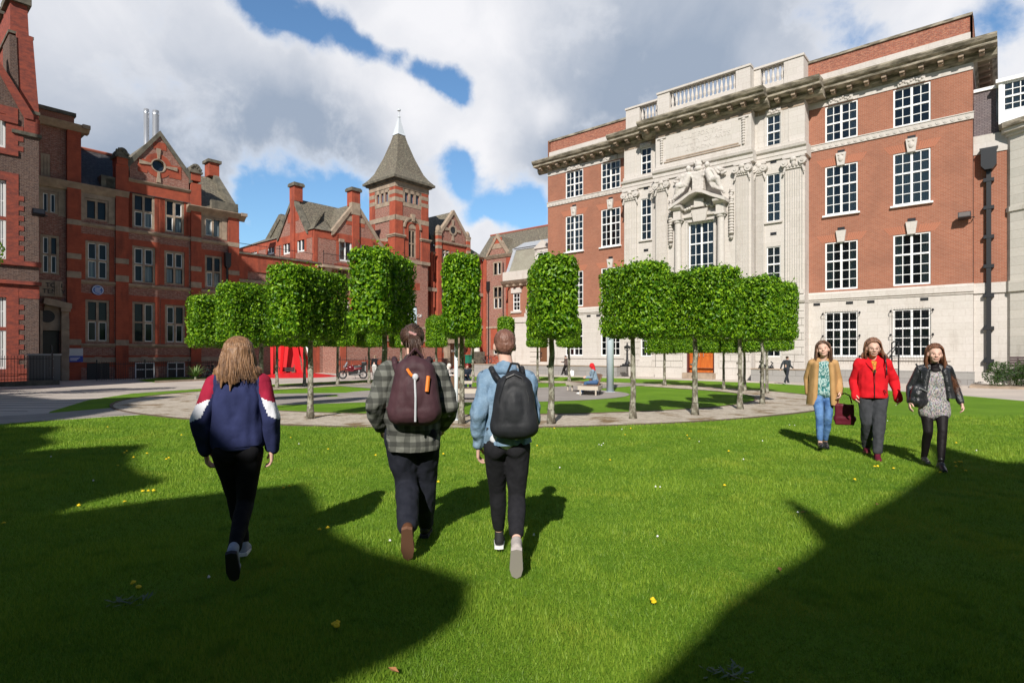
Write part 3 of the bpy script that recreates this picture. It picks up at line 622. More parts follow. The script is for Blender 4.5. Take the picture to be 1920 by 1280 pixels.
# small things fixed to it
def signboard(name, F, x, y, z0, z1, w_, label, blue=(.02,.06,.42)):
    r_ = empty(name, (*F.pt(x, y), z0), F.rz, label, 'sign'); zz = (z1-z0)*.45
    MB().box(-w_/2, w_/2, -.03, 0, zz, z1-z0).build('upper_panel', mat('pale_sign_panel', (.55,.58,.62), .5), r_)
    MB().box(-w_/2, w_/2, -.032, 0, 0, zz-.001).build('lower_panel', mat('blue_sign_panel', blue, .5), r_)
    t = MB()
    for k in range(3): t.box(-w_*.35, w_*(.1+.1*k), -.035, -.032, zz*.25+k*zz*.2, zz*.33+k*zz*.2)
    t.build('sign_lines', M_white, r_); return r_
x, z = FR.xz(1257, 672, P1); signboard('wall_sign', FR, x, P1-.06, 1.2, 2.2, .55, 'blue and grey sign on pale stone left of orange door')
def floodlight(F, x, y, z, label, side=1):
    r_ = empty('floodlight', (*F.pt(x, y), z), F.rz, label, 'light', 'floodlights on the walls')
    MB(lambda p: Matrix.Rotation(R(-18), 3, 'X') @ p).box(-.3, .3, -.62, -.25, -.18, .16).build('housing', M_iron, r_)
    MB(lambda p: Matrix.Rotation(R(-18), 3, 'X') @ p).box(-.26, .26, -.635, -.621, -.14, .12).build('lens', mat('floodlight_glass', (.16,.14,.13), .2), r_)
    MB().path([(side*.3, -.4, 0), (side*.45, -.3, .02), (side*.4, 0, .02)], .025, 6).build('bracket', M_iron, r_); return r_
x, z = FR.xz(1809, 411); floodlight(FR, x, 0, z, 'black floodlight box on orange brick beside the big downpipe')
def downpipe(F, x, y, z0, z1, r, label, hopper=True, clips=(), sq=True):
    o = empty('downpipe', (*F.pt(x, y), z0), F.rz, label, 'pipe'); b = MB()
    if sq: b.box(-r, r, -r*2-.04, -.04, 0, z1-z0)
    else: b.cyl((0, -r-.04, 0), (0, -r-.04, z1-z0), r, n=8)
    b.build('pipe', M_iron, o)
    if hopper:
        h = z1-z0; MB().prism([(-r*1.6,h-1.25),(r*1.6,h-1.25),(r*3.2,h-1.0),(r*3.2,h-.12),(r*3.8,h),(-r*3.8,h),(-r*3.2,h-.12),(-r*3.2,h-1.0)], -r*5, -.03).build('hopper_head', M_iron, o)
    c = MB()
    for z in clips: c.box(-r*2.2, r*2.2, -r*2-.06, -.02, z-z0-.1, z-z0+.1)
    if clips: c.build('pipe_clips', M_iron, o)
    return o
# ================================================================ brick link and bowed stone wing at the far right
wb = empty('stone_wing_building', (*FR.pt(L_+.03, .3), 0), FR.rz, 'bowed buff stone wing with slate mansard and white dormer beyond the brick building', 'building')
b = MB(); b.wall(0, 1.55, 5.65, 13.2, 0); b.build('link_brick_wall', M_brick_or, wb)
b = MB(); b.wall(0, 1.56, ZB, 5.05, -.02); b.box(-.01, 1.6, -.12, .1, 5.05, 5.65); b.box(-.01, 1.55, -.05, .1, 13.2, 14.3); b.build('link_stone_wall', M_stone, wb)
MB().prism([(0,14.3),(2.3,14.3),(2.3,16.9),(0,16.9)], .1, .14).build('mansard_slates', M_slate_p, wb)
MB().box(0, 5.5, .0, .3, 16.9, 17.08).build('eaves_trim', M_white, wb)
pts = [(1.5,-.02),(1.62,-.25),(2.3,-.62),(3.2,-1.0),(4.6,-1.35),(6.5,-1.5),(9.5,-1.5),(12,-1.2),(12,6),(1.5,6)]
def bow(b, z0, z1, off):               # the bowed plan pushed out by off
    c = (6.75, 3.0); P = []
    for x, y in pts[:8]:
        v = Vector((x-c[0], (y-c[1])*1.6)); v.normalize(); P.append((x+v.x*off, y+v.y*off))
    b.prismz(P+[(12,6),(1.5,6)], z0, z1)
b = MB()
wn = []
for i in range(7):
    (xa, ya), (xb, yb) = pts[i], pts[i+1]; ln = math.hypot(xb-xa, yb-ya); an = math.atan2(yb-ya, xb-xa)
    M = Matrix.Translation((xa, ya, 0)) @ Matrix.Rotation(an, 4, 'Z'); b.xf = lambda p, M=M: M @ p
    hs = []
    if i in (3, 5): c = ln/2; hs = [(c-.3, c+.3, z0, z1) for z0, z1 in ((1.7,4.1),(5.75,8.3),(10.15,13.1))]; wn.append((M, c))
    b.wall(0, ln, ZB, 14.1, 0, hs, .25)
b.xf = None
b.build('stone_wall', M_stone_rw, wb)
for M, c in wn:
    for z0, z1, rows in ((1.7,4.1,(3,2)),(5.75,8.3,(3,2)),(10.15,13.1,(3,2))):
        h = bars_window(wb, c-.295, c+.295, z0, z1, .14, 2, rows, False)
        for o in [h]+list(h.children): o.data.transform(M)
b = MB(); bow(b, 5.05, 5.65, .1); bow(b, 9.6, 9.85, .08); bow(b, 13.9, 14.1, .12); bow(b, 14.1, 14.32, .35); b.build('string_course', M_stone_rw, wb)
b = MB(); bow(b, 14.32, 14.62, .5); b.build('gutter_cornice', M_stone_dirty, wb)
MB().prismz([(2.2,.4),(12,.4),(12,6),(2.2,6)], 14.6, 16.9).build('mansard_core', M_slate_p, wb)
b = MB(); b.box(1.12, 1.3, -.5, .1, 14.6, 16.95); b.box(3.6, 3.75, -.5, .5, 14.6, 16.95); b.box(1.0, 3.9, -.62, .8, 16.95, 17.15); b.box(1.3, 3.6, -.5, -.42, 14.6, 15.25)
b.build('dormer', M_white, wb)
bars_window(wb, 1.31, 3.59, 15.26, 16.94, -.42, 6, (2, 2), True, None, 'half')
b = MB()
M, c = wn[0]
b.xf = lambda p: M @ p
for k in range(4): b.cyl((c-.5+k*.33, -.35, 1.3), (c-.5+k*.33, -.35, 4.1), .014, n=5)
for z in (1.6, 2.8, 4.0):
    for s_ in (-.6, .6): b.path([(c+s_, 0, z+.1), (c+s_*.85, -.35, z)], .02, 5); b.ell((c+s_, -.04, z+.1), (.06,.05,.06), 6, 5)
    b.cyl((c-.55, -.35, z), (c+.55, -.35, z), .014, n=5)
b.build('window_grille', M_iron, wb)
downpipe(FR, L_+.72, .3, .6, 13.4, .11, 'tall black square downpipe with hopper head between brick and stone wing', True, (1.1,3.0,4.9,6.6,8.3,10.0,11.6))
# ================================================================ red terracotta range on the left
FL = Fac((-30.3, 40.0), DB)
lb = empty('red_college_building', (*FL.P0, 0), FL.rz, 'long red terracotta college range with gable, round window and stone bands, half in shade', 'building')
X = lambda px, y=0.: FL.s_(px, y)
def XZ(px, py, y=0.): return FL.xz(px, py, y)
x70, x125, x151 = -2.6, X(125), X(151)
x216, x240, x357, x376, x427, x447 = X(216), X(240), X(357), X(376), X(427), X(447)
def rect(pa, pb, ya, yb, y=0.):      # window rectangle from its left edge px and its two heights there
    xa, xb = X(pa, y), X(pb, y); return (xa, xb, XZ(pa, yb, y)[1], XZ(pa, ya, y)[1])
Wd = [rect(160,205,561,641), rect(160,205,450,522), rect(158,203,370,410),
      rect(248,291,565,642), rect(248,291,460,529), rect(248,290,361,425),
      rect(309,347,571,643), rect(308,346,469,532), rect(308,345,372,434),
      rect(384,416,580,644), rect(384,416,478,538), rect(382,416,405,442)]
tall = [rect(76,112,438,512), rect(76,110,355,397), rect(77,95,285,328)]
zc3 = XZ(152, 347)[1]; zE = XZ(400, 395)[1]        # stone cornice under the tall block, eaves of the end bay
zg = XZ(240, 336)[1]; zsill = [XZ(153, 643)[1], XZ(153, 524)[1], XZ(153, 416)[1]]
ztop = XZ(151, 216)[1]; zcor = XZ(151, 250)[1]
b = MB()
b.wall(x70, x125, ZB, zcor, .12, tall+[(X(78), X(112), ZB, 3.1)], .3)
b.wall(x151, x216, ZB, zc3, 0, Wd[:3], .25); b.wall(x240, x357, ZB, zg, 0, Wd[3:9], .25); b.wall(x376, x427, ZB, zE, 0, Wd[9:], .25)
b.build('mottled_brick_wall', M_brick_mot, lb)
b = MB()                                # terracotta piers and window surrounds
for a, c, zt in ((x125, x151, zcor), (x216, x240, zg+.9), (x357, x376, zg+.7), (x427, x447, zE)): b.box(a, c, -.16, .6, ZB, zt)
def tsurr(b, h, e=.22):                # red surround just proud of the brick
    x0, x1, z0, z1 = h; b.box(x0-e, x0, -.02, .1, z0-.1, z1+.02); b.box(x1, x1+e, -.02, .1, z0-.1, z1+.02); b.box(x0-e, x1+e, -.022, .1, z1+.02, z1+.45)
for h in Wd: 
    if h[3] < zE+3 and h not in (Wd[2], Wd[11]): tsurr(b, h, .3)
# red bands
b.box(x240, x357, -.018, .1, Wd[5][3]+.1, zg-.15)
b.box(x151, x357, -.012, .1, .55, 1.4)
for x0_, x1_ in ((x240, X(248)), (X(291), X(309)), (X(347), x357)): b.box(x0_, x1_, -.02, .1, Wd[5][2]-.05, zg-.2); 
b.build('terracotta_pier', M_terra, lb)
b = MB()                                # stone: bands on the piers, sills, cornices
for a, c in ((x125, x151), (x216, x240), (x357, x376), (x427, x447)):
    for py, h in ((647,.45),(488,.42),(425,.4),(523,.5),(358,.5)):
        z = CAMH+(662-py)/FP*40.2
        if z+h < zE+.01 or c < x376-.5: b.box(a-.01, c+.01, -.185, .3, z, z+h*.9)
for a, c in ((x125, x216), (x240, x357), (x376, x427)):
    for k, z in enumerate(zsill): b.prismx([(.1,z-.28),(-.02,z-.28),(-.13,z-.16),(-.15,z-.02),(.1,z)], a, c)
b.box(x151, x447, -.1, .1, 0.9, 1.25)
b.prismx([(.1,zc3-.5),(-.05,zc3-.5),(-.2,zc3-.3),(-.35,zc3-.05),(-.38,zc3+.05),(.1,zc3+.12)], x70, x240)
b.prismx([(.1,zg-.15),(-.03,zg-.15),(-.16,zg),(-.18,zg+.08),(.1,zg+.14)], x240, x357)
b.prismx([(.1,zE-.5),(-.05,zE-.5),(-.14,zE-.36),(-.42,zE-.14),(-.56,zE+.0),(-.56,zE+.06),(.3,zE+.12)], x357-.3, x447+.5)
b.prismz([(x447,-.62),(x447+.5,-.62),(x447+.5,2.5),(x447,2.5)], zE-.15, zE+.11)
for h in Wd[2:3]+Wd[11:12]: b.box(h[0]-.35, h[1]+.35, -.03, .1, h[2]-.15, h[3]+.4) if False else None
for h in Wd:
    x0, x1, z0, z1 = h
for h in (Wd[2], Wd[11], tall[1]):
    x0, x1, z0, z1 = h; yy = .1 if h is tall[1] else -.03
    b.box(x0-.4, x0, yy, yy+.15, z0-.1, z1+.35); b.box(x1, x1+.4, yy, yy+.15, z0-.1, z1+.35); b.box(x0, x1, yy, yy+.15, z1, z1+.35)
b.prismx([(.3,zcor),(-.2,zcor),(-.5,zcor+.25),(-.62,zcor+.4),(.3,zcor+.5)], x70, x151+.45)
b.prismz([(x151,-.62),(x151+.45,-.62),(x151+.45,3),(x151,3)], zcor+.22, zcor+.49)
b.build('stone_dressings', M_stone_buff, lb)
b = MB(); b.box(x70, x151-.3, .3, .7, zcor+.5, ztop-.15); b.box(x151-.6, x151-.3, .7, 6, zcor+.5, ztop-.15); b.build('parapet_wall', M_brick_or, lb)
b = MB(); b.box(x70, x151-.2, .2, .8, ztop-.15, ztop+.1); b.box(x151-.7, x151-.2, .8, 6, ztop-.15, ztop+.1); b.build('parapet_coping', M_stone_dark, lb)
# basement openings and their white frames
b = MB()
for pa, pb in ((163,205),(253,289),(313,346)): b.box(X(pa), X(pb), -.03, .02, ZB, .85)
b.build('basement_opening', M_frame_dk, lb)
b = MB()
for pa, pb in ((253,289),(313,346)):
    x0, x1 = X(pa), X(pb)
    for x in (x0, (x0+x1)/2, x1-.06): b.box(x, x+.06, -.08, -.03, ZB, .82)
    b.box(x0, x1, -.08, -.03, .3, .36); b.box(x0, x1, -.08, -.03, .78, .84)
b.build('basement_window_frame', M_white, lb)
b = MB()
for px in (184, 271, 330): x = X(px); b.prism([(x-.14,.85),(x+.14,.85),(x+.22,1.3),(x-.22,1.3)], -.06, .0)
b.build('basement_keystone', M_stone_buff, lb)
bl = {1: ((0,0),), 4: ((1,0),), 7: ((0,0),(1,0)), 8: ((1,0),), 11: ((0,0),(1,0)), 5: ((1,0),), 10: ((0,0),(1,0))}
for i, h in enumerate(Wd): cross_window(lb, h[0]+.01, h[1]-.01, h[2]+.01, h[3]-.01, .12, M_stone_buff, .5 if i not in (2, 11) else None, i+3, blinds=bl.get(i, ()))
for i, h in enumerate(tall): cross_window(lb, h[0]+.01, h[1]-.01, h[2]+.01, h[3]-.01, .24, M_stone_buff, .5 if i == 0 else None, i+31)
# main gable
xm, zap = XZ(299.5, 251); za0 = XZ(240, 312)[1]; za1 = XZ(354, 335)[1]; zb_ = min(za0, za1)
b = MB(); xl, xr = X(243), X(354); n = 24; ring = []
rx, rz_ = XZ(297, 311); rr = .44
for i in range(n): t = 2*math.pi*i/n; ring.append((rx+rr*math.cos(t), rz_+rr*math.sin(t)))
# gable face with a round hole: triangulate by fans between outline and ring
def holed(b, outline, ring, y):
    import mathutils
    pl = mathutils.geometry.tessellate_polygon([[Vector((x, z, 0)) for x, z in outline], [Vector((x, z, 0)) for x, z in reversed(ring)]])
    allp = outline+list(reversed(ring)); b.add([(x, y, z) for x, z in allp], [tuple(t) for t in pl])
holed(b, [(xl, zg+.1), (xr, zg+.1), (xr, zb_+.1), (xm, zap-.15), (xl, zb_+.1)], ring, 0)
b.build('gable_wall', M_brick_mot, lb)
b = MB(); b.prism([(xl-.25,zb_-.3),(xl-.25,zb_+.25),(xm,zap+.22),(xr+.25,zb_+.25),(xr+.25,zb_-.3),(xr+.02,zb_-.3),(xr+.02,zb_+.02),(xm,zap-.2),(xl-.02,zb_+.02),(xl-.02,zb_-.3)], -.12, .3)
b.build('gable_coping', M_stone_dark, lb)
b = MB()
for z0, z1 in ((zg+.75, zg+1.75), (zg+2.75, zg+3.3)):
    f = lambda z: (xl+(xm-xl)*max(0,(z-zb_)/(zap-zb_)), xr-(xr-xm)*max(0,(z-zb_)/(zap-zb_)))
    if not (z0 < rz_+.6 and z1 > rz_-.6): a, c = f(z1); b.box(a, c, -.025, 0, z0, z1)
    else:
        a, c = f(z1); b.box(a, rx-.75, -.025, 0, z0, z1); b.box(rx+.75, c, -.025, 0, z0, z1)
for i in range(20):
    t0, t1 = 2*math.pi*i/20, 2*math.pi*(i+1)/20; b.prism([(rx+.52*math.cos(t0), rz_+.52*math.sin(t0)), (rx+.52*math.cos(t1), rz_+.52*math.sin(t1)), (rx+.92*math.cos(t1), rz_+.92*math.sin(t1)), (rx+.92*math.cos(t0), rz_+.92*math.sin(t0))], -.03, 0)
b.build('gable_band', M_terra, lb)
b = MB()
for i in range(24):
    t0, t1 = 2*math.pi*i/24, 2*math.pi*(i+1)/24; b.prism([(rx+.44*math.cos(t0), rz_+.44*math.sin(t0)), (rx+.44*math.cos(t1), rz_+.44*math.sin(t1)), (rx+.52*math.cos(t1), rz_+.52*math.sin(t1)), (rx+.52*math.cos(t0), rz_+.52*math.sin(t0))], -.07, .25)
for q in range(4):
    t = q*math.pi/2; u = (math.cos(t), math.sin(t)); v = (-u[1], u[0])
    b.prism([(rx+u[0]*.5+v[0]*s*.07, rz_+u[1]*.5+v[1]*s*.07) for s in (-1, 1)]+[(rx+u[0]*1.3+v[0]*s*.15, rz_+u[1]*1.3+v[1]*s*.15) for s in (1, -1)], -.1, 0)
rw = b.build('round_window', M_stone_buff, lb)
MB().cyl((rx, .2, rz_), (rx, .22, rz_), .6, .6, 20).build('pane', mat('dark_glass', (.02,.03,.05), .05), rw)
# capped piers either side
b = MB(); c_ = MB()
for (a, c, zt, band) in ((x216, x240, XZ(228, 297)[1], 1), (x357-.05, x376, XZ(366, 326)[1], 1)):
    b.box(a+.05, c-.05, -.2, .9, zg+.9, zt); m_ = (a+c)/2; r_ = (c-a)/2
    for k in range(3): c_.box(a+.04, c-.04, -.21, .92, zg+1.1+k*1.1, zg+1.1+k*1.1+.5) if zg+1.6+k*1.1 < zt else None
    c_.box(a-.08, c+.08, -.3, 1.0, zt, zt+.15)
    arc = [(m_-r_*.95, zt+.15), (m_+r_*.95, zt+.15)]+[(m_+r_*.95*math.cos(t), zt+.25+r_*1.25*math.sin(t)) for t in [math.pi*k/10 for k in range(11)]]
    c_.prism(arc, -.22, .95)
    for k in range(6): c_.ell((m_-.35+.14*k, -.24, zt+.45+.15*math.sin(k)), (.1,.06,.12), 6, 5)
b.build('gable_pier', M_terra, lb); c_.build('pier_cap', M_stone_dark, lb)
# roofs: main slope over the whole length, cross gable, end turret gable
zr = XZ(228, 285)[1]+.9
b = MB(); b.prismx([(-.1,zc3+.1),(4.6,zr),(9.5,zc3+.1)], x151, x357+.6)
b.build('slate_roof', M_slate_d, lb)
b = MB(); b.add([(x357+.3,-.1,zE+.1),(x447-.3,-.1,zE+.1),(x447-.3,4.2,17.1),(x357+.3,4.2,17.1)], [(0,1,2,3)])
b.add([(xl-.1,.1,zb_),(xm,.1,zap),(xm,7,zap),(xl-.1,7,zb_)], [(0,1,2,3)]); b.add([(xr+.1,.1,zb_),(xr+.1,7,zb_),(xm,7,zap),(xm,.1,zap)], [(0,1,2,3)])
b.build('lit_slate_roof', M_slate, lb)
b = MB(); b.cyl((x151, 4.6, zr+.05), (x357, 4.6, zr+.05), .13, n=6); b.build('ridge_tiles', M_ridge, lb)
b = MB(); b.box(x151+1.2, x151+2.3, -.05, 1.2, zc3+.1, zc3+1.0); b.box(X(198), X(214), -.05, .9, zc3+.1, zc3+.8); b.build('dormer_cheek', M_stone_dark, lb)
# end gable wall seen edge on, with its small chimney
ec = XZ(409, 330); yb = 2.2
b = MB(); xe = x447-.15
b.prismx([(-.2,zE+.12),(-.2,zE+.55),(3.9,17.45),(4.5,17.45),(8.6,zE+.1)], xe-.4, xe+.05); b.box(X(393), xe-.05, -.4, -.05, zE+.12, zE+.8)
b.build('end_gable', M_stone_dark, lb)
b = MB(); b.box(xe-.75, xe+.1, 3.7, 4.7, 17.2, 18.35); b.build('chimney', M_terra, lb)
b = MB(); b.box(xe-.9, xe+.25, 3.55, 4.85, 18.35, 18.6); b.build('chimney_cap', M_stone_dark, lb)
b = MB(); b.add([(x447-.02,0,ZB),(x447-.02,8.6,ZB),(x447-.02,8.6,zE+.1),(x447-.02,0,zE+.1)], [(0,1,2,3)])
b.build('end_wall', M_terra, lb)
b = MB(); b.box(x70, x151-.5, .8, 9, ZB, ztop-.3); b.box(x151-.6, x447-.1, .72, 9, ZB, zc3); b.build('inner_structure', M_room, lb)
# doorway with pediment and carved tablet
b = MB(); a, c = X(73), X(128); m_ = (a+c)/2+.15; 
b.box(X(113), X(127), -.35, .2, ZB, 4.4); b.box(X(111), X(129), -.55, .2, 4.4, 4.75); b.box(a, X(113), -.1, .14, 3.1, 3.6)
b.box(a, X(78), -.35, .2, ZB, 4.4)
for k in range(5): b.box(X(112.6), X(127.4), -.39, -.35, ZB+.1+k*.85, ZB+.85+k*.85)
zpk = XZ(84, 562)[1]; b.prism([(X(78),zpk-.25),(X(80),zpk+.1),(X(84),zpk+.1),(X(131),4.95),(X(131),4.6),(X(122),4.6),(X(84),zpk-.35)], -.6, .0)
b.prism([(X(78),3.6),(X(113),3.6),(X(113),4.7),(X(84),zpk-.3)], -.06, .12)
b.build('doorway_surround', M_stone_buff, lb)
b = MB(); q = XZ(88, 593); b.cyl((q[0], -.08, q[1]), (q[0], -.05, q[1]), .42, .42, 20); b.build('roundel', M_frame_dk, lb)
d_o = MB().box(X(79), X(112), .22, .3, ZB, 3.08).build('entrance_door', mat('black_door_paint', (.012,.012,.014), .35), lb)
MB().path([(X(98), .2, .9), (X(98), .1, 1.0), (X(98), .1, 2.0), (X(98), .2, 2.1)], .02, 5).build('handle', M_steel, d_o)
b = MB(); x0, z1_ = XZ(75, 524); x1, z0_ = XZ(117, 557); b.box(x0-.3, x1, -.02, .12, z0_, z1_); b.box(x1-.45, x1-.1, -.08, -.02, z0_+.1, z1_-.05)
for k in range(4): b.box(x1-.42+k*.08, x1-.38+k*.08, -.11, -.08, z0_+.15, z1_-.1)
tb = b.build('carved_tablet', M_stone_buff, lb)
text_mesh('lettering', 'TON\nTENEY', .42, .015, M_frame_dk, tb, (x0+.75, -.04, (z0_+z1_)/2))
# fixings
o = empty('wall_plaque', (*FL.pt(XZ(183, 544)[0], -.03), XZ(183, 544)[1]), FL.rz, 'round blue commemorative plaque on red brick between window rows', 'plaque')
MB().cyl((0,0,0), (0,-.05,0), .36, .36, 28).build('disc', mat('plaque_blue', (.04,.13,.45), .4), o)
t_ = MB()
for k in range(28): t0 = 2*math.pi*k/28; t1 = 2*math.pi*(k+1)/28; t_.prism([(.33*math.cos(t0),.33*math.sin(t0)),(.33*math.cos(t1),.33*math.sin(t1)),(.3*math.cos(t1),.3*math.sin(t1)),(.3*math.cos(t0),.3*math.sin(t0))], -.06, -.05)
for k in range(5): t_.box(-.2+.03*(k % 2), .2-.03*(k % 3), -.058, -.05, .16-k*.085, .19-k*.085)
t_.build('raised_rim_and_lines', M_white, o)
x, z = XZ(140, 665); signboard('wall_sign', FL, x, -.2, z-.5, z+.45, .85, 'blue and pale grey sign beside the pedimented doorway in shade')
downpipe(FL, X(424), -.1, 2.5, XZ(424, 475)[1], .07, 'dark downpipe with hopper on the red end bay above the trees', True, sq=False)
# twin steel flues behind the gable
for k, (pa, pb) in enumerate(((268, 281), (284, 300))):
    y = 9.5; xa, xb_ = X(pa, y), X(pb, y); r_ = (xb_-xa)/2*.8; zt = XZ((pa+pb)/2, 205+k*3, y)[1]
    o = empty('steel_flue', (*FL.pt((xa+xb_)/2, y), 10), FL.rz, ('left' if not k else 'right')+' of the twin polished steel flues above the gable', 'chimney', 'twin steel flues on the roof')
    MB().cyl((0,0,0), (0,0,zt-10), r_, r_, 24).build('pipe', M_steel, o, True)
    MB().cyl((0,0,zt-10.4), (0,0,zt-10.25), r_*1.04, r_*1.04, 24).build('collar', M_steel, o)
# railings
def railing(name, p0, p1, z, h, label, n=None, pitch=.14, m=M_iron, knob=True):
    d = Vector((p1[0]-p0[0], p1[1]-p0[1], 0)); ln = d.length; o = empty(name, (*p0, z), math.atan2(d.y, d.x), label, 'railing')
    b = MB(); b.box(0, ln, -.02, .02, h-.14, h-.1); b.box(0, ln, -.02, .02, .08, .12); b.build('rail', m, o)
    b = MB(); n = int(ln/pitch)
    for i in range(n+1):
        x = i*ln/n; b.cyl((x,0,0), (x,0,h), .011, n=5)
        if knob: b.cyl((x,0,h-.02), (x,0,h+.07), .022, .002, 5)
    b.build('bars', m, o)
    b = MB(); k = max(1, int(ln/2.6))
    for i in range(k+1): x = i*ln/k; b.cyl((x,0,0), (x,0,h+.08), .028, n=6); b.ell((x,0,h+.12), (.05,.05,.06), 6, 5)
    b.build('posts', m, o); return o
railing('iron_railing', FL.pt(X(165), -2.2), FL.pt(X(470), -2.2), -.33, 1.25, 'long black iron railing before the shaded red building')
# ================================================================ low terrace wing
s447, s589, s600, s722 = X(447)+.02, X(589), X(600), X(728)
lw = empty('terrace_wing_building', (*FL.pt(s447), 0), FL.rz, 'low red brick wing with a flat railed terrace beside the tall red range', 'building')
wl = s600-s447; zt = 10.0
b = MB(); b.wall(0, wl, ZB, zt, .1, [(x-1, x+1, 3.0, 6.0) for x in (2.2, 6.0)], .2); b.box(0, wl, .7, 5.5, ZB, zt-.05); b.build('brick_wall', M_brick_mot, lw)
b = MB()
for x in (0, 2.9, wl-.8): b.box(x, x+.75, -.02, .4, ZB, zt)
b.box(0, wl, -.005, .12, 8.6, zt); b.build('terracotta_pier', M_terra, lw)
b = MB(); b.box(-.1, wl+.05, -.15, .6, zt, zt+.14); b.build('coping', M_stone_dark, lw)
b = MB(); b.box(0, wl, -.12, .1, 7.6, 7.85); b.box(0, wl, -.12, .1, 2.4, 2.7); b.build('stone_string', M_stone_buff, lw)
for x in (2.2, 6.0): cross_window(lw, x-.99, x+.99, 3.01, 5.99, .2, M_stone_buff, .5, int(x))
o = railing('terrace_railing', FL.pt(s447+.1, .15), FL.pt(s600-.3, .15), zt+.14, .9, 'thin black terrace railing on top of the low red wing', pitch=2.2, knob=False)
# ================================================================ gabled pavilion, seen on two sides
pv = empty('gabled_pavilion_building', (*FL.pt(s589), 0), FL.rz, 'red brick pavilion with two steep gables, chimneys, french windows and balcony', 'building')
Pf = Fac(FL.pt(s589), DB)              # right-hand face
Pl = Fac(shift(FL.pt(s589), DA, -16), DA)   # left-hand face, running towards the corner
pw = s722-s589; zev = 13.25
def rz_of(fac): return lambda p: p
# local transform taking left-face coordinates (x along DA, y inwards along DB) into pavilion coordinates
ML = Matrix.Rotation(Pl.rz-Pf.rz, 4, 'Z'); off = Vector(((Pl.P0[0]-Pf.P0[0])*DB[0]+(Pl.P0[1]-Pf.P0[1])*DB[1], -(Pl.P0[0]-Pf.P0[0])*DB[1]+(Pl.P0[1]-Pf.P0[1])*DB[0], 0))
ML = Matrix.Translation(off) @ ML
xl_ = lambda p: ML @ p
fw = []
def prect(fac, pa, pb, ya, yb): xa, xb = fac.s_(pa), fac.s_(pb); return (xa, xb, fac.xz(pa, yb)[1], fac.xz(pa, ya)[1])
wR = [prect(Pf, 635.5, 659.7, 446, 489), prect(Pf, 676, 699, 456, 486), prect(Pf, 632, 650, 500, 535), prect(Pf, 676, 698, 560, 600), prect(Pf, 634, 656, 560, 600)]
wL = [prect(Pl, 531, 544, 450, 478), prect(Pl, 557, 571, 443, 474), prect(Pl, 502, 514, 458, 478), prect(Pl, 471, 482, 466, 478)]
b = MB(); b.wall(0, pw, ZB, zev, 0, wR, .2); b.xf = xl_; b.wall(0, 15.98, ZB, zev, 0, wL, .2); b.xf = None
b.build('brick_wall', M_brick_mot, pv)
gR = (Pf.s_(625), Pf.s_(707), *Pf.xz(666, 381)); gL = (Pl.s_(523.7), Pl.s_(576), *Pl.xz(550.5, 372))
b = MB(); b.prism([(gR[0]+.15,zev),(gR[1]-.15,zev),(gR[2],gR[3]-.2)], 0, .3); b.xf = xl_; b.prism([(gL[0]+.15,zev),(gL[1]-.15,zev),(gL[2],gL[3]-.2)], 0, .3); b.xf = None
b.build('gable_wall', M_brick_mot, pv)
def coping(b, g, t=.26): b.prism([(g[0]-.25,zev-.35),(g[0]-.25,zev+.1),(g[2],g[3]+.25),(g[1]+.25,zev+.1),(g[1]+.25,zev-.35),(g[1],zev-.2),(g[2],g[3]-.25),(g[0],zev-.2)], -.14, .35)
b = MB(); coping(b, gR); b.prism([(gR[1]+.1,zev-.4),(gR[1]+.1,zev+.1),(pw-.1,zev-.9),(pw-.1,zev-1.25)], -.14, .3); b.box(gR[2]-.5, gR[2]+.5, -.19, .3, gR[3]-1.2, gR[3]); b.build('gable_coping', M_stone_buff, pv)
b = MB(xl_); coping(b, gL); b.build('gable_coping', M_stone_dark, pv)
b = MB()
for f, g in ((None, gR), (xl_, gL)):
    b.xf = f; b.box(g[2]-.38, g[2]+.38, -.17, .3, ZB, g[3]-.3); b.box(g[2]-.48, g[2]+.48, -.17, .7, g[3]-.3, g[3]+1.15)
    b.box(0 if f is None else 0, pw if f is None else 15.97, -.02, .1, zev-.75, zev)
b.xf = None
def lerpg(g, z): t = (z-zev)/(g[3]-zev); return g[0]+(g[2]-g[0])*t, g[1]+(g[2]-g[1])*t
for f, g in ((None, gR), (xl_, gL)):
    b.xf = f; z = g[3]-2.3; a, c = lerpg(g, z+.9); b.box(a, c, -.02, .0, z, z+.9)
for h in wR: b.xf = None; b.box(h[0]-.3, h[0], -.02, .1, h[2], h[3]+.3); b.box(h[1], h[1]+.3, -.02, .1, h[2], h[3]+.3); b.box(h[0], h[1], -.018, .1, h[3], h[3]+.4)
for h in wL: b.xf = xl_; b.box(h[0]-.35, h[0], -.022, .1, h[2], h[3]+.3); b.box(h[1], h[1]+.35, -.022, .1, h[2], h[3]+.3)
b.xf = None; b.box(-.02, .35, -.03, .3, 9.5, zev); b.build('terracotta_trim', M_terra, pv)
b = MB()
for f, g in ((None, gR), (xl_, gL)): b.xf = f; b.box(g[2]-.62, g[2]+.62, -.3, .85, g[3]+1.15, g[3]+1.4); b.box(g[2]-.55, g[2]+.55, -.24, .78, g[3]+1.4, g[3]+1.5)
b.build('chimney_cap', M_stone_dark, pv)
b = MB(); a, c = lerpg(gR, zev+1.9); b.box(a, c, -.04, 0, zev+1.4, zev+1.9); b.box(0, pw, -.14, .1, 8.55, 8.9); b.box(0, pw, -.1, .1, 2.5, 2.8)
b.box(2.6, 3.1, -.25, 0, 12.4, 12.7); b.box(pw-1.2, pw-.7, -.25, 0, 11.2, 11.5); b.build('stone_band', M_stone_buff, pv)
for i, h in enumerate(wR[:2]): bars_window(pv, h[0]+.01, h[1]-.01, h[2]+.01, h[3]-.01, .1, 2, (1, 0), True, None, 'dark' if i else 'half', fr=.14, bar=.02)
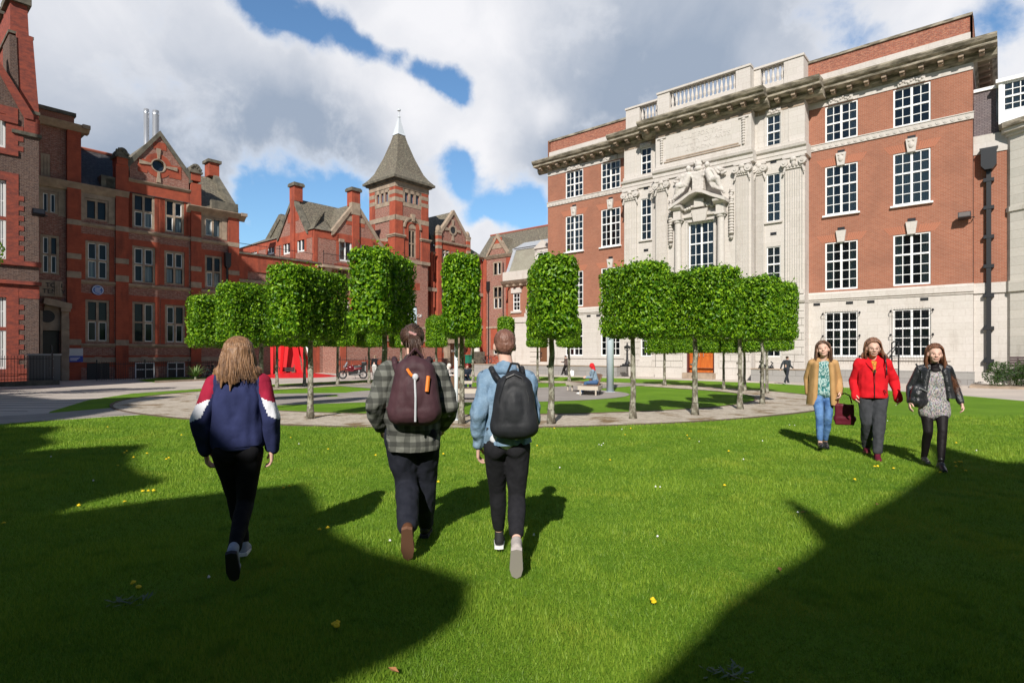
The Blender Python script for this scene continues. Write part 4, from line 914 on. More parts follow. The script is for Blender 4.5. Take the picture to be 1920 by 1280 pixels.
for i, h in enumerate(wR[2:]): cross_window(pv, h[0]+.01, h[1]-.01, h[2]+.01, h[3]-.01, .12, M_stone_buff, .5, i)
for i, h in enumerate(wL):
    o = bars_window(pv, h[0]+.01, h[1]-.01, h[2]+.01, h[3]-.01, .1, 2, (1, 0), True, None, 'half', fr=.12, bar=.02)
    for q in [o]+list(o.children): q.data.transform(ML)
# roof: hipped ridge behind both gables
rdg = gR[3]-.1; dp = 6.5
b = MB()
b.add([(-.2,-.15,zev),(gR[0],-.15,zev),(gR[0]+1.0,5.2,rdg),(3.6,5.2,rdg)], [(0,1,2,3)])
b.add([(gR[0],.1,zev),(gR[2],.1,gR[3]),(gR[2],5.4,gR[3]),(gR[0],5.4,zev)], [(0,1,2,3)]); b.add([(gR[1],.1,zev),(gR[1],5.4,zev),(gR[2],5.4,gR[3]),(gR[2],.1,gR[3])], [(0,1,2,3)])
b.add([(gR[1]-.3,0,zev-.1),(pw,0,zev-1.2),(pw,5.2,rdg-1.8),(gR[2],5.2,rdg)], [(0,1,2,3)])
b.xf = xl_; L2 = 16
b.add([(0,-.15,zev),(gL[0],-.15,zev),(gL[0]+1.2,4.6,rdg-.8),(2.5,4.6,rdg-.8)], [(0,1,2,3)])
b.add([(gL[0],.1,zev),(gL[2],.1,gL[3]),(gL[2],5.4,gL[3]),(gL[0],5.4,zev)], [(0,1,2,3)]); b.add([(gL[1],.1,zev),(gL[1],5.4,zev),(gL[2],5.4,gL[3]),(gL[2],.1,gL[3])], [(0,1,2,3)])
b.add([(gL[1],-.15,zev),(L2+.2,-.15,zev),(L2-5.2,3.6,rdg),(gL[2],3.6,rdg)], [(0,1,2,3)])
b.add([(0,-.15,zev),(2.5,4.6,rdg-.8),(0,9,zev)], [(0,1,2)])
b.xf = None; b.build('slate_roof', M_slate, pv)
b = MB(xl_); gx = Pl.s_(497); b.prism([(gx-5.2,zev-.2),(gx-5.2,zev+.3),(gx-1.0,rdg+.2),(gx-.5,rdg+.2),(gx+.7,rdg-1.0),(gx+.3,rdg-1.0),(gx-.8,rdg-.35),(gx-4.7,zev-.2)], 2.0, 2.4); b.build('verge_coping', M_stone_dark, pv); b = MB(xl_); b.prism([(gx-5.1,zev-.2),(gx-.75,rdg-.05),(gx+.5,zev-.2)], 2.1, 2.3); b.build('verge_flank', M_slate, pv)
b = MB(); b.cyl((gR[0]+1.0,5.2,rdg+.05), (3.6,5.2,rdg+.05), .12, n=6); b.cyl((gR[2],5.2,rdg+.1), (gR[0]+1,5.2,rdg+.05), .12, n=6); b.xf = xl_; b.cyl((gL[2],3.6,rdg+.05), (L2-5.2,3.6,rdg+.05), .12, n=6); b.build('ridge_tiles', M_ridge, pv)
b = MB(); b.box(.2, pw-.2, .72, 9, ZB, zev-.1); b.xf = xl_; b.box(0, 15.2, .72, 9, ZB, zev-.1); b.build('inner_structure', M_room, pv)
# balcony
bx1 = Pf.s_(662); b = MB(); b.box(.3, bx1, -1.1, 0, 9.62, 9.85); b.prismx([(0,9.62),(-1.0,9.62),(-.75,9.2),(-.35,8.9),(-.2,8.3),(0,8.2)], .6, 1.3); b.prismx([(0,9.62),(-1.0,9.62),(-.75,9.2),(-.35,8.9),(-.2,8.3),(0,8.2)], bx1-1.1, bx1-.4); b.build('balcony_slab', M_stone_buff, pv)
railing('balcony_railing', Pf.pt(.35, -1.05), Pf.pt(bx1, -1.05), 9.85, 1.15, 'black balcony railing before the white french windows of the gabled pavilion', pitch=.13, knob=False)
# ================================================================ tower
tc = shift(FL.pt(X(733)), DA, .75)
tw = 4.45
tb_ = empty('clock_tower_building', (*tc, 0), FL.rz, 'square red brick stair tower with steep slate pyramid roof and white finial', 'tower'); tb_.name = 'square_tower'
Tr = Fac(tc, DB); Tl = Fac(shift(tc, DA, -tw), DA)
def zT(px, py): return Tr.xz(px, py)[1]
zt_e = CAMH+(662-338)/FP*tc[1]; zb1 = CAMH+(662-402)/FP*tc[1]; zb0 = zb1-.5; zs = CAMH+(662-441)/FP*tc[1]; zst = CAMH+(662-483)/FP*tc[1]; z7 = CAMH+(662-356)/FP*tc[1]; z6 = CAMH+(662-374)/FP*tc[1]
hT = [(tw*f-.22, tw*f+.22, z6, z7) for f in (.33, .5, .67)]
MT = Matrix.Translation((0, tw, 0)) @ Matrix.Rotation(-math.pi/2, 4, 'Z')  # left face coordinates (x to the right) -> tower coordinates
wa = (tw*.5-.52, tw*.5+.52, CAMH+(662-478)/FP*tc[1], CAMH+(662-424)/FP*tc[1])
lo = [(tw*.5-.5, tw*.5+.5, 4.6, 8.2)]
b = MB(); b.wall(0, tw, ZB, zt_e, 0, hT+[wa]+lo, .25); b.xf = lambda p: MT @ p; b.wall(0, tw, ZB, zt_e, 0, hT, .25); b.xf = None
b.add([(tw,0,ZB),(tw,tw,ZB),(tw,tw,zt_e),(tw,0,zt_e)], [(0,1,2,3)]); b.add([(0,tw,ZB),(tw,tw,ZB),(tw,tw,zt_e),(0,tw,zt_e)], [(0,3,2,1)])
b.build('brick_wall', M_brick_mot, tb_)
p_ = .85
b = MB(); s_ = MB()
def corner(b, x0, y0, z0, z1, e): b.box(x0-e, x0+p_+e, y0-e, y0+p_+e, z0, z1)
for x0, y0 in ((0, 0), (tw-p_, 0), (0, tw-p_)): corner(b, x0, y0, zs if (x0, y0) != (0, 0) else ZB, zt_e-.5, .07)
corner(b, 0, 0, zst, zs, .18); corner(b, tw-p_, 0, zst, zs, .18)
for z in (z6-.1, z7-.35): 
    for x0, y0 in ((0, 0), (tw-p_, 0), (0, tw-p_)): corner(s_, x0, y0, z, z+.42, .085)
s_.box(-.09, tw+.09, -.09, .0, zb0, zb1); s_.box(-.09, 0, -.09, tw, zb0, zb1); s_.box(-.1, tw+.1, -.1, tw+.1, zt_e-.6, zt_e)
for x0, y0 in ((0, 0), (tw-p_, 0)): corner(s_, x0, y0, zs, zs+.16, .34); corner(s_, x0, y0, zs-.14, zs, .26)
for x0, y0 in ((0, 0), (tw-p_, 0)): corner(s_, x0, y0, zst-.35, zst, .2)
s_.box(-.04, tw, -.06, 0, zst-.35, zst); s_.box(-.05, tw, -.05, 0, 4.2, 4.45); s_.box(-.08, 0, 0, tw, zs-.5, zs-.1)
s_.box(p_, tw-p_, -.03, .0, z6-.45, z6); s_.box(-.03, 0, p_, tw-p_, z6-.45, z6)
for f in (.245, .415, .585, .755): s_.box(tw*f-.13, tw*f+.13, -.05, .1, z6, zt_e-.5); s_.box(-.05, .1, tw*f-.13, tw*f+.13, z6, zt_e-.5)
s_.box(p_, tw-p_, -.05, .1, z7, zt_e-.5); s_.box(-.05, .1, p_, tw-p_, z7, zt_e-.5)
# arched head over the stair window
cx_ = tw*.5; zc_ = wa[3]+.1
n = 18
def ringp(r0, r1, y0, y1, m_): 
    for i in range(n):
        t0, t1 = math.pi*i/n, math.pi*(i+1)/n
        m_.prism([(cx_+r0*math.cos(t0), zc_+r0*math.sin(t0)), (cx_+r1*math.cos(t0), zc_+r1*math.sin(t0)), (cx_+r1*math.cos(t1), zc_+r1*math.sin(t1)), (cx_+r0*math.cos(t1), zc_+r0*math.sin(t1))], y0, y1)
ringp(.55, 1.0, -.08, 0, b); ringp(1.0, 1.2, -.2, 0, s_); ringp(.0, .55, -.02, .05, s_); s_.prism([(cx_-.14,zc_+.75),(cx_+.14,zc_+.75),(cx_+.24,zc_+1.5),(cx_-.24,zc_+1.5)], -.3, 0)
b.box(wa[0]-.45, wa[0]-.02, -.08, .0, wa[2], zc_); b.box(wa[1]+.02, wa[1]+.45, -.08, .0, wa[2], zc_); b.box(cx_-1.1, cx_+1.1, -.012, 0, 8.4, 9.2)
b.build('terracotta_corner_pier', M_terra, tb_); s_.build('stone_dressings', M_stone_buff, tb_)
cross_window(tb_, wa[0]+.01, wa[1]-.01, wa[2]+.01, wa[3]-.01, .15, M_stone_buff, .5, 5); cross_window(tb_, lo[0][0]+.01, lo[0][1]-.01, lo[0][2]+.01, lo[0][3]-.01, .15, M_stone_buff, .5, 6)
b = MB(); gl = mat('belfry_glass', (.10,.14,.20), .15)
for h in hT: b.box(h[0], h[1], .15, .18, h[2], h[3]); b.box(.15, .18, tw-h[1], tw-h[0], h[2], h[3])
b.build('belfry_pane', gl, tb_)
b = MB(); b.box(-.35, tw+.35, -.35, tw+.35, zt_e, zt_e+.18); b.box(-.6, tw+.6, -.6, tw+.6, zt_e+.18, zt_e+.42); b.build('eaves_cornice', M_stone_dark, tb_)
def pyramid(b, prof):
    c = tw/2
    for (r0, z0), (r1, z1) in zip(prof, prof[1:]):
        q = [(c-r0,c-r0,z0),(c+r0,c-r0,z0),(c+r0,c+r0,z0),(c-r0,c+r0,z0),(c-r1,c-r1,z1),(c+r1,c-r1,z1),(c+r1,c+r1,z1),(c-r1,c+r1,z1)]
        b.add(q, [(0,1,5,4),(1,2,6,5),(2,3,7,6),(3,0,4,7)])
yc = 62.9; zr1 = CAMH+(662-253)/FP*yc; zf = CAMH+(662-205)/FP*yc; h_ = zr1-zt_e-.42
b = MB(); e = tw/2
pyramid(b, [(e+.55,zt_e+.42),(e+.1,zt_e+.42+h_*.09),(e-.3,zt_e+.42+h_*.2),(e*.55,zt_e+.42+h_*.52),(e*.3,zt_e+.42+h_*.84),(e*.2,zr1)])
b.build('slate_spire', M_slate, tb_)
b = MB(); pyramid(b, [(e*.24,zr1-.1),(e*.2,zr1+.12),(.16,zr1+1.5),(.1,zr1+1.9)]); b.cyl((e,e,zr1+1.8),(e,e,zf),.07,.05,8); b.cyl((e,e,zf-.15),(e,e,zf),.2,.2,10); b.ell((e,e,zr1+2.0),(.17,.17,.12),8,6); b.build('lead_finial', mat('pale_lead', (.62,.66,.70), .45), tb_)
MB().box(.3, tw-.3, .45, tw-.3, ZB, zt_e).build('inner_structure', M_room, tb_)
o = text_mesh('wall_lettering', 'SCHOOL OF', .5, .02, M_white, tb_, (2.2, -.04, CAMH+(662-591)/FP*61))
# ================================================================ range beyond the tower
s805, s906 = X(800), X(907)
fb_ = empty('far_gabled_building', (*FL.pt(s805), 0), FL.rz, 'red range with a small gable and round window to the right of the tower', 'building')
Ff = Fac(FL.pt(s805), DB); fw_ = s906-s805; zgc = Ff.xz(840, 455)[1]; zfe = Ff.xz(895, 482)[1]
gp = (Ff.s_(826), Ff.s_(874), *Ff.xz(850, 397))
wF = []
for pa, pb, ya, yb in ((829,843,463,482),(853,868,467,485),(829,843,510,545),(853,868,512,546),(829,843,560,588),(853,868,560,588),(803,813,478,508),(803,813,527,575),(886,897,500,520),(886,897,540,575),(886,897,600,640)):
    wF.append(prect(Ff, pa, pb, ya, yb))
dF = prect(Ff, 838, 855, 645, 680)
b = MB(); b.wall(0, gp[0]-.5, ZB, zgc-1.3, .5, wF[6:8], .2); b.wall(gp[0]-.5, gp[1]+.4, ZB, zgc, 0, wF[:6], .2); b.wall(gp[1]+.4, fw_, ZB, zfe, .2, wF[8:], .2); b.build('brick_wall', M_brick_mot, fb_)
b = MB(); b.prism([(gp[0]+.1,zgc),(gp[1]-.1,zgc),(gp[1]-.1,zgc+.9),(gp[2],gp[3]-.2),(gp[0]+.1,zgc+.9)], 0, .3); b.build('gable_wall', M_brick_mot, fb_)
b = MB(); b.prism([(gp[0]-.1,zgc+.7),(gp[0]-.1,zgc+1.3),(gp[2],gp[3]+.2),(gp[1]+.1,zgc+1.3),(gp[1]+.1,zgc+.7),(gp[2],gp[3]-.3)], -.14, .35)
q = Ff.xz(848.7, 432)
for i in range(16):
    t0, t1 = 2*math.pi*i/16, 2*math.pi*(i+1)/16; b.prism([(q[0]+.42*math.cos(t0), q[1]+.42*math.sin(t0)), (q[0]+.42*math.cos(t1), q[1]+.42*math.sin(t1)), (q[0]+.62*math.cos(t1), q[1]+.62*math.sin(t1)), (q[0]+.62*math.cos(t0), q[1]+.62*math.sin(t0))], -.1, 0)
for u in ((1,0),(0,1),(-1,0),(0,-1)): v = (-u[1], u[0]); b.prism([(q[0]+u[0]*.55+v[0]*s*.1, q[1]+u[1]*.55+v[1]*s*.1) for s in (-1, 1)]+[(q[0]+u[0]*1.25+v[0]*s*.2, q[1]+u[1]*1.25+v[1]*s*.2) for s in (1, -1)], -.11, 0)
b.prismx([(.1,zgc-.2),(-.2,zgc-.1),(-.22,zgc+.1),(.1,zgc+.15)], gp[0]-.1, gp[1]+.1); b.prismx([(.6,zfe-.3),(-.1,zfe-.2),(-.35,zfe),(.6,zfe+.15)], gp[1]+.4, fw_); b.prismx([(.6,zgc-1.7),(.3,zgc-1.6),(.1,zgc-1.35),(.6,zgc-1.2)], 0, gp[0]-.5)
for z in (8.6, 4.6): b.box(0, fw_, -.03, .6, z, z+.4)
for a in (gp[0]-.55, gp[1]): b.box(a-.05, a+.6, -.25, .5, zgc+.9, zgc+1.15); b.ell((a+.28, .1, zgc+1.3), (.36,.3,.55), 10, 6)
for k in range(3): 
    for a in (gp[0]-.55, gp[1]): b.box(a-.01, a+.56, -.215, .4, zgc-.9+k*.75, zgc-.55+k*.75)
b.build('stone_dressings', M_stone_buff, fb_)
b = MB(); b.cyl((q[0], -.03, q[1]), (q[0], -.02, q[1]), .43, .43, 16); b.build('round_window_glass', M_frame_dk, fb_)
b = MB()
for a in (gp[0]-.55, gp[1]): b.box(a, a+.55, -.2, .5, ZB, zgc+.9)
for a in (gp[0]-1.3, fw_-1.2, fw_-.3): b.box(a, a+.3, .1, .6, ZB, zfe-.3)
b.box(gp[0], gp[1], -.015, 0, zgc-.9, zgc-.2); b.box(0, fw_, -.02, .55, ZB, 1.6); b.box(fw_-1.5, fw_, .15, .3, 1.6, 4.6)
for h in wF: b.box(h[0]-.2, h[0], -.02, .05, h[2], h[3]); b.box(h[1], h[1]+.2, -.02, .05, h[2], h[3])
b.build('terracotta_pier', M_terra, fb_)
for i, h in enumerate(wF): cross_window(fb_, h[0]+.01, h[1]-.01, h[2]+.01, h[3]-.01, .62 if i in (6, 7) else (.32 if i > 7 else .12), M_stone_buff, .5, 50+i, blinds=((0,0),) if i % 2 else ())
zr2 = Ff.xz(883, 434, 5.0)[1]
b = MB(); b.add([(gp[1]+.3,-.1,zfe),(fw_+.2,-.1,zfe),(fw_-4.8,5.0,zr2),(gp[1]-2,5.0,zr2)], [(0,1,2,3)]); b.add([(gp[0],.1,zgc+.9),(gp[2],.1,gp[3]),(gp[2],6,gp[3]),(gp[0],6,zgc+.9)], [(0,1,2,3)]); b.add([(gp[1],.1,zgc+.9),(gp[1],6,zgc+.9),(gp[2],6,gp[3]),(gp[2],.1,gp[3])], [(0,1,2,3)])
b.build('slate_roof', M_slate, fb_)
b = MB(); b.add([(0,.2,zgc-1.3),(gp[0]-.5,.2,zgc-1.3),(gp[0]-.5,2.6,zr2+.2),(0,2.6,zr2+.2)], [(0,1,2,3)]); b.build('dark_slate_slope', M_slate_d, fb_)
b = MB(); b.cyl((fw_-4.8,5.0,zr2+.05), (gp[1]-2,5.0,zr2+.05), .12, n=6); b.build('ridge_tiles', M_ridge, fb_)
b = MB(); b.box(0, fw_, 1.1, 8, ZB, zgc-1.4); b.build('inner_structure', M_room, fb_)
b = MB(); b.box(dF[0]-.5, dF[0]-.05, -.6, .0, .0, dF[3]+.1); b.box(dF[1]+.05, dF[1]+.5, -.6, 0, .0, dF[3]+.1); b.box(dF[0]-.7, dF[1]+.7, -.8, 0, dF[3]+.1, dF[3]+.75); b.build('porch', M_stone_buff, fb_)
d_o = MB().box(dF[0]-.05, dF[1]+.05, -.12, -.03, .1, dF[3]+.1).build('door', M_brownwood, fb_)
b = MB(); 
for k in range(3): b.box(dF[0]+.1+k*.42, dF[0]+.38+k*.42, -.14, -.12, 1.7, 1.95)
b.build('door_panes', M_white, d_o)
MB().box(dF[0]-1.7, dF[0]-1.1, -.06, 0, 2.1, 3.2).build('blue_notice', mat('blue_sign_panel'), fb_)
# ================================================================ far end wall across the court
ecor = FL.pt(s906, .0); EL = 14.
eb = empty('far_end_building', (*ecor, 0), math.atan2(DA[1], DA[0]), 'red brick range with a little gable closing the far end of the court', 'building')
Fe = Fac(ecor, DA)
g2 = (Fe.s_(913), Fe.s_(952.4), *Fe.xz(932.5, 441)); zee = Fe.xz(930, 480)[1]
wE = [prect(Fe, 924.5, 940.5, 491.5, 517), prect(Fe, 924.5, 942, 537, 580), prect(Fe, 924, 942, 623, 665)]
b = MB(); b.wall(0, EL, ZB, zee, 0, wE, .2); b.prism([(g2[0]+.2,zee),(g2[1]-.2,zee),(g2[2],g2[3]-.2)], .05, .3); b.build('brick_wall', M_brick_mot, eb)
b = MB(); b.prism([(g2[0],zee-.1),(g2[0],zee+.35),(g2[2],g2[3]+.2),(g2[1],zee+.35),(g2[1],zee-.1),(g2[2],g2[3]-.35)], -.12, .35); b.prismx([(.1,zee-.35),(-.1,zee-.3),(-.3,zee),(.1,zee+.1)], 0, EL); b.box(0, EL, -.08, .1, 4.6, 4.85)
a, c = g2[0]+(g2[2]-g2[0])*.42, g2[1]+(g2[2]-g2[1])*.42; b.box(a, c, -.0, .06, zee+.9, zee+1.5)
b.build('stone_dressings', M_stone_buff, eb)
b = MB(); b.box(0, .5, -.12, .1, ZB, zee); b.box(1.2, EL, -.01, .1, 2.0, 4.6); b.box(0, EL, -.012, .1, ZB, 1.2); b.box(g2[1]-.3, g2[1]+1, -.02, .1, 4.85, zee-.4); a, c = g2[0]+(g2[2]-g2[0])*.6, g2[1]+(g2[2]-g2[1])*.6; b.box(a, c, .0, .06, zee+1.5, zee+2.2); b.build('terracotta_trim', M_terra, eb)
for i, h in enumerate(wE): cross_window(eb, h[0]+.01, h[1]-.01, h[2]+.01, h[3]-.01, .1, M_stone_buff, .5 if i else None, 70+i)
zr3 = Fe.xz(930, 441, 4.5)[1]
b = MB(); b.add([(-1,-.2,zee),(EL,-.2,zee),(EL,4.5,zr3),(-3,4.5,zr3)], [(0,1,2,3)]); b.add([(g2[0],.1,zee),(g2[2],.1,g2[3]),(g2[2],4.5,g2[3]),(g2[0],3,zee)], [(0,1,2,3)]); b.add([(g2[1],.1,zee),(g2[1],3,zee),(g2[2],4.5,g2[3]),(g2[2],.1,g2[3])], [(0,1,2,3)]); b.build('slate_roof', M_slate, eb)
b = MB(); b.cyl((-3,4.5,zr3+.05), (EL,4.5,zr3+.05), .13, n=6); b.build('ridge_tiles', M_ridge, eb)
MB().box(.2, EL, .6, 8, ZB, zee-.1).build('inner_structure', M_room, eb)
for px, l in ((917, 'thin black downpipe left of the tall window on the far end wall'), (944.5, 'thin black downpipe close to the white mansard house')): downpipe(Fe, Fe.s_(px), -.02, .2, 10.4 if px < 930 else 12.5, .06, l, px < 930, sq=False)
# ================================================================ white mansard house
Wp = (-.45, 66.0); Fw = Fac(Wp, DA)
hb_ = empty('mansard_building', (*Wp, 0), Fw.rz, 'pale stone and brick house with a grey mansard roof beside the big brick building', 'building')
WL = 12.
h1 = prect(Fw, 962, 975, 550, 583); dW = prect(Fw, 1009, 1026, 632, 678)
b = MB(); b.wall(0, WL, 5.65, 9.2, 0, [h1], .2); b.build('brick_wall', M_brick_or, hb_)
b = MB(); b.wall(0, WL, ZB, 5.05, -.02, [dW], .5); b.box(-.06, WL, -.14, .1, 5.05, 5.65); b.prism([(2.6,5.65),(4.0,5.65),(4.0,9.0),(3.6,9.0)], -.1, 0)
for k in range(7): b.box(2.55+.18*k, 4.6, -.16-.003*k, -.1, 5.66+k*.48, 5.66+k*.48+.42)
for k in range(9): b.box(3.3, 4.7, -.09, -.02, .1+k*.54, .1+k*.54+.48)
b.box(h1[0]-.25, h1[1]+.25, -.1, 0, h1[3]+.01, h1[3]+.6); b.box(h1[0]-.25, h1[1]+.25, -.15, 0, h1[2]-.25, h1[2]-.01); b.box(-.5, WL, -.4, .2, 9.9, 10.9)
b.build('stone_wall', M_stone, hb_)
b = MB(); b.prismx([(.1,9.2),(-.2,9.25),(-.55,9.55),(-.75,9.8),(.1,9.92)], -.6, WL)
for k in range(12): b.box(.1+k, .4+k, -.5, -.1, 9.2, 9.42)
b.build('cornice', M_stone_buff, hb_)
bars_window(hb_, h1[0]+.01, h1[1]-.01, h1[2]+.01, h1[3]-.01, .08, 2, (2, 2), False, None, 'half')
b = MB(); b.prismx([(-.1,10.9),(1.2,13.6),(1.6,13.6),(1.6,10.9)], .1, WL); b.build('mansard_slates', mat('pale_green_slate', fn=brick_fn((.42,.41,.33), (.34,.33,.26), (.2,.2,.16), big=1.2, msize=.02), rough=.7), hb_)
b = MB(); b.prismx([(-.2,10.8),(1.15,13.7),(1.35,13.7),(.05,10.8)], -.2, .25); b.box(-.3, WL, 1.1, 3.6, 13.6, 13.85); b.add([(0,1.0,13.8),(5,1.0,13.8),(5,2.2,14.6),(0.6,2.2,14.6)], [(0,1,2,3)]); b.build('lead_hip', M_lead, hb_)
xa, xb = Fw.s_(1004), Fw.s_(1030); b = MB(); b.box(xa, xa+.35, -.15, 1.5, 10.9, 13.1); b.box(xb, xb+.35, -.15, 1.5, 10.9, 13.1); b.box(xa, xb+.35, -.15, 1.5, 12.7, 13.1); b.prism([(xa-.15,13.1),(xb+.5,13.1),((xa+xb)/2+.15,14.0)], -.3, 1.5); b.build('dormer', M_stone, hb_)
bars_window(hb_, xa+.36, xb-.01, 10.95, 12.69, -.05, 2, (2, 2), False, None, 'half')
MB().box(dW[0], dW[1], .3, .4, ZB, dW[3]).build('door', M_brownwood, hb_)
MB().box(.2, WL, .8, 8, ZB, 9.8).build('inner_structure', M_room, hb_)
o = empty('chapel_roof_building', (*Fw.pt(2.5, 6.5), 0), Fw.rz, 'slate roofed block rising behind the mansard house', 'building')
b = MB(); b.add([(0,0,12.8),(16,0,12.8),(16,4,17.0),(0,4,17.0)], [(0,1,2,3)]); b.build('slate_roof', M_slate, o); MB().box(0, 16, .1, 8, ZB, 12.8).build('wall', M_brick_mot, o)
b = MB(); b.cyl((0,4,17.05),(16,4,17.05),.13,n=6); b.build('ridge_tiles', M_ridge, o)
# ================================================================ brown brick house at the far left
bc = (-29.1, 35.0); BLN = 16.
FB = Fac(shift(bc, DB, -BLN), DB)
bb = empty('brown_brick_building', (*FB.P0, 0), FB.rz, 'tall brown brick house with red terracotta dressings and tapering chimney at the left edge', 'building')
M_terra_d = mat('sooty_terracotta', fn=lambda N: N.mix(N.ramp(N.noise(N.vmath('MULTIPLY', wallco(N), (2.5, 5, 1)), 1, 5, .7), .35, .65), (.34,.075,.045), (.19,.05,.038)), rough=.85, bump=fine_bump(12, .5))
def BX(px, y=0.): return FB.s_(px, y)
def BZ(px, py, y=0.): return FB.xz(px, py, y)[1]
xe = BLN; zE_ = BZ(72, 226)
wB = [(BX(-20), BX(11), BZ(9, 278), BZ(9, 214)), (BX(-20), BX(12), BZ(10, 486), BZ(10, 338)), (BX(-20), BX(12), BZ(10, 693), BZ(10, 545))]
b = MB(); b.wall(0, xe, ZB, zE_, 0, wB, .3); b.add([(xe,0,ZB),(xe,9,ZB),(xe,9,zE_),(xe,0,zE_)], [(0,1,2,3)]); b.add([(0,0,ZB),(0,9,ZB),(0,9,zE_),(0,0,zE_)], [(0,3,2,1)]); b.add([(0,9,ZB),(xe,9,ZB),(xe,9,zE_),(0,9,zE_)], [(0,3,2,1)])
gx_ = BX(50); gm = BX(-50); zgm = zE_+(BZ(0, 135)-zE_)*(gm-gx_)/(BX(0)-gx_)-1.2
b.prism([(gm*2-gx_,zE_),(gx_,zE_),(gm,zgm+1.2)], 0, .3)
b.build('brown_brick_wall', M_brick_brown, bb)
b = MB()
for x0, x1, z0, z1 in wB:
    b.box(x1, x1+.55, -.03, .1, z0-.3, z1+.5); b.box(x0-.5, x0, -.03, .1, z0-.3, z1+.5); b.box(x0, x1, -.032, .1, z1, z1+.5); b.box(x0, x1+.55, -.08, .1, z0-.35, z0)
    n = int((z1-z0)/.6)
    for k in range(n): b.box(x1+.55, x1+.8, -.028, .1, z0+k*.6, z0+k*.6+.3)
    for zz in (z0+(z1-z0)*.52,): b.box(x0, x1, .08, .3, zz-.1, zz+.1) if z1-z0 > 3 else None
for py, h, o_ in ((500,.28,.14),(535,.22,.18),(700,.3,.1)): z = BZ(60, py); b.box(0, xe+.1, -o_, .1, z, z+h)
b.box(0, xe+.02, -.02, .1, BZ(60, 560), BZ(60, 537)); b.box(0, xe+.02, -.05, .1, ZB, BZ(60, 700))
b.box(xe-.7, xe+.03, -.1, .5, zE_-.9, zE_); b.box(xe-1.9, xe-1.0, -.1, .0, BZ(60, 240), BZ(60, 228))
# raking coping of the gable
dx, dz = (gm-gx_), (zgm+1.2-zE_); ln = math.hypot(dx, dz)
b.prism([(gx_+.3,zE_-.1),(gx_+.3,zE_+.2),(gm,zgm+1.5),(gm,zgm+1.15),(gx_-.1,zE_-.1)], -.16, .35)
b.build('terracotta_dressings', M_terra_d, bb)
for i, (x0, x1, z0, z1) in enumerate(wB): 
    bars_window(bb, x0+.01, x1-.01, z0+.01, z1-.01, .15, 6, (2, 2) if i else (1, 0), True, None, 'half' if i == 1 else 'dark', fr=.12)
# roof behind the gable, and the great chimney with its sloping shoulder
b = MB(); b.add([(0,.1,zE_+.2),(xe-.9,.1,zE_+.2),(xe-2.4,6,zE_+7.4),(0,6,zE_+7.4)], [(0,1,2,3)]); b.add([(xe-.9,.1,zE_+.2),(xe-.9,9,zE_+.2),(xe-2.4,6,zE_+7.4)], [(0,1,2)]); b.build('slate_roof', M_slate, bb)
zc0 = BZ(71, 206); zc1 = BZ(53, 84, 1.5); zc2 = BZ(48, 10, 1.5); xr0 = xe+.02; xr1 = BX(53, 1.5); xl1 = BX(30, 1.5)
b = MB(); b.prism([(xr0-.85,zc0-1.6),(xr0,zc0-1.6),(xr0,zc0),(xr1,zc1),(xr1-.75,zc1)], .15, 2.4); b.prism([(xr1-1.0,zc1),(xr1-.12,zc1),(xr1-.2,zc2-.5),(xr1-1.0,zc2-.5)], .5, 4.6); b.prism([(xr1-1.0,zc1-4),(xr1-.95,zc1-4),(xr1-.95,zc1),(xr1-1.0,zc1)], .5, 4.6)
b.build('chimney_stack', M_terra_d, bb)
b = MB(); b.box(xr1-1.2, xr1-.02, .3, 2.3, zc2-.5, zc2-.1); b.box(xr1-1.2, xr1-.02, 2.7, 4.8, zc2-.5, zc2-.1); b.box(xr1-1.1, xr1+.1, .4, 4.7, zc1-.05, zc1+.1); b.box(xr0-1.15, xr0+.06, .1, 2.45, zc0-.3, zc0-.1); b.box(xr0-1.3, xr0+.1, -.12, 2.45, zc0-1.75, zc0-1.55)
b.build('chimney_cap', M_stone_dark, bb)
b = MB(); b.prism([(xr0-1.3,zc0-1.5),(xr0-.87,zc0-1.5),(xr1-.77,zc1-.3),(xr1-1.1,zc1-.3)], .1, 2.3); b.build('chimney_side', M_brick_brown, bb)
b = MB(); b.box(.2, xe-.2, .75, 8.8, ZB, zE_); b.build('inner_structure', M_room, bb)
floodlight(FB, xe-.1, .0, BZ(66, 404), 'black floodlight on an arm at the corner of the brown brick house', 1)
# unseen block added further forward, out of view, to shade the red range
sw = empty('court_shade_block', (-31.24, 24.84, 0), FB.rz, 'slim unseen brick block added out of view on the left to shade the red range', 'building')
MB().prism([(0,ZB),(5.1,ZB),(5.1,24.3),(2.5,26.5),(0,24.3)], -3.0, 0).build('wall', M_brick_brown, sw)
# railing, meter cabinet and low bed before it
r0 = FB.pt(BX(-30, -2.2), -2.2); r1 = FB.pt(BX(98, -2.2), -2.2)
railing('iron_railing', r0, r1, -.05, 1.4, 'black iron railing before the brown brick house at the left edge')
b = MB(); k = empty('kerb_wall', (*r0, ZB), FB.rz, 'low dark stone kerb under the left iron railing', 'wall'); MB().box(0, math.dist(r0, r1)+.3, -.25, .2, 0, .27).build('stone', M_stone_dark, k)
c = FB.pt(BX(84, -1.9), -1.9); o = empty('meter_cabinet', (*c, ZB), FB.rz, 'grey riveted metal cabinet behind the left railing', 'cabinet')
MB().box(-.75, .75, 0, .5, .25, 1.75).build('body', mat('grey_cabinet_paint', (.10,.105,.11), .5), o)
b = MB(); b.box(-.8, .8, -.05, .55, 1.75, 1.85); b.box(-.01, .01, -.01, 0, .3, 1.7)
for i in range(3):
    for s in (-.1, .1): b.ell((s+.3, -.01, .45+i*.55), (.03,.02,.03), 6, 5)
b.build('top_and_rivets', mat('grey_cabinet_trim', (.3,.31,.32), .5), o)
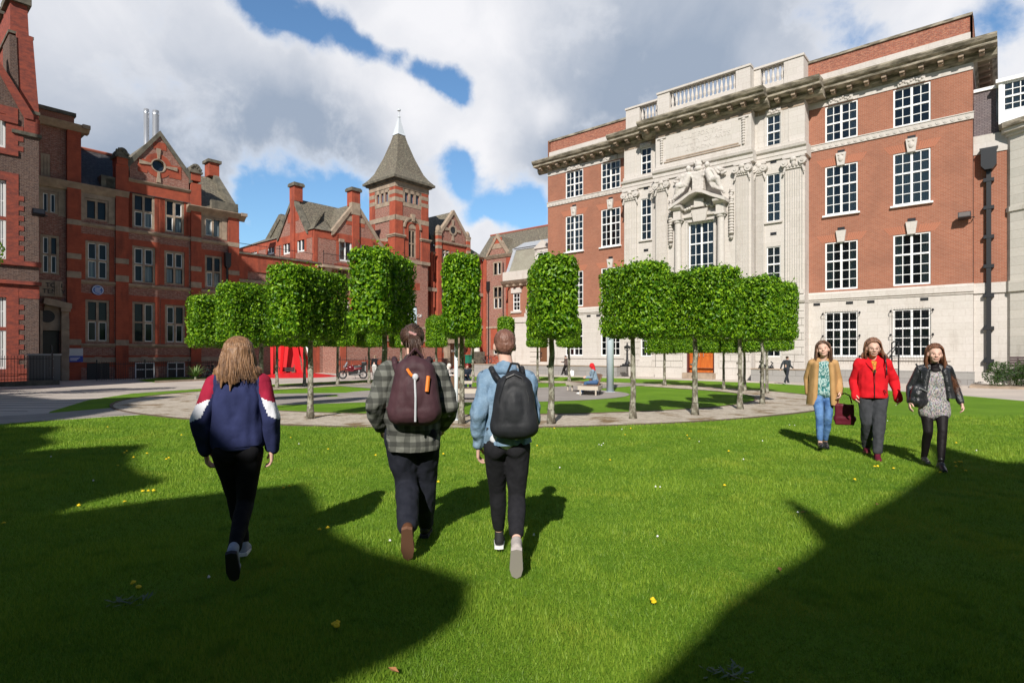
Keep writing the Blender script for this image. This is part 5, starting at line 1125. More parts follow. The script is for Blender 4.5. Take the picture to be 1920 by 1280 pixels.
# ================================================================ unseen buildings behind the photographer, outlined to throw the shadows on the lawn
cb = empty('lawn_shadow_hall', (0, -8, 0), 0, 'unseen brick hall behind the viewpoint, outlined to cast the left lawn shadow', 'building')
sil = [(-60,0),(-60,23.5),(-35,24.5),(-33.0,25.6),(-31.0,25.8),(-30.3,23.8),(-22.5,20.5),(-20.4,21.9),(-19.6,21.9),(-18.2,19.2),(-16.4,17.8),(-15.1,15.8),(-14.8,14.2),(-13.5,14.2),(-12.5,13.2),(-11.4,12.6),(-11.1,12.0),(-10.4,12.35),(-9.75,12.5),(-9.3,11.9),(-8.53,11.24),(-7.85,10.8),(-7.2,10.5),(-7.37,10.1),(-7.09,9.48),(-6.6,9.85),(-5.78,10.3),(-5.49,10.4),(-5.1,10.05),(-4.55,9.46),(-4.1,9.02),(-3.6,8.72),(-3.0,8.46),(-2.68,8.28),(-2.8,8.03),(-2.96,7.85),(-3.6,7.3),(-3.6,0)]
MB().prism(sil, 0, .5).build('gabled_wall', M_brick_brown, cb)
cc = empty('lawn_shadow_block', (0, -8, 0), 0, 'unseen brick block behind the viewpoint, outlined to cast the right lawn shadow', 'building')
def sp(px, py):
    t = (py-662)/FP; y = CAMH/t; x = (px-960)/FP*y; return (x-(y+8)*math.tan(R(SUN_AZ)), (y+8)/math.cos(R(SUN_AZ))*math.tan(R(SUN_EL)))
q = [sp(*p) for p in ((1385,1270),(1410,1225),(1440,1195),(1505,1140),(1570,1095),(1602,1062),(1516,962),(1522,958),(1632,1030),(1675,995),(1735,955),(1780,915),(1805,893),(1790,860),(1760,836),(1920,880))]
q = [(q[0][0]-.8, q[0][1]-.9)]+q+[(30, q[-1][1]-.2), (30, 0), (q[0][0]-.8, 0)]
MB().prism(q, 0, .5).build('gabled_wall', M_brick_brown, cc)

sb = empty('sky_screen_block', (26, -8, 0), 0, 'unseen brick block added right of the viewpoint to screen off sky light', 'building')  # unseen block added to keep some sky light off the lawn
MB().prism([(0,0),(14,0),(14,12),(7,15),(0,12)], 0, 11).build('gabled_wall', M_brick_or, sb)
# ================================================================ ground
def sheet(name, poly, lift, m, kind='structure', label=None, cat=None, hole=None, breaks=(14, 30, 50)):
    """flat outline laid over the gently falling ground"""
    import mathutils.geometry as mg
    loops = [[Vector((x, y, 0)) for x, y in poly]]+([[Vector((x, y, 0)) for x, y in reversed(hole)]] if hole else [])
    tri = mg.tessellate_polygon(loops); vs = [v for l in loops for v in l]
    bm = bmesh.new(); bv = [bm.verts.new(v) for v in vs]
    for t in tri:
        try: bm.faces.new([bv[i] for i in t])
        except ValueError: pass
    for yb in breaks: bmesh.ops.bisect_plane(bm, geom=bm.verts[:]+bm.edges[:]+bm.faces[:], plane_co=(0, yb, 0), plane_no=(0, 1, 0))
    for v in bm.verts: v.co.z = gz(v.co.y)+lift
    bmesh.ops.recalc_face_normals(bm, faces=bm.faces[:])
    for f in bm.faces:
        if f.normal.z < 0: f.normal_flip()
    me = bpy.data.meshes.new(name); bm.to_mesh(me); bm.free(); o = link(name, me, None, m); return tag(o, label, cat, None, kind)
def arc(cx, cy, r, a0, a1, n=48): return [(cx+r*math.cos(R(a0+(a1-a0)*k/n)), cy+r*math.sin(R(a0+(a1-a0)*k/n))) for k in range(n+1)]
G0 = (-1.2, 25.3)
M_pave = mat('concrete_paving', fn=lambda N: N.mix(N.ramp(N.noise(N.coord(), .35, 6, .6), .3, .7), N.mix(.35, (.60,.535,.48), N.mix(N.noise(N.coord(), 24, 4, .7), (.25,.23,.21), (.78,.72,.66)), 'OVERLAY'), (.46,.41,.37)), rough=.9, spec=.2, bump=fine_bump(40, .3, .01))
M_tarmac = mat('worn_tarmac', fn=lambda N: N.mix(.4, N.mix(N.ramp(N.noise(N.coord(), .6, 5, .6), .3, .7), (.31,.28,.26), (.39,.355,.325)), N.mix(N.noise(N.coord(), 60, 3, .7), (.15,.14,.13), (.8,.78,.74)), 'OVERLAY'), rough=.92, spec=.2, bump=fine_bump(60, .4, .01))
M_gravel = mat('ring_gravel', fn=lambda N: N.mix(N.ramp(N.noise(N.coord(), 1.1, 6, .68), .50, .64), N.mix(.75, N.mix(N.ramp(N.noise(N.coord(), 5, 5, .7), .35, .65), (.62,.56,.49), (.46,.41,.35)), N.mix(N.noise(N.coord(), 22, 4, .9), (.05,.045,.04), (1,.96,.9)), 'OVERLAY'), (.25,.17,.09)), rough=.95, spec=.15, bump=fine_bump(45, .9, .03))
def lawn_fn(N):
    c = N.coord(); n1 = N.noise(c, .5, 6, .6); n2 = N.noise(c, 5, 5, .7); n3 = N.noise(c, 60, 3, .7)
    a = N.mix(N.ramp(n1, .35, .7), (.145,.27,.02), (.205,.34,.03)); a = N.mix(N.math('MULTIPLY', N.ramp(n2, .55, .75), .5), a, (.25,.35,.03))
    return N.mix(.5, a, N.mix(n3, (.15,.2,.05), (.85,1,.7)), 'OVERLAY')
M_lawn = mat('lawn_turf', fn=lawn_fn, rough=.9, spec=.15, bump=fine_bump(70, 1., .04))
sheet('ground', [(-400,-300),(400,-300),(400,500),(-400,500)], 0., M_pave)
# lawn: big front lawn, ring surroundings and the far strips
lawn = [(-11.2,12.4),(-15.,8.0),(-26,-4),(-26,-7.4),(30,-7.4),(30,6),(22,12),(17.9,19.8),(18.6,24),(18.4,31),(15.6,36),(11.,40.5),(5,44.8),(-1,46.2),(-7,44),(-11.6,38),(-14.8,33.5),(-16.5,30.2),(-16.8,25.1),(-15.2,20.4),(-12.5,15.4),(-12.1,14.85),(-11.6,17),(-11.1,18.8),(-11.3,21.2),(-8.8,18.0),(-8.6,15.2)]
sheet('lawn', lawn, .004, M_lawn)
# paths, each one sheet
tp = [(-20,1.0),(-12.1,14.7),(-11.6,17.2),(-10.4,20.8),(-7.,22.6),(-4,23.0),(-4,19.8),(-7.5,17.6),(-9.0,15.6),(-11.2,12.3),(-17.,5.6)]
sheet('path', tp, .008, M_tarmac)
sheet('ring_path', arc(*G0, 13.55, -180, 180, 96)[:-1], .012, M_gravel, hole=arc(*G0, 11.1, -180, 180, 96)[:-1])
sheet('path', arc(*G0, 6.3, -180, 180, 60)[:-1], .016, M_tarmac)
sheet('path', [(3.,28.5),(8.8,34.2),(7.2,35.9),(1.0,30.4)], .0175, M_tarmac); sheet('path', [(-5.,28.),(-10.5,33.),(-9.,35.),(-3.4,30.4)], .0175, M_tarmac)
sheet('path', [(-11.6,20.9),(-7.6,22.4),(-7.2,25.6),(-13.2,23.8)], .0178, M_tarmac)
# kerb edging round the ring
b = MB()
for r_ in (13.6, 11.08):
    A = arc(*G0, r_, -180, 180, 120)
    for i in range(120):
        (x0, y0), (x1, y1) = A[i], A[i+1]; v = Vector((x0-G0[0], y0-G0[1])).normalized()*.035
        z0, z1 = gz(y0)+.028, gz(y1)+.028
        b.add([(x0-v.x,y0-v.y,z0),(x1-v.x,y1-v.y,z1),(x1+v.x,y1+v.y,z1),(x0+v.x,y0+v.y,z0),(x0-v.x,y0-v.y,z0-.1),(x1-v.x,y1-v.y,z1-.1),(x1+v.x,y1+v.y,z1-.1),(x0+v.x,y0+v.y,z0-.1)], [(0,1,2,3),(0,4,5,1),(3,2,6,7)])
tag(b.build('ring_edging', mat('rusty_edging', (.12,.085,.06), .85)), kind='structure')
# paving joints on the left walk
b = MB()
for k in range(16):
    y = 15.5+k*1.1; x0 = -34; x1 = -13.2-max(0, y-20)*.32 if y < 30 else -17.2
    b.box(x0, x1, y-.012, y+.012, gz(y)+.002, gz(y)+.006)
for k in range(9): x = -33+k*2.0; b.add([(x,16,gz(16)+.005),(x+.02,16,gz(16)+.005),(x+.02,29.9,gz(29.9)+.005),(x,29.9,gz(29.9)+.005)], [(0,1,2,3)])
tag(b.build('paving_joints', mat('joint_dirt', (.16,.14,.12), .95)), kind='structure')
# a strip of bed with kerb in front of the red range
kb = gpt(252, 716); 
bd = [gpt(255, 713), gpt(290, 717), gpt(420, 711), gpt(500, 708), gpt(500, 704.5), gpt(300, 708)]
sheet('planting_bed', bd, .01, M_lawn)
b = MB(); P = [gpt(290, 717.5), gpt(420, 711.5), gpt(500, 708.5)]
for (x0, y0), (x1, y1) in zip(P, P[1:]): b.add([(x0,y0,gz(y0)),(x1,y1,gz(y1)),(x1,y1,gz(y1)+.12),(x0,y0,gz(y0)+.12),(x0-.05,y0+.15,gz(y0)+.12),(x1-.05,y1+.15,gz(y1)+.12)], [(0,1,2,3),(3,2,5,4)])
tag(b.build('bed_kerb', M_stone_buff), kind='structure')
# ================================================================ grass blades on the near lawn
def grass():
    dat = []
    n = 880000; yy = 1.5*(14.2/1.5)**rng.random(n); yy = yy+(rng.random(n)-.5)*.3; xx = (rng.random(n)*2-1)*(yy*.99+2.3)
    k = ~(((xx-G0[0])**2+(yy-G0[1])**2 < 13.65**2)); k &= ~((xx < -8.4) & (yy > 12.3+(xx+11.2)*1.05)); k &= (xx < 17.5) & (rng.random(n) < np.clip((14.2-yy)/3, 0, 1)**.5)
    dat.append((xx[k], yy[k], .026+.0012*yy[k], .0028+.00075*yy[k]))
    V = []; col = []
    for xx, yy, h, wd in dat:
        n = len(xx); an = rng.random(n)*2*np.pi; le = rng.random(n)*.75; hh = h*(.45+rng.random(n)*.9); ln = hh*le; la = rng.random(n)*2*np.pi
        clump = np.sin(xx*2.1+np.sin(yy*1.7)*2)*np.cos(yy*2.6+np.sin(xx*1.3)*2); hh = hh*(1+.35*clump)
        dx, dy = np.cos(an)*wd/2, np.sin(an)*wd/2
        a = np.stack([xx-dx, yy-dy, np.full(n, .003)], 1); c = np.stack([xx+dx, yy+dy, np.full(n, .003)], 1); t = np.stack([xx+np.cos(la)*ln, yy+np.sin(la)*ln, hh], 1)
        V.append(np.stack([a, c, t], 1).reshape(-1, 3)); col.append(np.repeat(rng.random(n)*.6+.2*(clump+1), 3))
    V = np.concatenate(V).astype('f'); col = np.concatenate(col).astype('f'); n = len(V)//3
    me = bpy.data.meshes.new('grass'); me.vertices.add(len(V)); me.vertices.foreach_set('co', V.ravel()); me.loops.add(n*3); me.polygons.add(n)
    me.loops.foreach_set('vertex_index', np.arange(n*3, dtype='i')); me.polygons.foreach_set('loop_start', np.arange(0, n*3, 3, dtype='i'))
    at = me.attributes.new('tone', 'FLOAT', 'POINT'); at.data.foreach_set('value', col); me.update(); me.validate()
    m = bpy.data.materials.new('grass_blade'); m.use_nodes = True; N = NT(m.node_tree); bs = m.node_tree.nodes['Principled BSDF']
    at = N.node('ShaderNodeAttribute', attribute_name='tone').outputs['Fac']
    c = N.mix(at, (.095,.205,.012), (.33,.47,.05)); n1 = N.noise(N.coord(), .9, 5, .6); c = N.mix(N.math('MULTIPLY', N.ramp(n1, .5, .72), .65), c, (.36,.42,.05)); n4 = N.noise(N.coord(), 3.5, 4, .6); c = N.mix(N.math('MULTIPLY', N.ramp(n4, .52, .68), .5), c, (.05,.16,.012))
    N.put(bs.inputs['Base Color'], c); bs.inputs['Roughness'].default_value = .55; bs.inputs['Specular IOR Level'].default_value = .3
    tr = N.node('ShaderNodeBsdfTranslucent'); N.put(tr.inputs[0], c); mx = N.node('ShaderNodeMixShader'); mx.inputs[0].default_value = .3
    out = [x for x in N.n if x.type == 'OUTPUT_MATERIAL'][0]; N.l.new(bs.outputs[0], mx.inputs[1]); N.l.new(tr.outputs[0], mx.inputs[2]); N.l.new(mx.outputs[0], out.inputs[0])
    o = link('grass', me, None, m); tag(o, 'short mown green grass covering the front lawn', 'grass', None, 'stuff')
grass()
# ================================================================ leaves and clipped trees
def leaf_mat(name, c0, c1, tr=.35, rough=.42):
    m = bpy.data.materials.new(name); m.use_nodes = True; N = NT(m.node_tree); bs = m.node_tree.nodes['Principled BSDF']
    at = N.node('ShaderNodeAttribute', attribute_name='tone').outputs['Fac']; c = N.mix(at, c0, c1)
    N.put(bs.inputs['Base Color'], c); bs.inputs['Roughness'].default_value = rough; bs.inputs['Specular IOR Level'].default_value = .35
    t = N.node('ShaderNodeBsdfTranslucent'); N.put(t.inputs[0], N.mix(.5, c, (.3,.5,.03))); mx = N.node('ShaderNodeMixShader'); mx.inputs[0].default_value = tr
    out = [x for x in N.n if x.type == 'OUTPUT_MATERIAL'][0]; N.l.new(bs.outputs[0], mx.inputs[1]); N.l.new(t.outputs[0], mx.inputs[2]); N.l.new(mx.outputs[0], out.inputs[0]); return m
M_leaf = leaf_mat('hornbeam_leaf', (.045,.15,.006), (.33,.56,.02), .28)
M_hedge = leaf_mat('hedge_leaf', (.012,.04,.008), (.05,.11,.02), .2)
M_bark = mat('lichened_bark', fn=lambda N: N.mix(N.ramp(N.noise(N.vmath('MULTIPLY', N.coord(), (9, 9, 5)), 1, 5, .7), .42, .6), (.12,.105,.075), (.37,.36,.29)), rough=.9, bump=fine_bump(25, .8, .02))
def leaf_cloud(P, Nn, L, Wd, tone, jit=.62, droop=.5):
    """P points, Nn outward normals -> folded diamond leaves lying like shingles"""
    n = len(P); nn = Nn+rng.normal(size=(n, 3))*jit; nn /= np.linalg.norm(nn, axis=1)[:, None]
    t = np.cross(nn, rng.normal(size=(n, 3))); t[:, 2] -= droop; t -= nn*np.sum(t*nn, 1)[:, None]; t /= np.linalg.norm(t, axis=1)[:, None]
    s = np.cross(nn, t); k = (.65+.7*rng.random(n))[:, None]; l = L*k; w_ = Wd*k
    a = P-t*l/2; b_ = P+s*w_/2+nn*w_*.18; c = P+t*l/2-nn*l*.12; d = P-s*w_/2+nn*w_*.18
    V = np.stack([a, b_, c, d], 1).reshape(-1, 3).astype('f'); ix = np.arange(n)[:, None]*4
    F = np.concatenate([ix+np.array([[0,1,2]]), ix+np.array([[0,2,3]])], 1).reshape(-1, 3); return V, F.astype('i'), np.repeat(tone, 4).astype('f')
def leaf_mesh(name, V, F, tone):
    me = bpy.data.meshes.new(name); n = len(F); me.vertices.add(len(V)); me.vertices.foreach_set('co', V.ravel()); me.loops.add(n*3); me.polygons.add(n)
    me.loops.foreach_set('vertex_index', F.ravel()); me.polygons.foreach_set('loop_start', np.arange(0, n*3, 3, dtype='i'))
    at = me.attributes.new('tone', 'FLOAT', 'POINT'); at.data.foreach_set('value', tone); me.update(); me.validate(); return me
def box_crown(hx, hy, z0, z1, n, seed, L=.08, Wd=.046):
    global rng
    rng = np.random.default_rng(seed); zc = (z0+z1)/2; hz = (z1-z0)/2; r = .13
    A = np.array([hy*hz, hy*hz, hx*hz, hx*hz, hx*hy*.9, hx*hy*.7]); A /= A.sum(); f = rng.choice(6, n, p=A); u = rng.random((n, 2))*2-1
    P = np.zeros((n, 3)); Nn = np.zeros((n, 3))
    for k in range(6):
        i = f == k; ax = k//2; sg = 1 if k % 2 == 0 else -1; h = [hx, hy, hz]; o = [a for a in range(3) if a != ax]
        if k == 4: sg = 1
        if k == 5: sg = -1
        P[i, ax] = sg*h[ax]; P[i, o[0]] = u[i, 0]*h[o[0]]; P[i, o[1]] = u[i, 1]*h[o[1]]; Nn[i, ax] = sg
    H = np.array([hx, hy, hz]); q = np.clip(P, -(H-r), H-r); d = P-q; dn = np.linalg.norm(d, axis=1)[:, None]+1e-6; Nn = d/dn; P = q+Nn*r
    # lumps and hollows in the clipped face
    ph = rng.random(6)*6.3
    lump = .018*(np.sin(P[:, 0]*7+ph[0])*np.sin(P[:, 2]*6+ph[1])+np.sin(P[:, 1]*9+ph[2])*np.cos(P[:, 2]*11+ph[3])+np.sin((P[:, 0]+P[:, 1])*14+ph[4]))
    dep = -np.abs(rng.normal(size=n))*.14+.05; P = P+Nn*(lump+dep)[:, None]
    sp = (rng.random(n) < .07) & (Nn[:, 2] > .5); P[sp, 2] += (rng.random(sp.sum())**2)*.2
    tone = np.clip(rng.random(n)**1.7, 0, 1)
    P[:, 2] += zc
    V, F, T = leaf_cloud(P, Nn, L, Wd, tone)
    m = n//5; Pi = (rng.random((m, 3))*2-1)*(H-.16); Pi[:, 2] += zc; V2, F2, T2 = leaf_cloud(Pi, rng.normal(size=(m, 3)), L*1.3, Wd*1.3, np.full(m, .15))  # inner leaves coloured dark so the gaps in the crown look shaded
    return leaf_mesh('crown', np.concatenate([V, V2]), np.concatenate([F, F2+len(V)]), np.concatenate([T, T2]))
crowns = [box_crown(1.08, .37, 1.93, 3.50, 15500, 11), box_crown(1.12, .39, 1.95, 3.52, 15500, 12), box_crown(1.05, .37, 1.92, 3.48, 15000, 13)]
def trunk_mesh(seed):
    r_ = random.Random(seed); b = MB(); pts = [Vector((0,0,0))]; 
    for k in range(1, 8): pts.append(Vector((r_.uniform(-.018,.018), r_.uniform(-.018,.018), k*.3)))
    rad = [.105,.075,.067,.064,.063,.06,.056,.052]
    for i in range(7): b.cyl(pts[i], pts[i+1], rad[i], rad[i+1], 10, i in (0, 6))
    b.path([pts[-1], pts[-1]+Vector((.03,0,.7)), pts[-1]+Vector((0,.02,1.3))], .04, 6)
    for k in range(9):
        t = r_.uniform(0, 6.28); e = Vector((math.cos(t)*.72, math.sin(t)*.3, r_.uniform(.0,.4))); z = r_.uniform(-.15,.5); b.path([pts[-1]+Vector((0,0,z)), pts[-1]+Vector((0,0,z))+e*.5, pts[-1]+Vector((0,0,z))+e], .02, 5)
    for k in range(12): t = r_.uniform(0, 6.28); b.cyl((.3*math.cos(t), .2*math.sin(t), 1.95), (r_.uniform(.3,.95)*math.cos(t), .4*math.sin(t), r_.uniform(1.8,1.98)), .011, .004, 5)
    for k in range(3): b.ell(pts[2+k]+Vector((.055,.03*k,.05)), (.03,.03,.03), 6, 5)
    return b
trunks = []
for k in range(2):
    t_ = trunk_mesh(k).build('trunk_proto', M_bark, None, True); trunks.append(t_.data); bpy.data.objects.remove(t_)
for m_ in crowns: m_.materials.append(M_leaf)
TREES = [  # x, y, spin offset, scale z, label
 (-9.15,18.3,6,.97,'leftmost box-clipped hornbeam, its crown in front of the shaded red range'),
 (-7.1,16.1,0,.98,'box-clipped hornbeam second from the left, above the head of the woman in the navy jacket'),
 (-4.75,13.4,0,1.,'wide box-clipped hornbeam on a pale trunk left of the red sculpture and motorbike'),
 (-2.85,12.7,0,1.06,'tall box-clipped hornbeam above the man in the plaid shirt'),
 (-1.1,12.45,4,1.,'narrow box-clipped hornbeam seen end on between the two men with backpacks'),
 (.86,12.45,-4,1.01,'slim box-clipped hornbeam between the short-haired man and the curved bench'),
 (2.86,13.45,0,1.02,'box-clipped hornbeam with pale trunk just right of the grey lamp column'),
 (4.6,14.3,0,1.02,'box-clipped hornbeam in front of the orange door'),
 (6.5,16.2,0,1.05,'box-clipped hornbeam just right of the orange door'),
 (8.05,18.3,0,1.09,'box-clipped hornbeam nearest the woman in the camel coat')]
def ring_pt(px, far):
    r = (px-960)/FP; a = r*r+1; bb_ = -2*(r*G0[0]+G0[1]); cc_ = G0[0]**2+G0[1]**2-12.6**2; D = max(0, bb_*bb_-4*a*cc_); y = (-bb_+(1 if far else -1)*math.sqrt(D))/(2*a); return (r*y, y)
fars = [(1438,'dark-trunked hornbeam on the right side of the ring, nearest the walking man'),(1396,'dark-trunked hornbeam just behind the trunk right of the orange door'),(1357,'dark-trunked hornbeam standing before the right jamb of the orange door'),(1301,'dark-trunked hornbeam directly before the left jamb of the orange door'),(1246,'hornbeam at the back of the ring left of the wall sign'),
        (1067,'small-looking hornbeam at the back of the ring behind the curved bench'),(1008,'small-looking hornbeam at the back of the ring before the dark doorway'),(949,'hornbeam at the back of the ring showing above the short-haired man'),(887,'hornbeam at the back of the ring left of the short-haired man'),(818,'hornbeam at the back of the ring before the brown porch door'),(752,'hornbeam at the back of the ring beside the plaid-shirted man'),
        (692,'hornbeam at the back left of the ring right of the motorbike'),(633,'hornbeam at the back left of the ring left of the motorbike'),(571,'hornbeam at the back left of the ring right of the red sculpture'),(519,'hornbeam at the back left of the ring left of the red sculpture'),(474,'hornbeam at the left of the ring hidden behind the woman in the navy jacket')]
for px, lb_ in fars: x, y = ring_pt(px, True); TREES.append((x, y, 0, 1.0 if px > 1200 else 1.2, lb_))
for i, (x, y, da, sz, lab) in enumerate(TREES):
    o = empty('hornbeam_tree', (x, y, gz(y)), math.atan2(G0[1]-y, G0[0]-x)+R(da), lab, 'tree', 'box-clipped hornbeams planted in a ring'); k = 1.0 if i < 10 else (.95 if lab.startswith('dark') else 1.2)
    o.scale = (k*(.9 if i in (6, 9) else 1), k*(.86 if i == 4 else 1), sz)
    c = bpy.data.objects.new('crown', crowns[i % 3]); C.objects.link(c); c.parent = o
    t_ = bpy.data.objects.new('trunk', trunks[i % 2]); C.objects.link(t_); t_.parent = o
# leafy tree standing just outside the left edge, a few leaves in view
def ball_crown(name, blobs, n, L, Wd, seed, m, droop=.3):
    global rng
    rng = np.random.default_rng(seed); Ps = []; Ns = []
    vol = np.array([a*b_*c for _, (a, b_, c) in blobs]); vol = vol**.67; vol /= vol.sum()
    for (c, r_), v in zip(blobs, vol):
        k = int(n*v); d = rng.normal(size=(k, 3)); d /= np.linalg.norm(d, axis=1)[:, None]; Ps.append(np.array(c)+d*np.array(r_)*(1-.35*rng.random((k, 1))**2)); Ns.append(d)
    P = np.concatenate(Ps); Nn = np.concatenate(Ns); V, F, T = leaf_cloud(P, Nn, L, Wd, rng.random(len(P)), .8, droop); me = leaf_mesh(name, V, F, T); me.materials.append(m); return me
o = empty('broadleaf_tree', (-21.75, 20.6, gz(20.6)), 0, 'leafy tree at the left edge, only a few leaves showing before the brown house', 'tree')
r_ = random.Random(4); bl_ = [((r_.uniform(-1.6,1.2), r_.uniform(-1.6,1.6), r_.uniform(2.6,6.8)), (r_.uniform(.5,.9),)*3) for _ in range(26)]
c = bpy.data.objects.new('crown', ball_crown('crown', bl_, 9000, .13, .09, 5, M_leaf)); C.objects.link(c); c.parent = o
b = MB(); b.path([(0,0,0),(.05,0,1.5),(-.05,.1,3.2),(0,.1,5.5)], lambda i: .16-.035*i, 8)
for bc_, _ in bl_[:14]: b.path([(0,.05,bc_[2]-.9), bc_], lambda i: .05-.03*i, 6)
b.build('trunk', M_bark, o, True)
# clipped hedge in its kerbed bed at the far right
hx0 = FR.s_(1828, -2.2); o = empty('hedge', (*FR.pt(hx0, -2.6), ZB), FR.rz, 'dark green hedge in a kerbed bed at the right edge before the stone wing', 'hedge')
rh = random.Random(8); bl_ = []
for i in range(46): x = rh.uniform(.2, 8.2); bl_.append(((x, rh.uniform(-.1,1.3), .25+rh.random()*(1.0+.25*min(1, x/2))), (rh.uniform(.3,.5), rh.uniform(.3,.45), rh.uniform(.3,.42))))
c = bpy.data.objects.new('foliage', ball_crown('foliage', bl_, 16000, .075, .045, 9, M_hedge)); C.objects.link(c); c.parent = o
b = MB(); 
for bc_, _ in bl_[::3]: b.path([(bc_[0],.6,0), bc_], .015, 5)
b.build('stems', M_bark, o)
k_ = MB().box(-.2, 8.6, -.75, 1.9, -.05, .12).build('bed_kerb', M_stone_buff, o)
o = empty('sign_board', (*FR.pt(FR.s_(1893, -.9), -.9), ZB), FR.rz, 'brown slatted board standing behind the hedge at the right edge', 'board')
b = MB(); 
for k in range(4): b.box(0, 3.4, 0, .06, 1.15+k*.14, 1.27+k*.14)
b.box(.3,.38,.06,.14,0,1.7); b.box(3.,3.08,.06,.14,0,1.7); b.build('slats', mat('brown_board', (.09,.06,.06), .6), o)
# yucca in the bed on the left
x, y = gpt(366, 712); o = empty('yucca_plant', (x, y, gz(y)), 0, 'spiky yucca in the narrow bed before the iron railing', 'plant'); b = MB(); r_ = random.Random(3)
for k in range(60):
    t = r_.uniform(0, 6.28); e = r_.uniform(.25, 1.35); L = r_.uniform(.7, 1.25); d = Vector((math.cos(t)*math.cos(e), math.sin(t)*math.cos(e), math.sin(e))); s = Vector((-math.sin(t), math.cos(t), 0))*.035
    p = Vector((0,0,.2)); b.add([p-s, p+s, p+d*L*.6+s*.8, p+d*L*.6-s*.8, p+d*L-Vector((0,0,.12))], [(0,1,2,3),(3,2,4)])
b.build('leaves', mat('yucca_leaf', fn=lambda N: N.mix(N.noise(N.coord(), 5, 3), (.05,.12,.03), (.22,.30,.10)), rough=.5), o)
MB().cyl((0,0,0), (0,0,.3), .1, .08, 8).build('stem', M_bark, o)
# dandelions and daisies
def dandelion(n, name, m, rad, h):
    b = MB(); r_ = random.Random(n)
    for k in range(2): b.lathe((0,0,h+.004*k), [(rad*(1-.4*k),0),(rad*(1.-.4*k),.006),(rad*.3,.012)], 9)
    me = b.build(name, m); s = MB().cyl((0,0,0), (0,0,h), .0025, n=5).build('stem', mat('flower_stem', (.1,.2,.03), .7), me); return me
d0 = dandelion(1, 'dandelion', mat('dandelion_yellow', (.85,.60,.01), .7), .017, .04)
w0 = dandelion(2, 'daisy', mat('daisy_white', (.85,.85,.82), .7), .010, .03)
DP = [(192,845),(234,853),(238,850),(251,863),(220,877),(274,854),(311,866),(316,864),(268,925),(277,926),(288,925),(147,955),(234,946),(532,920),(541,917),(255,1103),(258,1108),(625,1182),(633,1180),(630,1186),(617,845),(705,857),(822,909),(832,856),(8,987),(545,824),(1008,840),(1040,807),(1143,866),(1293,826),(1287,820),(1222,1138),(1228,1137),(1358,915),(1640,880),(1644,879),(1675,882),(1676,883),(1770,833),(1792,835),(1790,870),(1797,870),(1802,871),(1792,880),(1811,886),(1765,890),(1367,850),(1183,807),(1172,818),(95,805),(201,804),(340,820),(385,830),(598,1000),(615,998),(1600,905)]
WP = [(1124,836),(1132,834),(1128,838),(1230,918),(1238,917),(1480,799),(1490,800),(1166,808),(731,1018),(1545,840),(175,905),(95,860),(1497,965),(1664,791),(1830,848),(1395,865),(1310,830),(560,835),(392,1090),(1000,1010),(1235,1010),(1050,880),(1680,765),(1430,830)]
for src, pts_, lab, cat, grp in ((d0, DP, 'small yellow dandelion flower in the lawn', 'flower', 'dandelions in the lawn'), (w0, WP, 'tiny white daisy in the lawn', 'flower', 'daisies in the lawn')):
    for i, (px, py) in enumerate(pts_):
        o = src if i == 0 else copy_tree(src); x, y = gpt(px, py); o.location = (x, y, .0); tag(o, lab, cat, grp); o.rotation_euler = (R(-18+7*(i % 5)), R(-12+6*(i % 4)), i); o.scale = (1, 1, .8+.1*(i % 4))
# two dry leaves
for i, (px, py) in enumerate(((1507,968),(1462,1078),(738,1272),(1645,953))):
    x, y = gpt(px, py); b = MB(); b.add([(-.035,0,.03),(0,-.014,.04),(.035,0,.034),(0,.016,.036)], [(0,1,2),(0,2,3)]); o = b.build('dry_leaf', mat('dry_leaf_brown', (.35,.16,.06), .8)); o.location = (x, y, .012); o.rotation_euler = (0,0,i*1.3)
    tag(o, ['dry brown leaf on the lawn before the notch of the right-hand shadow','small dry leaf on the open lawn left of the right-hand shadow','dry leaf at the bottom edge of the lawn','dry leaf lying in the right-hand shadow'][i], 'leaf', 'fallen dry leaves')
# broad weed rosettes
for i, (px, py) in enumerate(((238,1135),(1360,1265))):
    x, y = gpt(px, py); b = MB(); r_ = random.Random(i)
    for k in range(34): t = r_.uniform(0,6.28); L = r_.uniform(.03,.07); p = Vector((r_.uniform(-.1,.1), r_.uniform(-.07,.07), .015)); d = Vector((math.cos(t), math.sin(t), r_.uniform(.1,.6))); s = Vector((-math.sin(t), math.cos(t), 0))*.008; b.add([p, p+d*L*.5+s, p+d*L, p+d*L*.5-s], [(0,1,2,3)])
    o = b.build('lawn_weed', mat('weed_leaf', (.08,.13,.07), .7)); o.location = (x, y, 0); tag(o, ['pale leafed weed rosette in the left shadow','weed rosette at the bottom edge of the lawn'][i], 'plant')
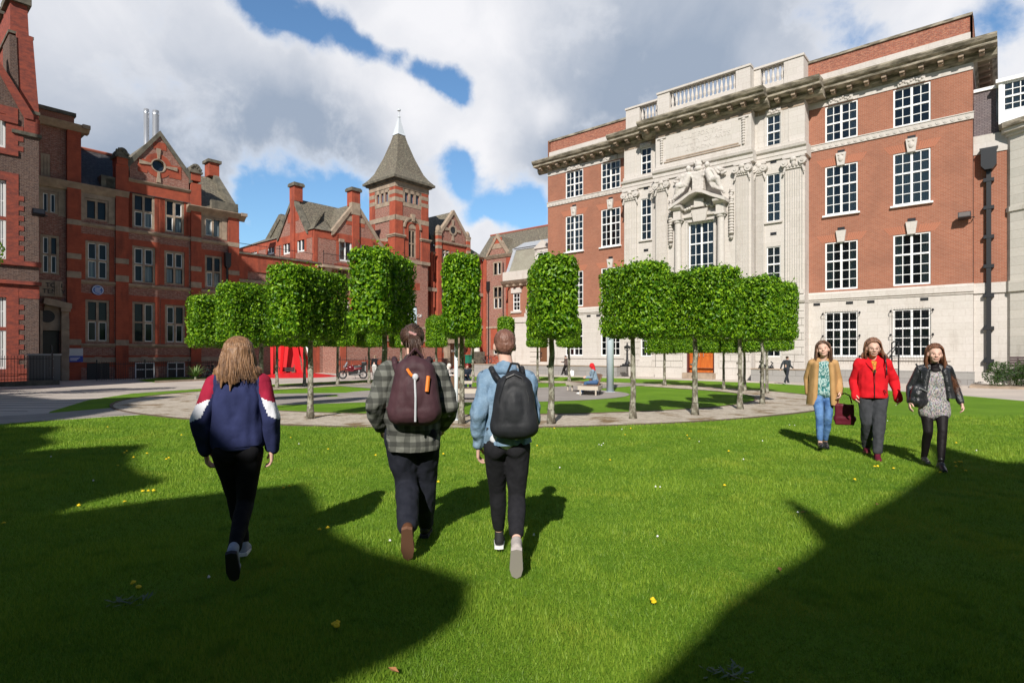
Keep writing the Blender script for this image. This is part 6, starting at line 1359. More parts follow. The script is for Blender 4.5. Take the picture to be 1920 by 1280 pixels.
# ================================================================ street furniture
M_timber = mat('weathered_pale_timber', fn=lambda N: N.mix(N.noise(N.vmath('MULTIPLY', N.coord(), (4, 4, 30)), 1, 4, .6), (.62,.56,.47), (.42,.36,.29)), rough=.8)
M_slat = mat('brown_slat_timber', fn=lambda N: N.mix(N.noise(N.coord(), 8, 4, .6), (.16,.085,.05), (.26,.16,.10)), rough=.6)
def arc_bench(a0, a1, label, back=True):
    am = R((a0+a1)/2); cx, cy = G0[0]+4.7*math.cos(am), G0[1]+4.7*math.sin(am); o = empty('curved_bench', (cx, cy, gz(cy)), 0, label, 'bench', 'curved benches round the middle of the garden')
    def P(r, a, z): return (G0[0]+r*math.cos(R(a))-cx, G0[1]+r*math.sin(R(a))-cy, z)
    n = max(4, int((a1-a0)/5)); st = (a1-a0)/n; b = MB(); s = MB(); l = MB(); k_ = MB()
    for i in range(n):
        u, v = a0+i*st, a0+(i+1)*st
        for r0, r1, z0, z1, m_ in ((4.3,4.36,.27,.43,b),(5.1,5.16,.27,.43,b)): m_.add([P(r0,u,z0),P(r1,u,z0),P(r1,v,z0),P(r0,v,z0),P(r0,u,z1),P(r1,u,z1),P(r1,v,z1),P(r0,v,z1)], [(0,3,2,1),(4,5,6,7),(0,1,5,4),(1,2,6,5),(2,3,7,6),(3,0,4,7)])
        for j in range(6):
            r0 = 4.37+j*.122; r1 = r0+.108; s.add([P(r0,u,.39),P(r1,u,.39),P(r1,v,.39),P(r0,v,.39),P(r0,u,.435),P(r1,u,.435),P(r1,v,.435),P(r0,v,.435)], [(0,3,2,1),(4,5,6,7),(0,1,5,4),(1,2,6,5),(2,3,7,6),(3,0,4,7)])
    for u in (a0, a1): 
        b.add([P(4.3,u-.4,.27),P(5.16,u-.4,.27),P(5.16,u+.4,.27),P(4.3,u+.4,.27),P(4.3,u-.4,.436),P(5.16,u-.4,.436),P(5.16,u+.4,.436),P(4.3,u+.4,.436)], [(0,3,2,1),(4,5,6,7),(0,1,5,4),(1,2,6,5),(2,3,7,6),(3,0,4,7)])
    b.build('seat_frame', M_timber, o); s.build('seat', M_slat, o)
    for i in range(n+1):
        if i % 3 and i != n: continue
        for r in (4.4, 5.06): q = MB(); q.cyl(P(r, a0+i*st, 0), P(r, a0+i*st, .27), .035, n=8); q.build('leg', M_timber, o)
    if back:
        m_ = int((a1-a0)*.62/1.9)
        for i in range(m_):
            u = a0+(a1-a0)*.2+i*1.9; k_.add([P(4.98,u,.44),P(5.02,u,.44),P(5.02,u+1.3,.44),P(4.98,u+1.3,.44),P(5.13,u,.86),P(5.17,u,.86),P(5.17,u+1.3,.86),P(5.13,u+1.3,.86)], [(0,3,2,1),(4,5,6,7),(0,1,5,4),(1,2,6,5),(2,3,7,6),(3,0,4,7)])
        k_.build('backrest', M_slat, o)
    return o
arc_bench(-24, 28, 'curved timber bench with backrest where a person in a red hood sits')
arc_bench(102, 150, 'curved timber bench at the back where a white-hooded person sits')
arc_bench(232, 272, 'curved timber bench nearest the lawn, mostly hidden by the man in the denim jacket', True)
def column(px, py, r, h, label, m, cap=None, Y=None):
    x, y = gpt(px, py); o = empty('lamp_column', (x, y, gz(y)), 0, label, 'lamp post'); MB().cyl((0,0,0), (0,0,h), r, r, 20).build('column', m, o, True)
    MB().cyl((0,0,0), (0,0,.03), r*1.5, r*1.4, 16).build('base_collar', m, o)
    MB().cyl((0,0,h), (0,0,h+.06), r*1.02, r*.9, 16).build('cap', cap or M_iron, o); return o
M_polep = mat('pale_blue_grey_paint', (.50,.58,.63), .4)
column(1144, 735, .165, 5.2, 'thick pale grey lamp column right of the curved bench', M_polep)
column(855.5, 788, .045, 1.95, 'thin white post in front of the narrow hornbeam trunk', mat('white_post_paint', (.72,.78,.82), .4))
column(776, 757, .10, 3.1, 'pale grey lamp column rising above the plaid-shirted man', M_polep)
def iron_standard(px, s_off, z0, h, label):
    s = FR.s_(px, s_off); o = empty('iron_lamp_standard', (*FR.pt(s, s_off), z0), FR.rz, label, 'lamp post', 'cast iron standards flanking the orange door')
    b = MB(); b.box(-.42,.42,-.42,.42,0,.1); b.lathe((0,0,.1), [(.36,0),(.22,.12),(.12,.3),(.09,.45),(.07,h*.62),(.1,h*.66),(.06,h*.7),(.06,h*.82)], 10); b.build('column', M_iron, o)
    b = MB(); b.lathe((0,0,h*.8), [(.05,0),(.2,.06),(.22,.2),(.1,.26),(.04,.34),(.08,.38),(.02,.5)], 10)
    for q in (-1, 1): b.path([(0,0,h*.74), (q*.2,0,h*.76), (q*.24,0,h*.86)], .025, 5); b.ell((q*.24,0,h*.88), (.05,.05,.06), 6, 5)
    for k in range(4): a = R(45+90*k); b.ell((.33*math.cos(a), .33*math.sin(a), .14), (.1,.1,.1), 6, 5)
    b.build('lantern_finial', M_iron, o); return o
iron_standard(1176, -2.85, .50, 1.75, 'black cast iron standard on the plinth wall left of the orange door')
tw_ = empty('terrace_wall', (*FR.pt(-7, -3.1), ZB), FR.rz, 'low grey granite wall along the left half of the big building', 'wall', 'granite walls either side of the orange door')
b = MB(); b.box(0, 7+9.2, 0, .5, 0, .8); b.box(7+8.7, 7+9.2, .5, 1.9, 0, .8); b.build('wall', M_plinth, tw_); MB().box(-.05, 7+9.25, -.05, .55, .8, .86).build('coping', M_stone_buff, tw_)
s1 = FR.s_(1408, -3.1); tw2 = empty('terrace_wall', (*FR.pt(s1, -3.1), ZB), FR.rz, 'low grey granite wall right of the orange door behind the walking man', 'wall', 'granite walls either side of the orange door')
b = MB(); b.box(0, 4.6, 0, .5, 0, .8); b.box(0, .5, .5, 1.6, 0, .8); b.build('wall', M_plinth, tw2); MB().box(-.05, 4.65, -.05, .55, .8, .86).build('coping', M_stone_buff, tw2)
o = empty('iron_ornament', (*FR.pt(s1+.9, -2.85), ZB+.86), FR.rz, 'low black iron ornament on the granite wall right of the orange door', 'ornament')
b = MB(); b.box(-.45,.45,-.2,.2,0,.08); 
for k in range(5): b.ell((-.36+.18*k, 0, .14+.08*math.sin(k*1.5)), (.11,.14,.12), 8, 6)
b.path([(.3,0,.1),(.42,0,.38),(.3,0,.46)], .04, 6); b.build('casting', M_iron, o)
# red steel sculpture
M_redp = mat('signal_red_paint', (.62,.012,.018), .45)
sx, sy = -17.6, 46.0
o = empty('red_sculpture', (sx, sy, ZB), 0, 'bright red abstract steel sculpture on a round red base beside the red buildings', 'sculpture')
b = MB(); b.lathe((.2,0,0), [(3.1,0),(2.2,.16),(1.0,.3),(.2,.32)], 40); b.build('base', M_redp, o)
def plate(pts, t=.06, ry=0., at=(0,0,0)): 
    M_ = Matrix.Translation(at) @ Matrix.Rotation(R(ry), 4, 'Z'); bb_ = MB(lambda p: M_ @ p); bb_.prism(pts, -t/2, t/2); return bb_.build('plate', M_redp, o)
plate([(0,0),(.18,0),(.24,3.2),(-.05,3.2)], .06, 0, (-1.9,0,.2)); plate([(-.2,0),(1.0,.1),(1.5,1.4),(1.0,2.9),(.2,3.3),(-.3,3.1)], .05, 12, (-1.4,.2,.2))
plate([(0,0),(.25,0),(.7,3.2),(.3,3.3)], .06, -30, (-1.0,-.4,.2)); plate([(0,0),(.5,0),(.05,3.1),(-.35,3.1)], .05, 25, (.1,0,.2)); plate([(0,0),(.25,0),(-.4,3.4),(-.6,3.3)], .06, 5, (.9,-.2,.2))
plate([(-.6,2.6),(.9,.1),(1.2,.2),(.1,2.9)], .05, -8, (0.2,.5,.2)); plate([(0,0),(.15,0),(.3,3.1),(.1,3.2)], .06, 0, (.55,.3,.2))
b = MB(); b.box(-1.1,.1,-.35,-.25,.62,.74); b.box(-1.1,.1,-.3,-.26,.42,.6); b.build('maker_plate', M_iron, o)
o2 = empty('white_beam', (sx+1.0, sy-.3, ZB+.3), 0, 'leaning white beam among the red plates', 'beam'); b = MB(); b.path([(-.05,0,2.6),(.45,0,.9)], .07, 6); b.build('beam', M_white, o2)
# motorbike
def wheel(b, c, r, t, n=20):
    A = [(c[0]+r*math.cos(2*math.pi*k/n), c[1], c[2]+r*math.sin(2*math.pi*k/n)) for k in range(n+1)]; b.path(A, t, 6)
def motorbike(x, y, rz, label):
    o = empty('motorbike', (x, y, gz(y)), rz, label, 'motorbike'); bl = mat('motorbike_black', (.012,.012,.014), .4); rd = mat('motorbike_red', (.13,.008,.014), .25); ch = mat('brushed_alloy', (.55,.56,.58), .3, .9)
    for xx in (-.72, .72):
        w_ = MB(); wheel(w_, (xx,0,.31), .26, .055); wh = w_.build('wheel', bl, o, True); r_ = MB(); wheel(r_, (xx,0,.31), .19, .014)
        for k in range(6): a = k*math.pi/3; r_.cyl((xx,0,.31), (xx+.19*math.cos(a),0,.31+.19*math.sin(a)), .012, n=5)
        r_.build('rim', ch, wh)
    b = MB(); b.cyl((-.72,.08,.31),(-.45,.08,.95),.03,n=8); b.cyl((-.72,-.08,.31),(-.45,-.08,.95),.03,n=8); b.cyl((-.45,-.33,1.02),(-.45,.33,1.02),.018,n=6); b.box(-.3,.25,-.14,.14,.28,.56); b.cyl((.72,.1,.31),(.1,.1,.45),.035,n=6); b.cyl((.72,-.12,.36),(-.1,-.12,.3),.05,.045,8); b.build('engine_and_forks', bl, o)
    blob('fuel_tank', [('e',(-.15,0,.83),(.3,.17,.16)),('c',(-.45,0,.75),(-.05,0,.55),.13,.12),('c',(.15,0,.72),(.55,0,.78),.13,.1)], rd, o, .025, 3)
    blob('seat', [('c',(.1,0,.86),(.6,0,.92),.1,.09)], bl, o, .025, 2); blob('screen', [('c',(-.52,0,.95),(-.42,0,1.2),.09,.06)], mat('smoked_screen', (.25,.27,.3), .1), o, .025, 2)
    blob('top_box', [('b',(.62,.98,-.2,.2,.98,1.26))], bl, o, .03, 3); MB().cyl((-.62,0,.88),(-.66,0,.88),.09,.08,12).build('headlight', ch, o)
    MB().path([(.1,.1,.3),(.15,.3,.02)], .015, 5).build('side_stand', bl, o); return o
motorbike(-11.6, 41.5, R(8), 'dark red and black motorbike with a top box parked by the basement railing')
# bicycles
def bicycle(x, y, rz, label, col):
    o = empty('bicycle', (x, y, gz(y)), rz, label, 'bicycle', 'parked bicycles'); fm = mat('bike_frame_%s' % ('grey' if col[0] > .2 else 'dark'), col, .4)
    for xx in (-.52, .52):
        w_ = MB(); wheel(w_, (xx,0,.34), .33, .018, 18); wh = w_.build('wheel', M_iron, o)
        s_ = MB()
        for k in range(8): a = k*math.pi/4; s_.cyl((xx,0,.34), (xx+.32*math.cos(a),0,.34+.32*math.sin(a)), .003, n=3)
        s_.build('spokes', M_steel, wh)
    b = MB(); b.path([(-.52,0,.34),(-.42,0,.72),(-.38,0,.95)], .018, 6); b.path([(-.42,0,.72),(.12,0,.74),(-.02,0,.3),(-.41,0,.62)], .017, 6); b.path([(-.02,0,.3),(.52,0,.34),(.12,0,.72),(.16,0,.88)], .014, 6); b.build('frame', fm, o)
    MB().path([(-.42,-.26,.98),(-.36,0,.96),(-.42,.26,.98)], .014, 6).build('handlebar', M_iron, o); blob('saddle', [('c',(.06,0,.92),(.26,0,.92),.03,.06)], M_iron, o, .02, 1); MB().path([(-.02,-.12,.2),(-.02,-.05,.3),(-.02,.05,.3),(-.02,.12,.4)], .012, 5).build('cranks', M_steel, o); return o
x, y = gpt(385, 709); bicycle(x, y, R(20), 'silver grey bicycle parked beside the yucca', (.4,.42,.44))
x, y = gpt(396, 708); bicycle(x, y+.5, R(160), 'second bicycle behind, next to the seated person', (.05,.05,.06))
for px, l in ((911,'bicycle leaning near the downpipe on the far end wall'),(925,'rightmost of the bicycles under the tall window of the far end wall')):
    s = Fe.s_(px, -1.2); p = Fe.pt(s, -1.2); bicycle(p[0], p[1], Fe.rz+R(12), l, (.03,.05,.06))
for px, l in ((818,'bicycle by the basement wall left of the brown porch door'),): s = Ff.s_(px, -2.4); p = Ff.pt(s, -2.4); bicycle(p[0], p[1], Ff.rz, l, (.3,.32,.34))
# railing, basement and steps before the pavilion and tower
railing('iron_railing', FL.pt(X(598), -3.6), FL.pt(X(800), -4.2), -.28, 1.35, 'black iron railing before the basement of the gabled pavilion', pitch=.2)
lowr = empty('projecting_ground_floor', (*FL.pt(X(604), -2.4), ZB), FL.rz, 'low red terracotta front with stone coping below the balcony', 'building'); wl2 = X(800)-X(604)
MB().box(0, wl2, 0, 2.3, 0, 3.1).build('wall', M_brick_mot, lowr)
b = MB(); b.box(.4, 1.0, -.08, 0, 0, 3.1); b.box(0, wl2, -.02, 0, 2.5, 3.1); b.box(0, wl2, -.02, 0, .75, 1.2); b.box(wl2-.7, wl2, -.08, 0, 0, 3.1); b.build('terracotta_band', M_terra, lowr); b = MB(); b.box(-.1, wl2+.1, -.15, 2.35, 3.1, 3.3); b.build('coping', M_stone_buff, lowr)
b = MB()
for k in range(5): x = 1.7+k*2.5; b.box(x, x+1.5, -.02, .01, 0, .75)
b.build('basement_opening', M_frame_dk, lowr); b = MB()
for k in range(5):
    x = 1.7+k*2.5
    for q in (0, .72, 1.44): b.box(x+q, x+q+.05, -.06, -.02, 0, .75)
b.build('basement_frame', M_white, lowr)
# green bin, statue niche
s = Fe.s_(912, -1.); 
p = Ff.pt(Ff.s_(879, -1.2), -1.2); o = empty('wheeled_bin', (*p, gz(p[1])), FL.rz, 'green litter bin standing right of the brown porch door', 'bin'); gr = mat('bin_green', (.01,.16,.10), .5)
MB().prismz([(-.32,-.3),(.32,-.3),(.32,.3),(-.32,.3)], .12, 1.0).build('body', gr, o); MB().box(-.36,.36,-.36,.36,1.0,1.1).build('lid', gr, o)
for q in (-.25,.25): MB().cyl((q-.04,.2,.1),(q+.04,.2,.1),.1,n=10).build('wheel', M_iron, o)
sp_ = Ff.pt(Ff.s_(894, -.4), -.4); o = empty('statue', (*sp_, gz(sp_[1])), FL.rz, 'pale stone statue in an arched recess on the red range', 'statue')
MB().box(-.9,.9,-.5,.3,0,1.4).build('pedestal', M_stone_dark, o)
blob('figure', [('c',(0,0,1.45),(0,0,2.3),.42,.3),('c',(0,0,2.3),(0,0,2.9),.3,.22),('e',(0,0,3.15),(.16,.17,.2)),('c',(-.25,-.05,2.8),(-.4,-.25,2.2),.1,.08),('c',(.25,-.05,2.8),(.3,-.3,2.3),.1,.08)], mat('statue_stone', (.62,.60,.54), .8), o, .04, 2)
b = MB(); b.prism([(-.8,1.4),(.8,1.4)]+[(.8*math.cos(t), 3.2+.8*math.sin(t)) for t in [math.pi*k/12 for k in range(13)]], .32, .36); b.build('arched_recess', M_stone_buff, o)
# black sandwich board beside the red-jacketed woman's head and roof vent
s = FR.s_(1672, -1.5); o = empty('iron_handrail', (*FR.pt(s, -1.5), ZB), FR.rz, 'short black curved handrail on the wall behind the woman in red', 'handrail')
b = MB(); b.path([(0,0,0),(0,0,2.5),(.1,.3,2.6),(.2,1.3,2.6)], .04, 6); b.path([(.35,0,0),(.35,0,2.3),(.3,.2,2.45),(.2,1.3,2.5)], .04, 6); b.path([(0,0,.9),(.35,0,.9)], .03, 6); b.path([(0,0,1.7),(.35,0,1.7)], .03, 6); b.build('rails', M_iron, o)
q = FR.xz(1392, 124, .8); o = empty('roof_ventilator', (*FR.pt(q[0], .8), 21.8), FR.rz, 'small dark ventilator cluster on the roof above the balustrade', 'ventilator')
b = MB(); b.cyl((0,0,0),(0,0,1.3),.16,.2,8); b.cyl((.35,0,0),(.35,0,1.05),.14,.18,8); b.cyl((-.4,0,0),(-.4,0,.7),.12,.12,8); b.box(-.2,.25,-.12,.12,1.0,1.2); b.build('cowls', M_iron, o)
# ================================================================ people
def ik(a, c, l1, l2, pole):
    a = Vector(a); c = Vector(c); d = c-a; L = min(d.length, (l1+l2)*.999); dn = d.normalized(); x = (l1*l1-l2*l2+L*L)/(2*L); h = math.sqrt(max(0, l1*l1-x*x))
    p = Vector(pole); p = (p-dn*p.dot(dn)).normalized(); return a+dn*x+p*h, a+dn*L
M_skin = mat('skin_fair', fn=lambda N: N.mix(N.noise(N.coord(), 25, 3), (.66,.40,.31), (.72,.47,.37)), rough=.62, spec=.3)
def hair_mat(name, c0, c1, tip=None):
    def fn(N):
        n = N.noise(N.vmath('MULTIPLY', N.coord(), (60, 60, 5)), 1, 4, .7); c = N.mix(N.ramp(n, .3, .7), c0, c1)
        return c
    return mat(name, fn=fn, rough=.42, spec=.45, bump=lambda N: (N.noise(N.vmath('MULTIPLY', N.coord(), (90, 90, 6)), 1, 3, .6), .6, .012))
def cloth(name, col, col2=None, sc=14, rough=.9, st=.5): return mat(name, fn=lambda N: N.mix(N.ramp(N.noise(N.coord(), sc, 5, .65), .3, .7), col, col2 or tuple(c*.75 for c in col)), rough=rough, spec=.2, bump=lambda N: (N.noise(N.vmath('MULTIPLY', N.coord(), (1, 1, .6)), sc*.8, 5, .6), st, .02))
def folds(amp=.012, f=9, seed=0, vert=1.):
    return lambda c, n: amp*(mnoise.noise(Vector((c.x*f+seed, c.y*f, c.z*f*.7*vert)))+.5*mnoise.noise(Vector((c.x*f*2.3, c.y*f*2.3+seed, c.z*f*1.6*vert))))
def hand_prims(w, d, side, curl=.6, thumb=1, sc=1.):
    """palm and five bent fingers growing from wrist w along d"""
    w = Vector(w); d = Vector(d).normalized(); inn = Vector((-side, 0, 0)); pn = (inn-d*inn.dot(d)).normalized(); ac = d.cross(pn).normalized()   # pn palm normal, ac across
    if ac.y < 0: ac = -ac
    s = sc; k = [('c', w-d*.03*s, w+d*.015*s, .024*s, .023*s)]
    for q in (-1, -.33, .33, 1): k.append(('c', w+d*.012*s+ac*q*.014*s, w+d*.078*s+ac*q*.025*s, .0145*s, .0115*s))
    for q, L in ((1, .068), (.33, .078), (-.33, .072), (-1, .056)):
        p = w+d*.08*s+ac*q*.026*s; dd = d.copy(); r = .0092*s
        for j, f in enumerate((.44, .32, .24)):
            dd = (Matrix.Rotation(0, 3, 'X') @ (dd*math.cos(curl*.75)+pn*math.sin(curl*.75))).normalized() if j else (dd*math.cos(curl*.5)+pn*math.sin(curl*.5)).normalized()
            e = p+dd*L*f*s; k.append(('c', p, e, r, r*.9)); p = e; r *= .9
    p = w+d*.02*s+ac*.026*s; t1 = p+(d*.6+ac*.7+pn*.35).normalized()*.038*s; t2 = t1+(d*.95+ac*.1+pn*.45).normalized()*.03*s; t3 = t2+(d+pn*.5).normalized()*.022*s
    k += [('c', p, t1, .015*s, .0115*s), ('c', t1, t2, .0112*s, .0098*s), ('c', t2, t3, .0096*s, .008*s)]
    return k
def head_prims(h, yaw=0., tilt=0., roll=0., s=1.):
    """head with face towards local +y; h = centre of the skull"""
    Rm = Matrix.Rotation(yaw, 3, 'Z') @ Matrix.Rotation(tilt, 3, 'X') @ Matrix.Rotation(roll, 3, 'Y'); h = Vector(h)
    f = lambda x, y, z: h+Rm @ Vector((x*s, y*s, z*s))
    k = [('e', f(0,-.012,.022), (.074*s,.093*s,.088*s), Rm), ('e', f(0,.022,-.035), (.058*s,.066*s,.075*s), Rm), ('e', f(0,.055,-.08), (.034*s,.032*s,.026*s), Rm), ('e', f(0,.074,.018), (.046*s,.018*s,.016*s), Rm),
         ('c', f(0,.086,.01), f(0,.104,-.022), .009*s, .0135*s), ('e', f(-.012,.095,-.026), (.009*s,)*3), ('e', f(.012,.095,-.026), (.009*s,)*3), ('e', f(.035,.062,-.02), (.027*s,.020*s,.028*s), Rm), ('e', f(-.035,.062,-.02), (.027*s,.020*s,.028*s), Rm),
         ('e', f(0,.084,-.052), (.023*s,.012*s,.006*s), Rm), ('e', f(0,.083,-.062), (.019*s,.012*s,.007*s), Rm)]
    for q in (-1, 1): k.append(('e', f(q*.076,-.005,-.008), (.011*s,.021*s,.032*s), Rm))
    return k, f, Rm
def face_parts(root, f, Rm, s=1., smile=False, specs=False):
    ey = mat('eye_dark', (.03,.02,.018), .2); ew = mat('eye_white', (.75,.73,.70), .3); lp = mat('lips', (.48,.17,.15), .5); br = mat('eyebrow', (.12,.06,.035), .8)
    b = MB(); b2 = MB(); b3 = MB()
    for q in (-1, 1):
        b.ell(f(q*.031,.0835,.004), (.0125*s,.006*s,.0055*s), 8, 6, Rm); b2.ell(f(q*.031,.0865,.003), (.0085*s,.005*s,.0038*s), 8, 6, Rm); b3.cyl(f(q*.016,.089,.023), f(q*.046,.078,.026), .0026*s, .0018*s, 6)
    b2.build('eyes', ey, root, True); b3.build('eyebrows', br, root)
    m = MB(); P = [f(-.024,.088,-.052), f(-.012,.095,-.058), f(0,.098,-.059), f(.012,.095,-.058), f(.024,.088,-.052)]; m.path(P, .0034*s, 6); m.build('mouth', lp, root, True)
    if smile: MB().path([f(-.013,.0985,-.0565), f(0,.102,-.058), f(.013,.0985,-.0565)], .0028*s, 6).build('teeth', M_white, root)
    if specs:
        g = MB()
        for q in (-1, 1):
            A = [f(q*.032+.022*math.cos(2*math.pi*k/16), .1, .002+.017*math.sin(2*math.pi*k/16)) for k in range(17)]; g.path(A, .0012, 5); g.path([f(q*.054,.1,.006), f(q*.076,.0,.008)], .0014, 5)
        g.path([f(-.01,.1,.006), f(.01,.1,.006)], .002, 5); g.build('glasses', mat('spectacle_metal', (.10,.06,.045), .3), root)
def shoe(root, ank, toe_dir, pitch, m, sole=None, s=1., name='shoe'):
    """ank ankle joint; pitch>0 lifts the heel"""
    d = Vector((toe_dir[0], toe_dir[1], 0)).normalized(); sd = Vector((d.y, -d.x, 0)); Rm = Matrix.Rotation(-pitch, 3, sd)
    f = lambda x, y, z: Vector(ank)+Rm @ (d*y*s+sd*x*s+Vector((0,0,z*s)))
    o = blob(name, [('c', f(0,-.035,-.045), f(0,.03,-.035), .038*s, .04*s), ('c', f(0,.0,-.04), f(.005,.13,-.062), .04*s, .03*s), ('c', f(-.012,.09,-.062), f(.0,.165,-.066), .03*s, .026*s), ('c', f(.016,.09,-.062), f(.008,.155,-.066), .03*s, .026*s), ('c', f(0,-.03,-.03), f(0,-.005,.03), .036*s, .038*s)], m, root, .009, 3)
    b = MB(); P = [(-.034,-.07),(-.04,.02),(-.044,.11),(-.03,.18),(0,.205),(.03,.18),(.042,.11),(.038,.02),(.034,-.07),(0,-.082)]
    n = len(P); vs = [f(x, y, z) for z in (-.094, -.07) for x, y in P]; b.add(vs, [tuple(range(n-1,-1,-1)), tuple(range(n, 2*n))]+[(i, (i+1) % n, (i+1) % n+n, i+n) for i in range(n)]); b.build('sole', sole or M_white, o)
    return o
def limbs(H, hips_z, ank, sh, wr, knee_pole=(0,1,0), el_pole=((0,-1,0),(0,-1,0)), hw=.095, th=.41, sh_l=.42, ua=.275, fa=.25):
    out = {}
    for i, q in enumerate((-1, 1)):
        hp = Vector((q*hw, 0, hips_z)); k, a = ik(hp, ank[i], th, sh_l, knee_pole); out['hip%d' % i], out['knee%d' % i], out['ank%d' % i] = hp, k, a
        s = Vector(sh[i]); e, w_ = ik(s, wr[i], ua, fa, el_pole[i]); out['sh%d' % i], out['el%d' % i], out['wr%d' % i] = s, e, w_
    return out
def body(root, J, head, neck0, bare_legs=False, hands=(.6,.6), hs=1., skin=None, female=True, legs=True):
    hp, f, Rm = head; hip = (J['hip0']+J['hip1'])/2; shc = (J['sh0']+J['sh1'])/2; pr = list(hp)
    pr += [('c', neck0, f(0,-.02,-.07), .055, .05), ('c', hip, shc-Vector((0,0,.12)), .075, .08), ('c', shc-Vector((0,0,.03)), neck0, .05, .05), ('e', hip, (.10,.07,.08))]
    for i in (0, 1):
        pr += [('c', J['sh%d' % i], J['el%d' % i], .042, .036), ('c', J['el%d' % i], J['wr%d' % i], .036, .024), ('c', shc, J['sh%d' % i], .04, .04)]
        if legs: pr += [('c', J['hip%d' % i], J['knee%d' % i], .055, .04), ('c', J['knee%d' % i], J['ank%d' % i], .038, .032)]
    me = blob_mesh(pr, .0075, 5)
    # hands at finer resolution, joined into the same mesh
    bm = bmesh.new(); bm.from_mesh(me)
    for i, q in enumerate((-1, 1)):
        d = (J['wr%d' % i]-J['el%d' % i]).normalized(); h = blob_mesh(hand_prims(J['wr%d' % i], d, q, hands[i], sc=hs), .0035, 2); bm.from_mesh(h); bpy.data.meshes.remove(h)
    bm.to_mesh(me); bm.free(); me.polygons.foreach_set('use_smooth', [True]*len(me.polygons)); me.name = 'body'
    return link('body', me, root, skin or M_skin)
def trousers(root, J, m, r=(.105,.068,.052), hipr=(.165,.115,.12), hem=None, disp=None, wide=0., name='trousers', top=.04, knee_r=None):
    hip = (J['hip0']+J['hip1'])/2; pr = [('e', hip+Vector((0,-.01,.02)), hipr), ('c', hip+Vector((-.045,-.015,.05)), hip+Vector((.045,-.015,.05)), hipr[1]*.95, hipr[1]*.95)]
    for i, q in enumerate((-1, 1)):
        k, a = J['knee%d' % i], J['ank%d' % i]; end = k.lerp(a, hem[i] if hem else .96); cf = k.lerp(a, .3)+Vector((0,-.012,0))
        pr += [('c', J['hip%d' % i]+Vector((0,-.012,-.02)), k, r[0], r[1]), ('c', k, cf, r[1], r[1]*.98), ('c', cf, end, r[1]*.98, r[2]), ('e', J['hip%d' % i]+Vector((q*-.01,-.055,-.01)), (.085,.075,.095))]
    return blob(name, pr, m, root, .0105, 4, disp or folds(.009, 11))
def sleeve(J, i, r=(.07,.058,.045), end=1.0, bag=0.):
    s, e, w_ = J['sh%d' % i], J['el%d' % i], J['wr%d' % i]; w2 = e.lerp(w_, end); m_ = s.lerp(e, .5)
    pr = [('c', s, e, r[0], r[1]), ('c', e, w2, r[1], r[2])]
    if bag: pr += [('e', e.lerp(w2, .55)+Vector((0,0,-.01)), (r[1]+bag,)*3), ('e', m_, (r[0]+bag*.4,)*3)]
    return pr
def torso(J, r_sh=(.09,.075), chest=(.175,.125,.17), waist=(.15,.115,.12), hem=(.165,.125,.09), zs=(.12,.32,.46), y=0., trap=True):
    c = (J['sh0']+J['sh1'])/2; pr = [('c', c, J['sh0'], *r_sh), ('c', c, J['sh1'], *r_sh), ('e', c+Vector((0,y,-zs[0])), chest), ('e', c+Vector((0,y,-zs[1])), waist), ('e', c+Vector((0,y,-zs[2])), hem)]
    if trap: pr += [('c', c+Vector((0,-.01,.055)), J['sh%d' % i]-Vector((q*.03,0,0)), .06, .055) for i, q in enumerate((-1, 1))]
    pr += [('c', c+Vector((q*.06,y,-zs[0])), c+Vector((q*.055,y,-zs[2])), waist[1]*.92, waist[1]*.95) for q in (-1, 1)]; return pr
def hair_strands(root, f, m, n, L, a0=180, a1=360, seed=1, sweep=0., flare=.25, r=.0042, front=False):
    r_ = random.Random(seed); b = MB()
    if front:
        for q in (-1, 1):
            for k in range(70):
                y0 = -.07+.125*r_.random(); zt = .038+.104*math.sqrt(max(.02, 1-((y0+.032)/.108)**2)); ll = L*(.7+.35*r_.random()); w1 = r_.uniform(-.006, .006); sw = sweep*(.5+.8*r_.random())
                P = [f(q*.003, y0, zt), f(q*.04, y0+.008, zt-.008), f(q*.074, y0*.75+.012, zt*.62), f(q*(.090+.004*r_.random()), y0*.5+.008, .02), f(q*.094+w1, y0*.45, -.04)]
                for j in range(1, 4): t = j/3; P.append(f(q*(.094+flare*.06*t)+sw*t*t+w1, y0*.45-.01*t, -.04-(ll-.08)*t))
                for i in range(7): q0, q1 = (r if i < 5 else r*(1-.4*(i-4))), (r if i+1 < 5 else r*(1-.4*(i-3))); b.cyl(P[i], P[i+1], q0, max(.001, q1), 5, False)
    for k in range(n):
        a = R(a0+(a1-a0)*(k+r_.random())/n); rx, ry, rz = .094+r_.random()*.008, .098+r_.random()*.008, .102; ph0 = R(12+14*r_.random()); P = []
        for j in range(4): ph = ph0+(R(88)-ph0)*j/3; P.append(f(rx*math.sin(ph)*math.cos(a), -.032+ry*math.sin(ph)*math.sin(a), .036+rz*math.cos(ph)))
        ll = L*(.75+.35*r_.random()); w1 = r_.uniform(-.008, .008); x0, y0 = rx*math.cos(a), -.032+ry*math.sin(a); sw = sweep*(.5+.8*r_.random())
        for j in range(1, 5): t = j/4; P.append(f(x0*(1+flare*t)+sw*t*t+w1*math.sin(t*5), y0*(1+.12*t)-.008*t+w1*t, .036-ll*t*(1-.3*abs(sw))))
        for i in range(7): q0, q1 = (r if i < 5 else r*(1-.4*(i-4))), (r if i+1 < 5 else r*(1-.4*(i-3))); b.cyl(P[i], P[i+1], q0, max(.001, q1), 5, False)
    return b.build('hair', m, root, True)
def put(name, px_x, y, rz, label, sc=1., group=None): return (lambda o: (setattr(o, 'scale', (sc,)*3), o)[1])(empty(name, (px_x, y, gz(y)), rz, label, 'person', group))
